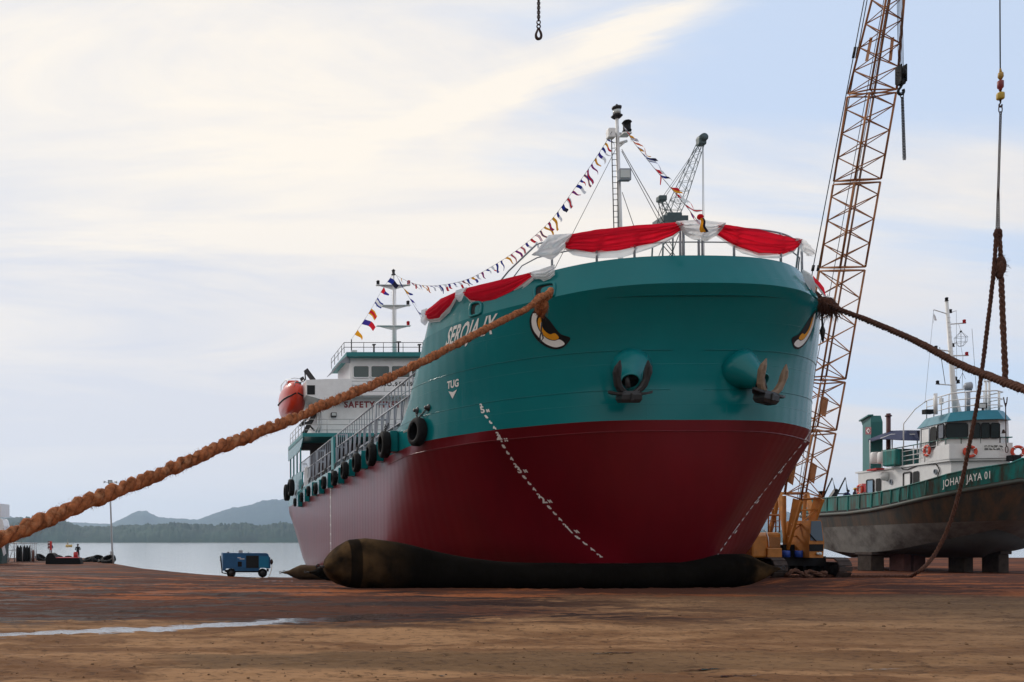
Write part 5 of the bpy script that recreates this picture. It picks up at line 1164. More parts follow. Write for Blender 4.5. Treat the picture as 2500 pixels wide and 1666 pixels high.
for s in (-1, 1):
    for h in (-1, 1):
        b.bar(cl(foot0+e1*s*.42+e2*h*.08), cl(foot1+e1*s*.5+e2*h*.45), .10, .10)
    b.prism([cl(foot0+e1*s*.42-e2*.1), cl(foot1+e1*s*.5-e2*.45), cl(foot1+e1*s*.5+e2*.0), cl(foot0+e1*s*.42+e2*.1)], e1*.04)
for t in (.25, .5, .78, 1): q = foot0.lerp(foot1, t); b.tube([cl(q-e1*.48-e2*.3*t), cl(q+e1*.48-e2*.3*t)], .04, 6)
b.tube([cl(foot0.lerp(foot1, .25)-e1*.45), cl(foot0.lerp(foot1, .8)+e1*.45-e2*.3)], .03, 5); b.build('boom_foot', YC, CR)
for v0, v1, wa, wb, n in secs:
    b = MB(); hm = .92 if v1 > 0 else 1
    lattice(b, cl(bpt(v0-4)), cl(bpt(v1+4)), e1, e2, wa, wb, wa*.85, wb*.85, n, .040, .022)
    if v0 == 228:
        for s, va, vb2 in ((-1, 92, 150), (1, 92, 150)):
            f = lambda v: lerp(1.12, .42, (228-v)/418)
            b.add([cl(bpt(va)+e1*s*f(va)/2-e2*.1), cl(bpt(vb2)+e1*s*f(vb2)/2-e2*.12), cl(bpt(vb2)+e1*s*f(vb2)/2+e2*.02), cl(bpt(va)+e1*s*f(va)/2+e2*.04)], [(0, 1, 2, 3)])
    if v0 == 1215 or v0 == 1052:
        for s in (-1, 1): b.add([cl(bpt(v0-30)+e1*s*.5+e2*.1), cl(bpt(v0-75)+e1*s*.5+e2*.1), cl(bpt(v0-80)+e1*s*.5+e2*.4), cl(bpt(v0-35)+e1*s*.5+e2*.4)], [(0, 1, 2, 3)])
    b.build('boom_section', LATM, CR)
b = MB(); gan = P(1903, 1205, 42.8)
for (u0, v0, u1, v1) in ((2110, 0, 1985, 655), (2117, 0, 1998, 655)):
    t = 0; a = P(u0, v0, 35.2); c = P(u1, v1, 39.2); dd = (a-c)
    b.tube([cl(a+dd*.5), cl(c)], .018, 5); b.tube([cl(c), cl(gan+V((.2 if u0 > 2112 else -.1, 0, 0)))], .018, 5); b.tube([cl(c+dd*.012), cl(c-dd*.012)], .06, 6); m_ = c+dd*.82; b.tube([cl(m_+dd*.02), cl(m_-dd*.02)], .05, 6)
for k in (-.25, .1, .3): b.tube([cl(bpt(-190)+e1*k*.4), cl(bpt(900)+e1*k+e2*.2), cl(P(1935, 1300, 41.5))], .013, 4)
b.build('pendant_wire', M['steel'], CR)
b = MB(); b.bar(cl(gan), Pc(1921, 1330, 40.8), .18, .2); b.bar(cl(gan), Pc(1880, 1300, 43.5), .14); b.bar(cl(gan+V((1.2, 0, 0))), cl(P(1921, 1330, 40.8)+V((1.5, 0, 0))), .18, .2); b.bar(cl(gan), cl(gan+V((1.2, 0, 0))), .12); b.build('gantry', YC, CR)
HZ = lambda v, Yd=39.6: P(1930, v, Yd).z-CR.location.z
def cbox(b, u0, v0, u1, v1, Yd, depth, bev=.0, mi=0):
    p, q = Pc(u0, v1, Yd), Pc(u1, v0, Yd); return b.box(((p.x+q.x)/2, p.y+depth/2, (p.z+q.z)/2), (q.x-p.x, depth, q.z-p.z), bev=bev, mi=mi)
b = MB(); cbox(b, 1836, 1306, 1874, 1362, 39.3, 3.6, .08); cbox(b, 1874, 1338, 1910, 1362, 39.2, 3.6, .04); cbox(b, 1874, 1300, 1909, 1340, 39.9, 3.0, .12); cbox(b, 1910, 1340, 1980, 1363, 40.2, 3.0, .02); b.build('machine_house', YC, CR)
b = MB(); cbox(b, 1878, 1312, 1905, 1336, 39.87, .03); b.build('intake_grille', mat('brown mesh grille', (.30, .13, .04), .7, var=.4, scale=40), CR)
b = MB(); b.tube([Pc(1863, 1293, 39.2), Pc(1870, 1298, 39.2), Pc(1875, 1312, 39.2), Pc(1877, 1335, 39.2)], .02, 6); b.build('white_hose', M['white'], CR)
b = MB(); cbox(b, 1912, 1330, 1978, 1362, 39.9, .25); cbox(b, 1930, 1360, 1990, 1378, 40.2, 2.4); b.build('winch_bay', M['black'], CR)
b = MB()
for u in (1919, 1950): b.lathe(Pc(u, 1361, 39.4), (0, 0, 1), [(0, .13), (.02, .15), (.26, .15), (.28, .13)], 14)
b.build('blue_drum', mat('blue drum paint', (.01, .05, .30), .45, var=.15), CR)
CAB = MB(); 
p = lambda u, v, Yd=39.0: Pc(u, v, Yd)
fr_ = [p(1976, 1362), p(1975, 1324), p(1979, 1271), p(2003, 1270), p(2006, 1275), p(2012, 1324), p(2010, 1362)]
CAB.prism(fr_, (0, 1.5, 0)); cab = CAB.build('operator_cab', YC, CR)
b = MB(); b.prism([x+V((0, -.02, 0)) for x in (p(1977.5, 1320), p(1980, 1273), p(2002, 1272), p(2004.5, 1276), p(2009, 1321))], (0, .015, 0)); b.build('cab_window', glass_mat('cab glass', (.10, .15, .20), .12), cab)
b = MB(); b.tube([p(1977, 1304, 38.95), p(1993, 1322, 38.95)], .02, 5); cbox(b, 1977, 1329, 2010, 1346, 38.97, .03); b.build('wiper', M['black'], cab)
b = MB(); c = p(2001, 1352, 38.95); b.lathe(c, (0, -1, 0), [(0, .07), (.05, .07), (.051, .001)], 12); c = p(1995, 1352, 38.95); b.lathe(c, (0, -1, 0), [(0, .05), (.05, .05), (.051, .001)], 12); b.build('headlight', M['lamp_glass'], cab)
b = MB()
for k in range(4): b.tube([Pc(1880+k*9-4, 1225, 43.2), Pc(1880+k*9-4, 1300, 43.2)], .03, 5)
for v in (1228, 1244, 1258, 1272, 1286): b.tube([Pc(1876, v, 43.2), Pc(1903, v, 43.2)], .022, 5)
b.tube([Pc(1872, 1258, 43), Pc(1916, 1258, 43)], .05, 5); b.build('guard_ladder', LATM, CR)
def track(x, label=None):
    b = MB(); z0 = gz(x, 40)+.0-CR.location.z; xl = x-CR.location.x; L_, h, w = 4.1, .84, .56; y0 = 38.75-41; r = h/2; n = 40; per = 2*(L_-h)+math.pi*h
    for i in range(n):
        s_ = per*i/n
        if s_ < L_-h: c = V((xl, y0+r+s_, z0+h)); a = 0
        elif s_ < L_-h+math.pi*r: t = (s_-(L_-h))/r; c = V((xl, y0+L_-r+math.sin(t)*r, z0+r+math.cos(t)*r)); a = -t
        elif s_ < 2*(L_-h)+math.pi*r: c = V((xl, y0+L_-r-(s_-(L_-h)-math.pi*r), z0)); a = math.pi
        else: t = (s_-2*(L_-h)-math.pi*r)/r; c = V((xl, y0+r-math.sin(t)*r, z0+r-math.cos(t)*r)); a = math.pi-t
        b.box(c, (w, per/n*.9, .06), Matrix.Rotation(a, 3, 'X'), bev=.015)
    o = b.build('crawler_track', TRK, CR)
    b = MB(); b.box((xl, y0+L_/2, z0+r), (w*.6, L_-h*.9, h*.6)); 
    for yy_ in np.linspace(y0+r, y0+L_-r, 7): b.lathe((xl-w*.36, yy_, z0+r-.1), (1, 0, 0), [(0, .24), (w*.72, .24)], 14)
    b.build('track_rollers', M['black'], o)
track(25.3); track(27.95)
b = MB(); b.box((-.1, -.2, .72), (2.3, 2.4, .4)); b.build('undercarriage', M['black'], CR)
# hook block and chain sling on the crane's falls
b = MB()
for k in range(5): b.tube([Pc(2184+k*3.4, -330, 33.6), Pc(2193.5+k*3, 168, 33.6)], .012, 4)
b.build('hoist_falls', M['steel'], CR)
b = MB(); c = Pc(2200, 184, 33.6)
for s in (-1, 1): b.box(c+V((s*.09, 0, .03)), (.035, .30, .62), bev=.01); b.tube([c+V((s*.10, 0, .1)), c+V((s*.18, 0, .1)), c+V((s*.18, 0, -.02)), c+V((s*.10, 0, -.02))], .012, 4)
b.lathe(c+V((-.075, 0, .06)), (1, 0, 0), [(0, .17), (.05, .2), (.10, .2), (.15, .17)], 16); b.box(c+V((0, 0, -.26)), (.2, .22, .18), bev=.03); b.tube([c+V((0, 0, -.3)), c+V((0, 0, -.4))], .05, 8)
hk = [(0, -.38), (-.03, -.45), (-.09, -.52), (-.1, -.62), (-.03, -.69), (.06, -.66), (.09, -.58), (.07, -.5)]; b.tube(smooth3([c+V((x, 0, z)) for x, z in hk], 4), .045, 8); b.build('hook_block', M['black'], CR)
sl_ = thing('chain_sling', 'doubled grey chain hanging from the crane hook block', 'chain', (0, 0, 0))
b = MB(); b.link(P(2202, 232, 33.6), V((0, 0, 1)), V((1, 0, 0)), .2, .12, .016)
for k in (-1.2, 1.2): b.chain(P(2203+k, 238, 33.6), P(2208+k*1.6, 390, 33.6), .085, .055, .012)
b.build('chain', M['steel'], sl_)
# teal lattice crane far behind the ship
TC = mat('dark grey-teal crane paint', (.04, .075, .08), .5, var=.2)
TY_ = 115.0; px = TY_/FPX
t2 = thing('lattice_crane', 'dark teal lattice boom crane rising behind the bow', 'crane', tuple(P(1625, 1322, TY_)-V((0, 0, 2))))
tl = lambda u, v, dy=0: P(u, v, TY_+dy)-t2.location
b = MB(); b0, b1 = tl(1637, 536), tl(1710, 352); bd2 = (b1-b0).normalized(); f1 = V((bd2.z, 0, -bd2.x)); f2 = V((0, 1, 0))
lattice(b, b0, b0.lerp(b1, .25), f1, f2, 1.2, 1.35, 1.2, 1.3, 4, .045, .024); lattice(b, b0.lerp(b1, .25), b1, f1, f2, 1.35, .65, 1.3, .7, 12, .045, .024); b.build('boom', TC, t2)
b = MB(); c = tl(1712, 346); b.box(c, (.9, .9, 1.0), bev=.15); b.lathe(c+V((.1, -.5, .35)), (0, 1, 0), [(0, .5), (1.0, .5)], 14); b.build('boom_head', TC, t2)
b = MB(); a0, a1 = tl(1634, 534), tl(1614, 490); lattice(b, a0, a1, V((1, 0, .45)).normalized(), f2, .8, .35, 1.0, .8, 6, .05, .028); b.box(tl(1615, 486), (1.0, .9, .7), bev=.15); b.build('back_mast', TC, t2)
b = MB(); b.box(tl(1636, 542), (3.0, 2.6, .7)); b.box(tl(1637, 533), (1.8, 2.0, .8), bev=.1); b.build('slewing_house', TC, t2)
b = MB(); z0 = tl(1632, 548); lattice(b, V((z0.x-1.0, 0, gz(0, 0)-1.5-t2.location.z)), z0, V((1, 0, 0)), f2, 4.2, 2.4, 4.2, 2.4, 14, .10, .055); b.build('support_tower', TC, t2)
b = MB()
for (a, c) in ((tl(1710, 348), tl(1616, 484)), (tl(1709, 356), tl(1618, 490)), (tl(1715, 350), tl(1716, 760)), (tl(1717, 350), tl(1722, 900)), (tl(1611, 488), tl(1604, 560)), (tl(1617, 490), tl(1617, 560))): b.tube([a, c], .03, 4)
b.build('crane_wire', M['steel'], t2)


# ------------------------------------------------------------------ fine grit on the near yard
b = MB(); rr = random.Random(21)
for _ in range(1400):
    Y = 8.4*(24/8.4)**rr.random(); u = rr.uniform(-60, 2560); x = (u-UC)/FPX*Y; r = .005+.011*rr.random()**2+.022*rr.random()**14; c = V((x, Y, gz(x, Y)+r*.2)); vs = []
    for dz, k in ((-.5, .8), (.25, .9), (.75, .45)): vs += [c+V((math.cos(t)*k*rr.uniform(.7, 1.4), math.sin(t)*k*rr.uniform(.7, 1.3), dz*rr.uniform(.5, .9)))*r for t in (0, 1.26, 2.5, 3.8, 5.0)]
    b.add(vs, [(i+5*j, (i+1) % 5+5*j, (i+1) % 5+5*j+5, i+5*j+5) for j in range(2) for i in range(5)]+[(10, 11, 12, 13, 14)])
tag(b.build('grit', mat('grit and clods', (.16, .095, .055), .95, var=.6, scale=1.5, spec=.05), fix=False), 'fine grit and clods scattered over the earth', None, kind='stuff')
# ------------------------------------------------------------------ tug on its blocks
AL = R(11.7); TA = V((math.sin(AL), math.cos(AL), 0)); TP = V((math.cos(AL), -math.sin(AL), 0)); TO = V((47.3, 52.0, 0))
TUG = thing('tugboat', 'rust-streaked green and white tugboat propped on blocks at the right', 'tug', tuple(TO))
def tw(bq, t, z=0): return TO+TP*bq+TA*t+V((0, 0, z))
def tl_(p): return V(p)-TO
def plane_hit(u, v, q, n):
    d = P(u, v, 1.0)-V((0, 0, EYE)); o = V((0, 0, EYE)); return o+d*((q-o).dot(n)/d.dot(n))
PLAN = [(0, 0), (.12, -.5), (.4, -1.1), (1.0, -2.0), (1.7, -2.75), (2.6, -3.3), (3.6, -3.7), (5, -3.95), (7, -4.05), (10, -4.05), (13, -4.0), (16, -3.9), (18, -3.6), (18.9, -2.8), (19.2, -1.2), (19.25, 0)]
E_TOP = [(1900, 1226), (1943, 1222.6), (2050, 1213), (2151, 1202.5), (2247, 1178), (2337, 1151), (2469, 1131), (2496, 1119)]
E_RUB = [(1900, 1264), (1919, 1263), (2097, 1252), (2165, 1239), (2255, 1218), (2375, 1194), (2490, 1174)]
E_WL = [(1900, 1289), (2014, 1288), (2216, 1279), (2454, 1271), (2500, 1269)]
E_CH = [(1900, 1300), (1960, 1322), (2011, 1340), (2053, 1350), (2110, 1350), (2187, 1343), (2306, 1319), (2455, 1288), (2490, 1281)]
E_KL = [(1900, 1345), (2050, 1362), (2400, 1362), (2469, 1350), (2500, 1310)]
def tug_level(edge, rake, k, kst=0.0):
    row = []
    for t, bq in PLAN:
        tt = t+rake*(1-t/19.25)-kst*(t/19.25); q = tw(bq*k, tt); u, _ = pix((q.x, q.y, 0)); v = interp(u, [e[0] for e in edge], [e[1] for e in edge]); q.z = EYE+(VC-v)/FPX*q.y; row.append(q)
    right = []
    for (t, bq), q in list(zip(PLAN, row))[1:-1]: right.append(tw(-bq*k, t+rake*(1-t/19.25)-kst*(t/19.25), q.z))
    return [tl_(p) for p in row+right[::-1]]
l_top, l_rub, l_wl, l_ch, l_kl = tug_level(E_TOP, 0, 1.0), tug_level(E_RUB, .22, .995), tug_level(E_WL, 1.2, .955, .2), tug_level(E_CH, 2.2, .86, .5), tug_level(E_KL, 3.4, .12, 1.2)
def lerp_ring(a, c, t): return [p.lerp(q, t) for p, q in zip(a, c)]
def rust(base, amt, col=(.045, .024, .011), st=(2.0, 2.0, .20), rough=.6): return mat('rust-streaked paint', base, rough, var=.15, scale=1.5, dirt=(col, amt, 1.1, st), bump=.12, bscale=2)
TGREEN = rust((.0, .20, .18), .72); TBLACK = rust((.016, .023, .021), .72, (.075, .042, .022)); TGREY = mat('chalky grey bottom paint', (.15, .145, .135), .85, var=.22, scale=.9, dirt=((.028, .02, .018), .62, .45, (1, 1, 1.2)), bump=.15); TDARK = mat('dark keel', (.022, .019, .018), .8, var=.3)  # keel is one darker colour below the chine
b = MB(); b.loft([l_top, lerp_ring(l_top, l_rub, .86)], caps=False); b.build('bulwark', TGREEN, TUG)
b = MB(); b.loft([lerp_ring(l_top, l_rub, .86), l_rub, lerp_ring(l_rub, l_wl, .5), l_wl], caps=False); b.build('hull', TBLACK, TUG)
b = MB(); b.loft([l_wl, lerp_ring(l_wl, l_ch, .5), l_ch], caps=False); b.build('hull_bottom', TGREY, TUG)
b = MB(); b.loft([l_ch, lerp_ring(l_ch, l_kl, .55), l_kl]); b.build('keel', TDARK, TUG)
b = MB(); n2 = len(l_top); b.tube([p+(p-V((0, 0, p.z))).normalized()*.0 for p in l_rub], .13, 8, closed=True); b.build('rub_rail', rust((.05, .06, .05), .4, (.12, .06, .03)), TUG)
b = MB(); b.tube(l_top, .05, 6, closed=True); b.build('cap_rail', TGREEN, TUG)
b = MB(); r_ = lerp_ring(l_top, l_rub, .62); b.add(r_, [tuple(range(len(r_)))]); b.build('working_deck', mat('tug deck', (.05, .06, .055), .8), TUG)
b = MB(); fa, fb = lerp_ring(l_top, l_rub, .80), lerp_ring(l_top, l_rub, .96)
for i in range(6, 13):
    for f0, f1 in ((.04, .46), (.54, .96)): b.add([q-TP*.05 for q in (fa[i].lerp(fa[i+1], f0), fa[i].lerp(fa[i+1], f1), fb[i].lerp(fb[i+1], f1), fb[i].lerp(fb[i+1], f0))], [(0, 1, 2, 3)])
b.build('freeing_port', M['dark'], TUG, fix=False)
b = MB()
for i in range(2, 14):
    p, q = l_top[i], lerp_ring(l_top, l_rub, .8)[i]
    for f in ((.0,) if i < 6 else (0, .5)):
        b = MB(); a, c = p.lerp(l_top[i+1], f), q.lerp(lerp_ring(l_top, l_rub, .8)[i+1], f); o = (c-V((0, 0, c.z))).normalized()*-.03; o = -TP*.03; b.bar(a+o, c+o, .05); b.build('bulwark_stiffener', TGREEN, TUG)
# name on the bulwark
lmid = l_top; pp = [tl_(tw(bq, t)) for t, bq in PLAN]
TS = [0]
for i in range(1, 9): TS.append(TS[-1]+(pp[i]-pp[i-1]).length)
def tug_at(s_, v_off):
    x = np.interp(s_, TS, [p.x for p in pp[:9]]); y = np.interp(s_, TS, [p.y for p in pp[:9]]); w = V((x, y, 0))+TO; u, _ = pix(w)
    vt, vr = interp(u, [e[0] for e in E_TOP], [e[1] for e in E_TOP]), interp(u, [e[0] for e in E_RUB], [e[1] for e in E_RUB]); v = lerp(vt, vr, .62)
    z = EYE+(VC-v)/FPX*w.y+v_off; w2 = w-TP*.06-TA*.06; return V((w2.x, w2.y, z))-TO
def s_of_u(u): return min(np.linspace(0, TS[-1], 300), key=lambda s_: abs(pix(V((np.interp(s_, TS, [p.x for p in pp[:9]]), np.interp(s_, TS, [p.y for p in pp[:9]]), 0))+TO)[0]-u))
sa, sb = s_of_u(2303), s_of_u(2419); vs, fs = text2d('JOHAN JAYA 01', .43, .006, .8, spacing=1.1); kx = max(x for x, y in vs)
decal('name_lettering', vs, fs, lambda x, y: tug_at(lerp(sa, sb, x/kx), y), M['decal_white'], TUG, step=.3)
# deckhouse, upper deck, wheelhouse
def foot(lst): return [P(u, VC, Yd) for u, Yd in lst]
def mirror_foot(pts, i, j):
    """carry the port side of a footprint (points before i) over to the right of the front edge i-j"""
    out = list(pts)
    for k in range(i-1, -1, -1):
        w = pts[k]-pts[i]; l_, a_ = w.dot(TP), w.dot(TA); out.append(pts[j]-TP*l_+TA*a_)
    return out
def extr(b, ft, z0, z1, grow=1.0, mi=0):
    c = sum(ft, V((0, 0, 0)))/len(ft); r0 = [tl_(V((p.x, p.y, z0))) for p in ft]; r1 = [tl_(V((c.x+(p.x-c.x)*grow, c.y+(p.y-c.y)*grow, z1))) for p in ft]
    return b.loft([r0, r1], mi, smooth=False)
ZD = EYE+201/2300*56.8; ZW0, ZW1 = ZD+.05, EYE+296/2300*56.2
TW = mat('weathered white paint', (.72, .72, .72), .45, var=.06, dirt=((.35, .24, .15), .14, 1.2, (1, 1, .2)))
HF = mirror_foot(foot([(2095, 67.3), (2285, 58.3), (2322, 56.9), (2466, 56.2)]), 2, 3)
b = MB(); extr(b, HF, 1.2, ZD-.12); dh = b.build('deckhouse', TW, TUG)
UF = mirror_foot(foot([(2088, 67.6), (2280, 58.3), (2318, 56.7), (2471, 56.0)]), 2, 3)
b = MB(); extr(b, UF, ZD-.12, ZD); b.build('upper_deck', TW, TUG)
BF = mirror_foot(foot([(2264, 59.0), (2287, 58.0), (2318, 56.65), (2471, 55.95)]), 2, 3); zb = EYE+238/2300*56.6
b = MB(); q = [tl_(V((p.x, p.y, ZD))) for p in BF]; q1 = [tl_(V((p.x, p.y, ZD if i in (0, len(BF)-1) else zb))) for i, p in enumerate(BF)]; b.loft([q, q1], smooth=False, closed=False); b.build('deck_bulwark', TW, TUG, solid=.05)
WF = mirror_foot(foot([(2243, 60.4), (2305, 57.3), (2367, 56.4), (2440, 56.05)]), 2, 3)
b = MB(); extr(b, WF, ZD-.0, ZW1, .97); tw_house = b.build('wheelhouse', TW, TUG)
RF = mirror_foot(foot([(2238, 60.6), (2311, 57.0), (2373, 56.0), (2451, 55.6)]), 2, 3); zr = EYE+315/2300*57
b = MB(); extr(b, RF, ZW1, zr, .82); b.build('wheelhouse_roof', mat('blue-teal roof paint', (.0, .17, .25), .4, var=.08), TUG)
def on_face(u, v, A, B_, off=.03):
    n = (B_-A).cross(V((0, 0, 1))).normalized(); n = n if n.dot(V((0, 0, EYE))-A) > 0 else -n; return tl_(plane_hit(u, v, A+n*off, n))
def pane(name, uvs, A, B_, m, parent, off=.03, frame_m=None, fr=.035):
    pts = [on_face(u, v, A, B_, off) for u, v in smooth_poly([p for p in uvs], 1)]; o = None
    if frame_m: b = MB(); b.tube([on_face(u, v, A, B_, off+.01) for u, v in uvs], fr, 5, closed=True); o = b.build(name, frame_m, parent, fix=False)
    b = MB(); b.add(pts, [tuple(range(len(pts)))]); p = b.build('pane' if o else name, m, o or parent, fix=False); return o or p
def rrect(u0, v0, u1, v1, r=3, sk=0.0): return [(u0+r, v0), (u1-r, v0+sk), (u1, v0+r+sk), (u1, v1-r+sk), (u1-r, v1+sk), (u0+r, v1), (u0, v1-r), (u0, v0+r)]
TG = glass_mat('dark tug glass', (.02, .03, .032), .03)
w = [p.copy() for p in WF]
def inset_face(i, j): 
    c = sum(WF, V((0, 0, 0)))/len(WF); g = .985; return c+(WF[i]-c)*g, c+(WF[j]-c)*g
S_, C_, F_ = inset_face(0, 1), inset_face(1, 2), inset_face(2, 3)
pane('window', rrect(2309, 1034, 2363, 1070, 4, -1), *C_, TG, tw_house, .10, M['black'], .018)
for u0, u1 in ((2373, 2393), (2396, 2417), (2419, 2441)): pane('window', rrect(u0, 1033, u1, 1070, 3), *F_, TG, tw_house, .10, M['black'], .018)
pane('window', rrect(2289, 1038, 2304, 1073, 2, -3), *S_, glass_mat('pale tug glass', (.06, .06, .07), .1), tw_house, .10, M['black'])
pane('doorway', rrect(2272, 1043, 2285, 1095, 2, -2), *S_, M['dark'], tw_house, .09)
pane('door', rrect(2249, 1048, 2269, 1103, 2, -3), *S_, M['white'], tw_house, .10, M['rail_grey'], .04)
HA, HB = HF[0], HF[1]
pane('door', rrect(2206, 1155, 2224, 1190, 2, -2), HA, HB, M['white'], dh, .05, M['steel'], .06)
pane('doorway', rrect(2229, 1152, 2243, 1184, 2, -2), HA, HB, M['dark'], dh, .04); pane('doorway', rrect(2138, 1169, 2150, 1201, 2, -1), HA, HB, M['dark'], dh, .04)
pane('door', rrect(2116, 1172, 2132, 1205, 2, -1), HA, HB, mat('pale blue door paint', (.22, .36, .50), .4), dh, .05, M['steel'], .05)
pane('red_locker', rrect(2104, 1181, 2116, 1202, .5), HA, HB, mat('red locker paint', (.40, .015, .02), .5), dh, .08)
for u, v, rx, ry in ((2283, 1152, 3.4, 6), (2175, 1177, 3, 6)): pane('porthole', [(u+rx*math.cos(a), v+ry*math.sin(a)) for a in [R(30*k) for k in range(12)]], HA, HB, TG, dh, .04, M['rail_grey'], .03)
b = MB(); c = on_face(2161, 1163, HA, HB, .12); b.sphere(c, (.3, .3, .32), 12, 8); b.build('vent_cowl', TW, dh)
b = MB(); c0, c1 = on_face(2126, 1149, HA, HB, .5), on_face(2149, 1145, HA, HB, .5); b.bar(c0, c1, .5, .12); b.build('canopy', mat('red awning', (.45, .03, .03), .7), dh)
b = MB(); b.tube([on_face(u, v, HA, HB, .04) for u, v in ((2198, 1138), (2203, 1146), (2215, 1147), (2240, 1137), (2260, 1134), (2285, 1134), (2291, 1142), (2294, 1150), (2291, 1156), (2289, 1164))], .03, 5); b.build('cable', M['steel'], dh)
# plate with the registry lines
FA, FB = BF[2], BF[3]
b = MB(); b.add([on_face(u, v, FA, FB, .035) for u, v in ((2401, 1086.5), (2450, 1086.5), (2450, 1100.5), (2401, 1100.5))], [(0, 1, 2, 3)]); plate = b.build('registry_plate', M['decal_white'], TUG, fix=False)
for s_, v in (('GT.127 No.2087 / Nba', 1092.4), ('2000 Nba No.1604 / L', 1099)):
    vs, fs = text2d(s_, .10, .004, 1.0); kx2 = max(x for x, y in vs); p0, p1 = on_face(2403, v, FA, FB, .045), on_face(2448.5, v, FA, FB, .045)
    decal('plate_lettering', vs, fs, lambda x, y: p0.lerp(p1, x/kx2)+V((0, 0, y*1.25)), M['black'], plate)
# rails
def rail(b, pts, post_every, h, n_r=2, r=.03, drop=None):
    pts = [V(p) for p in pts]
    for k in range(n_r+1): b.tube([p-V((0, 0, h*k/(n_r+1))) for p in pts], r, 5)
    for p in resample(pts, post_every): b.tube([p, p-V((0, 0, drop or h))], r*.9, 5)
b = MB(); zt = EYE+251/2300*56.7; g = [tl_(V((p.x, p.y, zt))) for p in mirror_foot(foot([(2153, 64.4), (2287, 58.0), (2318, 56.65), (2471, 55.95)]), 2, 3)]; b.tube(g[:5], .035, 6); b.tube(g[4:], .035, 6)
for p in resample(g[1:5], .9): b.tube([p, p-V((0, 0, zt-zb))], .025, 5)
b.build('green_handrail', TGREEN, TUG)
b = MB(); sg = resample([g[0], g[1]], 1.1)
for k in (1, 2, 3): b.tube([p-V((0, 0, (zt-ZD)*k/4)) for p in (g[0], g[1])], .025, 5)
for p in sg: b.tube([p, p-V((0, 0, zt-ZD))], .03, 5)
for k in range(4): b.tube([g[0]-V((0, 0, (zt-ZD)*k/4)), g[0]-V((0, 0, (zt-ZD)*k/4))+TP*3], .025, 5)
b.build('side_rail', TW, TUG)
b = MB(); zt2 = zr+1.15; c = sum(RF, V((0, 0, 0)))/len(RF); rr2 = [tl_(V((c.x+(p.x-c.x)*.80, c.y+(p.y-c.y)*.80, zt2))) for p in RF]
for k in range(3): b.tube([p-V((0, 0, .42*k)) for p in rr2], .03 if k else .04, 5)
for p in resample(rr2, .85): b.tube([p, p-V((0, 0, 1.15))], .03, 5)
b.tube([rr2[0], rr2[0]+V((-.5, .3, -.5)), rr2[0]+V((-1.0, .6, -1.4)), rr2[0]+V((-1.0, .6, -3.0))], .035, 5)
b.build('roof_rail', TW, TUG)
Pt = lambda u, v, Yd: tl_(P(u, v, Yd))
b = MB(); b.box(Pt(2265, 1006, 58.6), (.5, .3, .28)); b.build('roof_box', M['black'], TUG)
# mast and its arms
MY = 58.5; b = MB(); b.tube([Pt(2334, 1012, MY), Pt(2329, 966, MY), Pt(2311, 735, MY)], [.17, .15, .09], 10); b.bar(Pt(2336, 1012, MY+.6), Pt(2330, 955, MY), .12); b.bar(Pt(2345, 1010, MY-.3), Pt(2331, 958, MY), .12); tm = b.build('mast', TW, TUG)
b = MB()
for a, c, r in (((2279.6, 756.5), (2313, 767), .03), ((2314, 765), (2334.7, 759), .025), ((2318, 792), (2358, 789), .04), ((2283, 853), (2321, 858), .04), ((2326, 869), (2364, 868), .045), ((2287, 938), (2328, 941), .04), ((2324, 901), (2350, 896), .06), ((2330, 953), (2352, 951), .05)): b.tube([Pt(*a, MY), Pt(*c, MY)], r, 6)
for v in range(775, 960, 12): b.tube([Pt(2314-3+(v-775)*.095, v, MY-.1), Pt(2318+3+(v-775)*.095, v, MY-.1)], .012, 4)
b.build('mast_arm', TW, tm)
for u, v, m in ((2311, 735, M['steel']), (2320, 764, M['steel']), (2354, 789, M['lamp_red']), (2285, 853, M['steel']), (2326, 847, M['steel']), (2360, 868, M['lamp_red']), (2289, 938, M['steel']), (2333, 929, M['steel']), (2339, 936, M['steel'])): lamp(tm, Pt(u, v+.5, MY-.02), .24, .085, m)
b = MB(); c = Pt(2346, 829, MY); prof = [(0, .50), (.33, .12), (.30, -.18), (.12, -.42)]
for k in range(8): a_ = 2*math.pi*k/8; b.tube([c+V((r*math.cos(a_), r*math.sin(a_), z)) for r, z in prof], .008, 3)
for r, z in prof[1:]: b.torus(c+V((0, 0, z)), (0, 0, 1), r, .009, 14, 4)
b.tube([c+V((0, 0, .5)), Pt(2340, 791, MY)], .008, 3); b.tube([c+V((0, 0, -.4)), Pt(2350, 868, MY)], .008, 3); b.sphere(c+V((0, 0, .5)), .06, 8, 6); b.build('basket_dayshape', M['steel'], tm)
b = MB()
for a, c, r in (((2373, 803), (2384, 960), .012), ((2279.6, 757), (2258, 985), .009), ((2334.7, 759), (2336, 950), .009), ((2351, 868), (2349, 950), .012), ((2294, 848), (2308, 940), .02), ((2350, 910), (2357, 926), .012), ((2350, 910), (2343, 926), .012), ((2279, 757), (2279, 790), .006)): b.tube([Pt(*a, MY), Pt(*c, MY)], r, 4)
b.build('aerial', M['steel'], tm)
b = MB(); b.add([Pt(2280, 766, MY), Pt(2284, 772, MY-.1), Pt(2287, 783, MY), Pt(2282, 783, MY+.1), Pt(2280, 778, MY)], [(0, 1, 2, 3, 4)]); b.build('small_flag', FM[2], TUG, fix=False, solid=.01)
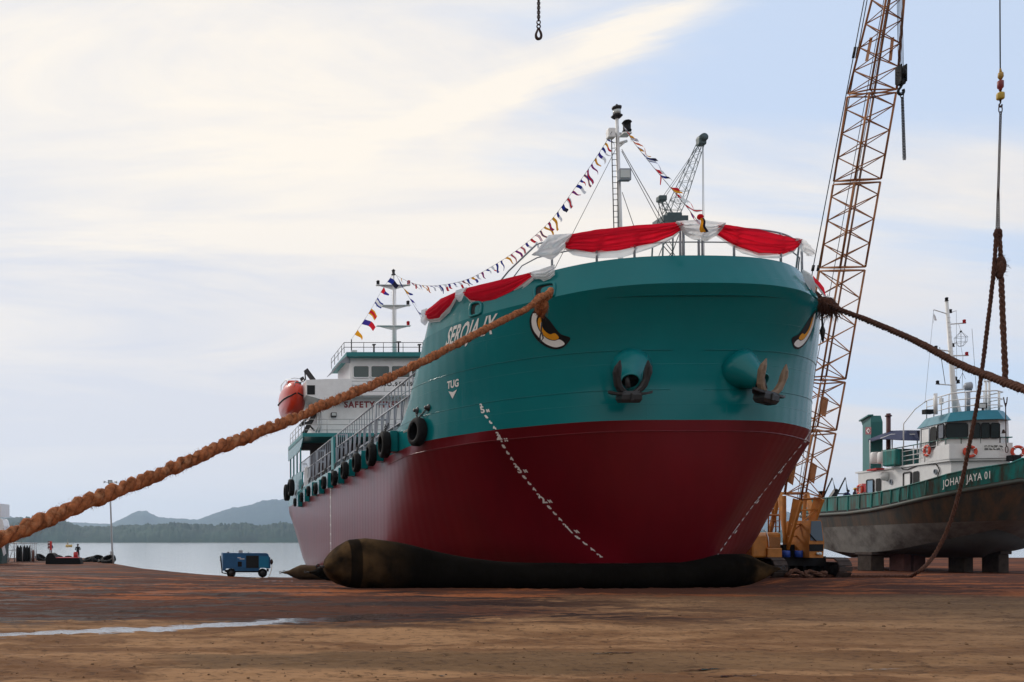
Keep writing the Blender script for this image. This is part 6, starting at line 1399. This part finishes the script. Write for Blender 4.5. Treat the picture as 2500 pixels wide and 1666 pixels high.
b = MB(); c = Pt(2364, 944, 57.2); b.lathe(c+V((-.18, .1, 0)), V((1, -.35, .05)), [(0, .12), (.08, .24), (.34, .27), (.36, .25), (.34, .02)], 14); b.tube([c+V((-.22, 0, 0)), c+V((-.2, 0, -.34)), c+V((.2, 0, -.34)), c+V((.22, 0, 0))], .02, 5); b.tube([c+V((0, 0, -.34)), c+V((0, 0, -1.5))], .1, 8); b.build('searchlight', M['rail_grey'], TUG)
b = MB(); b.box(Pt(2399, 991, 56.2), (.44, .2, .32), bev=.03); b.tube([Pt(2399, 996, 56.2), Pt(2399, 1007, 56.2)], .05, 6); fl = b.build('floodlight', M['steel'], TUG); b = MB(); b.box(Pt(2399, 991, 56.08), (.36, .02, .24)); b.build('floodlight_glass', M['lamp_glass'], fl)
b = MB()
for u in (2407, 2415): b.tube([Pt(u, 930, 57.5), Pt(u+1, 1008, 57.5)], .06, 6)
b.tube([Pt(2403, 931, 57.5), Pt(2420, 931, 57.5)], .06, 6); b.tube([Pt(2284, 961, 58), Pt(2285, 1012, 58)], .09, 8); b.tube([Pt(2280, 962, 58), Pt(2284, 966, 58), Pt(2288, 962, 58)], .04, 5); b.box(Pt(2298, 980, 58.5), (.2, .2, .42), bev=.06); b.build('roof_post', TW, TUG)
b = MB(); b.lathe(Pt(2450, 1049, 55.8), (0, 0, -1), [(0, .03), (.05, .06), (.2, .09), (.22, .14), (.23, .02)], 10); b.build('bell', M['rust_chain'], TUG)
# funnel with a red and white diamond, canopy, life raft drums
b = MB(); fx0, fx1 = P(2106, VC, 66.5), P(2157, VC, 66.5); z0, z1 = ZD-1.2, P(2130, 1016, 66.5).z
bx = [P(2106, VC, 68.4), P(2126, VC, 66.2), P(2155, VC, 66.2), P(2154, VC, 68.6)]
b.loft([[tl_(V((p.x, p.y, z0))) for p in bx], [tl_(V((p.x, p.y, z1-.45))) for p in bx], [tl_(V((lerp(p.x, bx[1].x+.5, .18), p.y+.1, z1))) for p in bx]], smooth=False); b.bar(tl_(V((bx[0].x-.1, bx[0].y, z1-.1))), tl_(V((bx[1].x, bx[1].y, z1+.02))), .3, .1); fun = b.build('funnel', mat('green funnel paint', (.0, .12, .105), .45, var=.1), TUG)
for sc_, m, of in ((1, mat('emblem red', (.25, .02, .03), .5), .03), (.62, M['decal_white'], .05), (.36, mat('emblem red core', (.16, .03, .05), .5), .07), ):
    pane('funnel_emblem', [(2120+7*sc_*a, 1052+9*sc_*c) for a, c in (((1, 1), (-1, 1), (-1, -1), (1, -1)) if sc_ == 1 else ((0, 1.15), (-1.15, 0), (0, -1.15), (1.15, 0)))], bx[0], bx[1], m, fun, of)
b = MB(); b.tube([Pt(2169, 1190 if False else 1140, 63.5), Pt(2169, 1010, 63.5)], .13, 8); b.lathe(Pt(2169, 1018, 63.5), (0, 0, 1), [(0, .13), (.02, .2), (.1, .2), (.12, .13)], 10); b.build('exhaust_pipe', mat('dark red pipe', (.07, .015, .015), .6), TUG)
b = MB(); rg = [[(2120, 1073, 66.5), (2174, 1052, 63.5), (2215, 1051, 61.8), (2238, 1052, 60.8)], [(2121, 1080, 66.3), (2150, 1072, 63.0), (2200, 1075, 61), (2245, 1076, 60.4)]]
NV = MB()
for r in rg: NV.v += [tuple(Pt(*q)) for q in r]
far_ = [tuple(V(Pt(*q))+TP*3.2+V((0, 0, -.1))) for q in rg[0]]; NV.v += far_
for i in range(3): NV.f += [[i, i+1, i+5, i+4], [i, i+1, i+9, i+8]]; NV.mi += [0, 0]; NV.sm += [False, False]
NV.build('awning', mat('navy awning canvas', (.012, .02, .07), .8, var=.2), TUG, fix=False, solid=.04)
b = MB()
for u, v0, v1, Yd in ((2178, 1058, 1135, 63), (2124, 1075, 1146, 65.5), (2240, 1070, 1112, 60.8)): b.tube([Pt(u, v0, Yd), Pt(u, v1, Yd)], .04, 5)
b.tube([Pt(2150, 1071, 63.0), Pt(2176, 1061, 62.8), Pt(2235, 1061, 60.9)], .035, 5); b.build('awning_frame', TW, TUG)
b = MB()
for u, Yd in ((2140, 65), (2158, 64)): b.lathe(Pt(u, 1132, Yd), (0, 0, 1), [(0, .3), (.05, .36), (.7, .36), (.78, .3), (.8, .05)], 14)
b.build('raft_drum', TW, TUG)
b = MB(); b.box(Pt(2205, 1118, 62.5), (1.9, 1.2, 1.1), bev=.1); b.build('engine_casing', TGREEN, TUG)
b = MB()
for u0, u1, u2, v in ((2011, 2032, 2040, 1167), (2041, 2064, 2069, 1166)): b.tube([Pt(u0, 1212, 71), Pt(u1, v, 71), Pt(u2, 1200, 70.6)], .06, 6)
b.tube([Pt(2040, 1206, 71), Pt(2067, 1206, 71)], .05, 6); b.box(Pt(2036, 1207, 70.8), (.3, .3, .8), Matrix.Rotation(.6, 3, 'Y')); b.build('towing_frame', M['steel'], TUG)
b = MB(); c = Pt(2006, 1216, 71); b.lathe(c, (0, 0, 1), [(0, .2), (.42, .2), (.44, .26), (.5, .26), (.52, .1)], 10); b.build('bollard', M['black'], TUG)
b = MB(); b.box(Pt(2475, 1119, 54.5), (.5, .5, .35), bev=.05); b.build('bow_bitt', M['black'], TUG)
def life_ring(uv, A, B_, label, k=1.0):
    p = on_face(*uv, A, B_, .12)+TO; n = (B_-A).cross(V((0, 0, 1))).normalized(); r = thing('life_ring', label, 'life ring', tuple(p), group='orange life rings on the tug')
    b = MB(); b.torus((0, 0, 0), n, .29*k, .09*k, 24, 10, sq=.8); b.build('ring_body', mat('orange ring', (.62, .055, .02), .5, var=.1), r)
    b = MB()
    a_, c_ = frame(n)
    for q in range(4): t = math.pi/4+q*math.pi/2; d = a_*math.cos(t)+c_*math.sin(t); b.torus(d*.29*k, d.cross(n), .098*k, .022, 12, 5)
    b.build('white_band', M['white'], r); return r
life_ring((2263, 1101), BF[0], BF[1], 'orange life ring on the side rail beside the open wheelhouse door', 1.0)
life_ring((2369, 1103), BF[2], BF[3], 'orange life ring half hidden behind the hanging rope on the white front', 1.0)
life_ring((2485, 1103), BF[2]+V((0, -.2, 0)), BF[3]+V((0, -.2, 0)), 'orange life ring at the right edge of the picture', 1.0)
life_ring((2099, 1196), HA, HB, 'orange life ring low on the tug beside the red locker', 1.05)
# keel blocks
BC = mat('block concrete and timber', (.055, .043, .037), .9, spec=.1, var=.35, scale=3, bump=.3)
for u0, u1, v0, Yd, lab in ((2124, 2156, 1348, 60.5, 'pale keel block under the tug, leftmost of the row'), (2203, 2222, 1345, 59.5, 'slim keel block under the tug beside the reddish one'), (2228, 2257, 1340, 59.5, 'reddish keel block under the middle of the tug'), (2351, 2373, 1352, 57.5, 'keel block under the tug with daylight on both sides'), (2435, 2460, 1345, 56.5, 'tall keel block near the bow of the tug')):
    p = P((u0+u1)/2, v0, Yd); z0 = gz(p.x, Yd); w_ = (u1-u0)/FPX*Yd; h = p.z-z0
    r = thing('keel_block', lab, 'block', (p.x, Yd, z0), group='keel blocks under the tug')
    b = MB(); b.box((0, .5, h*.42), (w_, 1.2, h*.84), bev=.04); b.build('block_body', BC if 'reddish' not in lab else mat('reddish block', (.12, .05, .045), .85, var=.3, scale=3), r)
    b = MB(); b.box((0, .5, h*.92), (w_*1.15, 1.5, h*.16), bev=.03); b.build('timber_cap', mat('dark timber', (.05, .035, .03), .9, var=.3, scale=4), r)
# ------------------------------------------------------------------ people
def person(label, loc, h, pose, cols, helmet=None, rz=0.0, group=None):
    """one skinned body ; cols = (trousers, shirt, skin)"""
    k = h/1.75; root = thing('person', label, 'person', loc, (0, 0, rz), group)
    J = {'pel': (0, 0, .95), 'wst': (0, 0, 1.08), 'chs': (0, -.01, 1.30), 'nck': (0, 0, 1.47), 'nk2': (0, -.01, 1.54), 'hd': (0, -.02, 1.63), 'top': (0, -.01, 1.73)}
    for s, n in ((-1, 'l'), (1, 'r')):
        J['hip'+n] = (s*.10, 0, .90); J['kne'+n] = (s*.115, -.02, .50); J['ank'+n] = (s*.12, .02, .09); J['toe'+n] = (s*.13, -.13, .03)
        J['sho'+n] = (s*.19, 0, 1.41); J['elb'+n] = (s*.25, .02, 1.13); J['wri'+n] = (s*.24, -.06, .90); J['han'+n] = (s*.235, -.09, .80)
    J.update(pose)
    rad = {'pel': .15, 'wst': .135, 'chs': .165, 'nck': .075, 'nk2': .058, 'hd': .095, 'top': .07, 'hip': .095, 'kne': .062, 'ank': .042, 'toe': .035, 'sho': .075, 'elb': .046, 'wri': .033, 'han': .032}
    E_ = [('pel', 'wst'), ('wst', 'chs'), ('chs', 'nck'), ('nck', 'nk2'), ('nk2', 'hd'), ('hd', 'top')]
    for n in 'lr': E_ += [('pel', 'hip'+n), ('hip'+n, 'kne'+n), ('kne'+n, 'ank'+n), ('ank'+n, 'toe'+n), ('chs', 'sho'+n), ('sho'+n, 'elb'+n), ('elb'+n, 'wri'+n), ('wri'+n, 'han'+n)]
    names = list(J); me = bpy.data.meshes.new('body'); me.from_pydata([tuple(V(J[n])*k) for n in names], [(names.index(a), names.index(c)) for a, c in E_], [])
    o = bpy.data.objects.new('body', me); COL.objects.link(o); o.parent = root
    sk = o.modifiers.new('skin', 'SKIN')
    for i, n in enumerate(names):
        r = rad.get(n) or rad[n[:-1]]; dl = me.skin_vertices[0].data[i]; dl.radius = (r*k, r*k*(.75 if n in ('wst', 'chs', 'pel') else 1)); dl.use_root = n == 'pel'
    sb = o.modifiers.new('sub', 'SUBSURF'); sb.levels = sb.render_levels = 1
    m = bpy.data.materials.new('clothes and skin'); m.use_nodes = True; nt = m.node_tree; tc = nt.nodes.new('ShaderNodeTexCoord'); sp = nt.nodes.new('ShaderNodeSeparateXYZ'); mr = nt.nodes.new('ShaderNodeMapRange'); cr = nt.nodes.new('ShaderNodeValToRGB')
    nt.links.new(tc.outputs['Object'], sp.inputs[0]); mr.inputs['From Max'].default_value = 1.8*k; nt.links.new(sp.outputs[2], mr.inputs['Value']); nt.links.new(mr.outputs[0], cr.inputs[0]); cr.color_ramp.interpolation = 'CONSTANT'
    e = cr.color_ramp.elements; e[0].position = 0; e[0].color = (.02, .015, .012, 1); e[1].position = .045; e[1].color = (*cols[0], 1)
    for p_, c_ in ((.55, cols[1]), (.835, cols[2])): q = e.new(p_); q.color = (*c_, 1)
    nt.links.new(cr.outputs[0], nt.nodes['Principled BSDF'].inputs['Base Color']); nt.nodes['Principled BSDF'].inputs['Roughness'].default_value = .8; me.materials.append(m)
    b = MB(); hd, tp = V(J['hd'])*k, V(J['top'])*k; ax = (tp-hd).normalized()
    if helmet: b.lathe(hd+ax*.02*k, ax, [(0, .15*k), (.02*k, .135*k), (.07*k, .125*k), (.12*k, .08*k), (.14*k, .01)], 14); b.build('helmet', mat('helmet', helmet, .4), root)
    else: b.lathe(hd+ax*.01*k+V((0, .02*k, 0)), ax, [(-.06*k, .06*k), (0, .105*k), (.07*k, .10*k), (.12*k, .05*k), (.13*k, .005)], 12); b.build('hair', mat('dark hair', (.012, .01, .01), .7), root)
    b = MB()
    for s in (-1, 1): b.sphere(hd+V((s*.034*k, -.088*k, .005*k)), .011*k, 6, 4)
    b.sphere(hd+V((0, -.105*k, -.025*k)), (.014*k, .02*k, .025*k), 6, 4); b.build('face', mat('face features', (.10, .055, .04), .6), root)
    return root
px_ = P(190, VC, 92.0); person('man in dark work clothes standing with folded arms on the jetty', (px_.x, 92, gz(px_.x, 92)), 1.66, {'elbl': (-.27, .0, 1.14), 'wril': (-.08, -.16, 1.16), 'hanl': (.04, -.17, 1.17), 'elbr': (.27, .0, 1.14), 'wrir': (.08, -.18, 1.20), 'hanr': (-.04, -.19, 1.19)}, ((.012, .013, .015), (.010, .013, .014), (.08, .045, .035)))
zdk_ = min(p.z for p in lerp_ring(l_top, l_rub, .62))+.0
def on_tug(u, vtop, Yd, h): p = P(u, vtop, Yd); return (p.x, p.y, p.z-h)
person('worker in blue overalls bending on the tug deck behind the bulwark', on_tug(2062, 1197, 71.5, 1.52), 1.65, {'chs': (.06, -.12, 1.25), 'nck': (.10, -.2, 1.38), 'nk2': (.11, -.22, 1.43), 'hd': (.12, -.25, 1.50), 'top': (.13, -.28, 1.59), 'shol': (-.1, -.16, 1.34), 'shor': (.28, -.14, 1.32), 'elbl': (-.18, -.25, 1.1), 'wril': (-.1, -.35, .92), 'hanl': (-.08, -.38, .84), 'elbr': (.36, -.2, 1.08), 'wrir': (.34, -.32, .9), 'hanr': (.33, -.35, .82)}, ((.012, .02, .15), (.012, .02, .16), (.10, .05, .035)))
person('worker in dark shirt and yellow helmet on the tug deck', on_tug(2087, 1190, 69.5, 1.76), 1.7, {}, ((.02, .02, .03), (.035, .02, .05), (.12, .06, .04)), helmet=(.62, .36, .02), rz=.6)
# ------------------------------------------------------------------ blue compressor at the water's edge
KY = 61.0; kz = gz(5.2, KY); CP = thing('air_compressor', 'blue wheeled air compressor with an open side door at the water edge', 'compressor', (P(600, VC, KY).x, KY, kz))
K = lambda u, v, Yd=KY: P(u, v+(VC-(kz-EYE)/KY*FPX)-1408.0, Yd)-CP.location
def kbox(b, u0, v0, u1, v1, Yd, dep, bev=0.0): p, q = K(u0, v1, Yd), K(u1, v0, Yd); return b.box(((p.x+q.x)/2, p.y+dep/2, (p.z+q.z)/2), (q.x-p.x, dep, q.z-p.z), bev=bev)
CB = mat('faded blue machine paint', (.012, .10, .24), .45, var=.15, dirt=((.03, .05, .07), .2, 2, (1, 1, .6))); CB2 = mat('bright blue panel paint', (.005, .19, .36), .4, var=.08)
b = MB(); b.prism([K(*q) for q in ((544.3, 1348.5), (650, 1349), (655, 1351), (657, 1357), (660, 1360), (660.5, 1386), (650, 1386), (648, 1385), (636, 1385), (630, 1392.5), (574, 1392.5), (572, 1386.5), (552, 1386.5), (550, 1392), (544.3, 1392))], (0, 1.7, 0)); body = b.build('enclosure', CB, CP)
b = MB(); kbox(b, 579, 1354.5, 600, 1384, KY-.03, .04); b.build('side_door', mat('blue door paint', (.014, .12, .30), .4), body)
b = MB(); kbox(b, 580.3, 1369.5, 590.5, 1382, KY-.045, .03); b.build('grille', M['black'], body)
b = MB(); kbox(b, 580, 1359.2, 588, 1361, KY-.045, .02); kbox(b, 585, 1362.2, 597, 1364, KY-.045, .02); b.build('white_marking', M['decal_white'], body)
b = MB(); kbox(b, 601, 1355, 631.5, 1385, KY-.02, .03); b.build('open_bay', M['dark'], body)
b = MB(); kbox(b, 632.5, 1357, 656, 1385, KY-.05, .06); b.build('side_door', CB2, body)
b = MB(); kbox(b, 583, 1342, 592.5, 1349, KY+.5, .3); b.build('exhaust_box', M['alu'], body)
b = MB(); kbox(b, 555, 1346, 560, 1349, KY+.6, .2, .02); kbox(b, 606, 1346.5, 608, 1349, KY+.6, .1); b.build('roof_fitting', M['steel'], body)
b = MB(); kbox(b, 552, 1391, 648, 1396, KY+.1, 1.4); b.build('chassis', M['black'], CP)
for u in (564.5, 641.5):
    for dy in (.0, 1.35):
        c = K(u, 1397.5, KY+.05+dy); b = MB(); rr_ = 11*KY/FPX; b.lathe(c+V((0, .0, 0)), (0, 1, 0), [(-.0, rr_*.55), (0, rr_*.85), (.04, rr_), (.2, rr_), (.24, rr_*.85), (.24, rr_*.5)], 24); w_ = b.build('wheel', M['rubber'], CP)
        b = MB(); b.lathe(c+V((0, -.01, 0)), (0, 1, 0), [(0, .02), (0, rr_*.5), (.06, rr_*.55)], 16); b.build('rim', M['steel'], w_)
b = MB(); b.tube([K(538, 1355.5), K(540.5, 1378), K(542.5, 1397), K(553, 1399)], .045, 6); b.tube([K(536, 1366), K(540, 1366)], .03, 5); b.build('tow_bar', M['black'], CP)
b = MB(); b.sphere(K(663, 1370), (.1, .25, .18), 10, 8); kbox(b, 652, 1387, 656, 1394, KY+.2, .3); b.build('outlet_valve', M['rust_chain'], CP)
b = MB(); q = [K(661.5, 1377), K(664, 1379), K(663, 1388), K(660, 1398), K(656, 1407)]; b.tube(smooth3(q, 5), .018, 5)
gh = []
for u, yy_ in ((653, 59.5), (640, 58.4), (625, 57.6), (636, 56.8), (612, 56.5)): x_ = P(u, VC, yy_).x; gh.append(V((x_, yy_, gz(x_, yy_)+.02))-CP.location)
b.tube(smooth3([q[-1]]+gh, 5), .018, 5); b.build('air_hose', mat('pale air hose', (.45, .30, .18), .7), CP)
# ------------------------------------------------------------------ far jetty on the left
LY = 82.0; lx = P(277, VC, LY).x; lz = gz(lx, LY); lp_ = thing('lamp_post', 'tall thin light pole with floodlight and two horn speakers on the jetty', 'lamp post', (lx, LY, lz))
Kl = lambda u, v, Yd=LY: P(u, v, Yd)-lp_.location
b = MB(); b.tube([(0, 0, 0), Kl(274, 1340), Kl(270, 1235), Kl(268.5, 1183)], [.10, .085, .07, .06], 8); b.build('pole', M['alu'], lp_)
b = MB(); b.box(Kl(269, 1177), (.38, .3, .30), bev=.02); b.build('floodlight', M['steel'], lp_); b = MB(); b.box(Kl(269, 1177, LY-.16), (.3, .02, .2)); b.build('floodlight_glass', M['lamp_glass'], lp_)
b = MB(); b.tube([Kl(258, 1178), Kl(280, 1178)], .02, 5)
for s, u in ((-1, 259), (1, 279)): b.lathe(Kl(u, 1177), (s, -.2, 0), [(0, .03), (.1, .06), (.2, .13), (.21, .13)], 10)
b.build('horn_speaker', M['alu'], lp_)
b = MB(); b.box(Kl(272, 1351, LY-.12), (.2, .2, .32)); b.build('switch_box', M['alu'], lp_)
PY = 79.0; fx = P(154, VC, PY).x; pz = gz(fx, PY); PT = thing('pontoon', 'black rubber pontoon with a red deck and a raised left end', 'pontoon', (fx, PY, pz))
Kp = lambda u, v, Yd=PY: P(u, v+(VC-(pz-EYE)/PY*FPX)-1379.0, Yd)-PT.location
b = MB(); b.prism([Kp(*q) for q in ((111, 1379), (112.5, 1360), (115, 1355), (119, 1352), (126, 1352), (131, 1355), (136, 1364), (188, 1364.3), (193, 1364), (195.5, 1370), (197, 1379))], (0, 2.6, 0)); b.build('rubber_side', M['rubber'], PT)
b = MB(); p, q = Kp(133, 1364.2), Kp(190, 1362.6); b.box(((p.x+q.x)/2, 1.3, (p.z+q.z)/2), (q.x-p.x, 2.2, .05)); b.build('red_deck', mat('red deck paint', (.45, .02, .04), .6), PT)
b = MB(); p = Kp(181, 1364); b.lathe(p+V((0, 1.4, 0)), (0, 0, 1), [(0, .2), (.42, .2), (.43, .17), (.5, .17)], 14); tag(b.build('red_drum', mat('red drum paint', (.40, .015, .015), .5), None), 'red cylindrical drum standing beside the man on the jetty', 'drum').location = PT.location
SY_ = 90.0; sx = P(122, VC, SY_).x; sz = gz(sx, SY_); SG = thing('pylon_sign', 'tall narrow red sign with white letters standing on the jetty', 'sign', (sx, SY_, sz)); Ks = lambda u, v, Yd=SY_: P(u, v, Yd)-SG.location
b = MB(); p, q = Ks(117, 1342), Ks(122, 1322); b.box(((p.x+q.x)/2, 0, (p.z+q.z)/2), (q.x-p.x, .25, q.z-p.z)); sg1 = b.build('sign_panel', mat('dark red sign', (.14, .012, .015), .5), SG)
b = MB(); p, q = Ks(122, 1343.5), Ks(126.8, 1321.8); b.box(((p.x+q.x)/2, -.02, (p.z+q.z)/2), (q.x-p.x, .28, q.z-p.z)); b.build('sign_panel', mat('bright red sign', (.55, .03, .03), .5), SG)
for k, c_ in enumerate('AAA'):
    vs, fs = text2d(c_, .15, .012, 1.1, 'CENTER'); p = Ks(119.6, 1327+7.3*k, SY_-.135); decal('letter', vs, fs, lambda x, y: (p.x+x, p.y, p.z+y), M['decal_white'], sg1)
b = MB(); b.tube([Ks(122, 1343), V((Ks(122, 1343).x, 0, 0))], .05, 5); b.tube([Ks(125.5, 1343), V((Ks(125.5, 1343).x+.05, 0, 0))], .05, 5); b.build('sign_leg', mat('red-brown leg', (.12, .03, .03), .6), SG)
b = MB(); b.prism([Ks(127, 1331), Ks(127.5, 1340), Ks(130, 1336.5)], (0, .1, 0)); b.build('blue_pennant', FM[0], SG)
rr = random.Random(3)
for k, (u, v, Yd, Rr_, lab) in enumerate(((214, 1367, 88, .42, 'old tyre lying flat in the jetty row, beside the man'), (226, 1366, 89, .5, 'old tyre half upright on the jetty, second from the man'), (240, 1367, 87, .55, 'old tyre half upright on the jetty, third from the man'), (252, 1369, 85, .5, 'old tyre leaning on the jetty, next to the big one'), (265, 1371, 83.2, .62, 'big old tyre leaning beside the light pole'), (100, 1364, 93, .55, 'old dark tyre lying left of the pontoon'), (146, 1363, 91, .5, 'old tyre lying behind the pontoon deck, middle'), (168, 1364, 91, .45, 'old tyre lying behind the pontoon by the drum'))):
    x_ = P(u, VC, Yd).x; r = tyre('old_tyre', V((x_, Yd, gz(x_, Yd)+Rr_*.45)), V((rr.uniform(-.5, .5), rr.uniform(-.5, -.1), .8)), Rr_*.72, Rr_*.36, lab, 'old tyres on the jetty')
RY = 88.0; rx = P(52, VC, RY).x; rz_ = gz(rx, RY); RK = thing('storage_rack', 'dark steel rack of black drums at the left end of the jetty', 'rack', (rx, RY, rz_)); Kr = lambda u, v, Yd=RY: P(u, v, Yd)-RK.location
b = MB(); zt_ = Kr(50, 1326).z
for u in (15, 35, 55, 75, 84): 
    for dy in (0, 1.2): b.tube([V((Kr(u, 1326).x, dy, 0)), V((Kr(u, 1326).x, dy, zt_))], .05, 5)
for dy in (0, 1.2): b.tube([V((Kr(14, 1326).x, dy, zt_)), V((Kr(87, 1326).x, dy, zt_))], .05, 5); b.tube([V((Kr(14, 1342).x, dy, zt_*.62)), V((Kr(35, 1342).x, dy, zt_*.62))], .04, 5)
b.tube([V((Kr(22, 1340).x, -.3, 0)), V((Kr(35, 1340).x, 0, zt_*.9))], .04, 5); b.build('rack_frame', M['alu'], RK)
for u in (41, 48, 57, 64, 71): b = MB(); b.lathe(V((Kr(u, 1340).x, .6, .02)), (0, 0, 1), [(0, .14), (.03, .155), (zt_*.7, .155), (zt_*.8, .08), (zt_*.86, .05)], 12); b.build('gas_cylinder', M['black'], RK)
b = MB(); b.lathe(V((Kr(79, 1340).x, .6, .02)), (0, 0, 1), [(0, .13), (zt_*.55, .13), (zt_*.62, .05)], 12); b.build('rusty_cylinder', mat('rusty red cylinder', (.16, .05, .03), .7), RK)
WB = thing('workboat', 'green and white boat bow cut by the left edge of the picture', 'boat', (P(-30, VC, 80).x, 80, gz(-14, 80))); Kw = lambda u, v, Yd=80: P(u, v, Yd)-WB.location
b = MB(); b.prism([Kw(-60, 1380), Kw(3, 1380), (Kw(5, 1350)), Kw(8, 1330), Kw(10, 1300), Kw(-60, 1300)], (0, 3, 0)); b.build('hull', mat('dark green hull', (.01, .05, .045), .5), WB)
b = MB(); b.prism([Kw(-60, 1300), Kw(9, 1296), Kw(9.5, 1284), Kw(6, 1270), Kw(2, 1266), Kw(-60, 1262)], (0, 3, 0)); b.build('bulwark', M['white'], WB)
b = MB(); b.prism([Kw(-60, 1262), Kw(1.5, 1262), Kw(1, 1230), Kw(-60, 1226)], (0.4, 2.2, 0)); b.build('cabin', M['white'], WB)
b = MB(); b.prism([Kw(4, 1338, 79.9), Kw(11, 1332, 79.9), Kw(15, 1352, 79.9), Kw(12, 1354, 79.9), Kw(9, 1358, 79.9)], (0, .08, 0)); b.build('white_flag_cloth', FM[2], WB)
BY = 520.0; bx_ = P(168, VC, BY); BT = thing('small_boat', 'small yellow boat far out on the water', 'boat', (bx_.x, BY, WATER_Z)); k_ = BY/FPX
b = MB(); b.loft([[V((x*k_, y*1.2, z)) for x, y, z in ((-x0, 0, zb_), (-x0*.9, -w_, .3), (-x0*.9, -w_, zt_), (-x0*.9, w_, zt_), (-x0*.9, w_, .3))] for x0, w_, zb_, zt_ in ((8, .2, .1, 1.4), (4, .9, -.2, 1.1), (-6, 1.0, -.2, 1.2), (-9, .9, 0, 1.3))], smooth=False); b.build('hull', mat('yellow boat paint', (.60, .38, .08), .5), BT)
b = MB(); b.box((-2.5*k_, 0, 1.9), (3.5*k_, 1.4, 1.3), bev=.1); b.tube([(-2*k_, 0, 2.5), (-3.5*k_, 0, 4.2)], .06, 4); b.build('cabin', mat('boat cabin', (.35, .30, .22), .6), BT)

# ------------------------------------------------------------------ air : pale haze that fades the far shore
hz = bpy.data.materials.new('haze air'); hz.use_nodes = True; nt = hz.node_tree
for n_ in list(nt.nodes):
    if n_.type == 'BSDF_PRINCIPLED': nt.nodes.remove(n_)
pv = nt.nodes.new('ShaderNodeVolumePrincipled'); pv.inputs['Density'].default_value = .00008; pv.inputs['Color'].default_value = (.60, .78, 1.0, 1); pv.inputs['Anisotropy'].default_value = .5
nt.links.new(pv.outputs[0], nt.nodes['Material Output'].inputs['Volume'])
b = MB(); b.box((1500, 4200, 178), (18000, 8800, 362)); tag(b.build('haze', hz), 'pale blue haze over the estuary', None, kind='stuff')
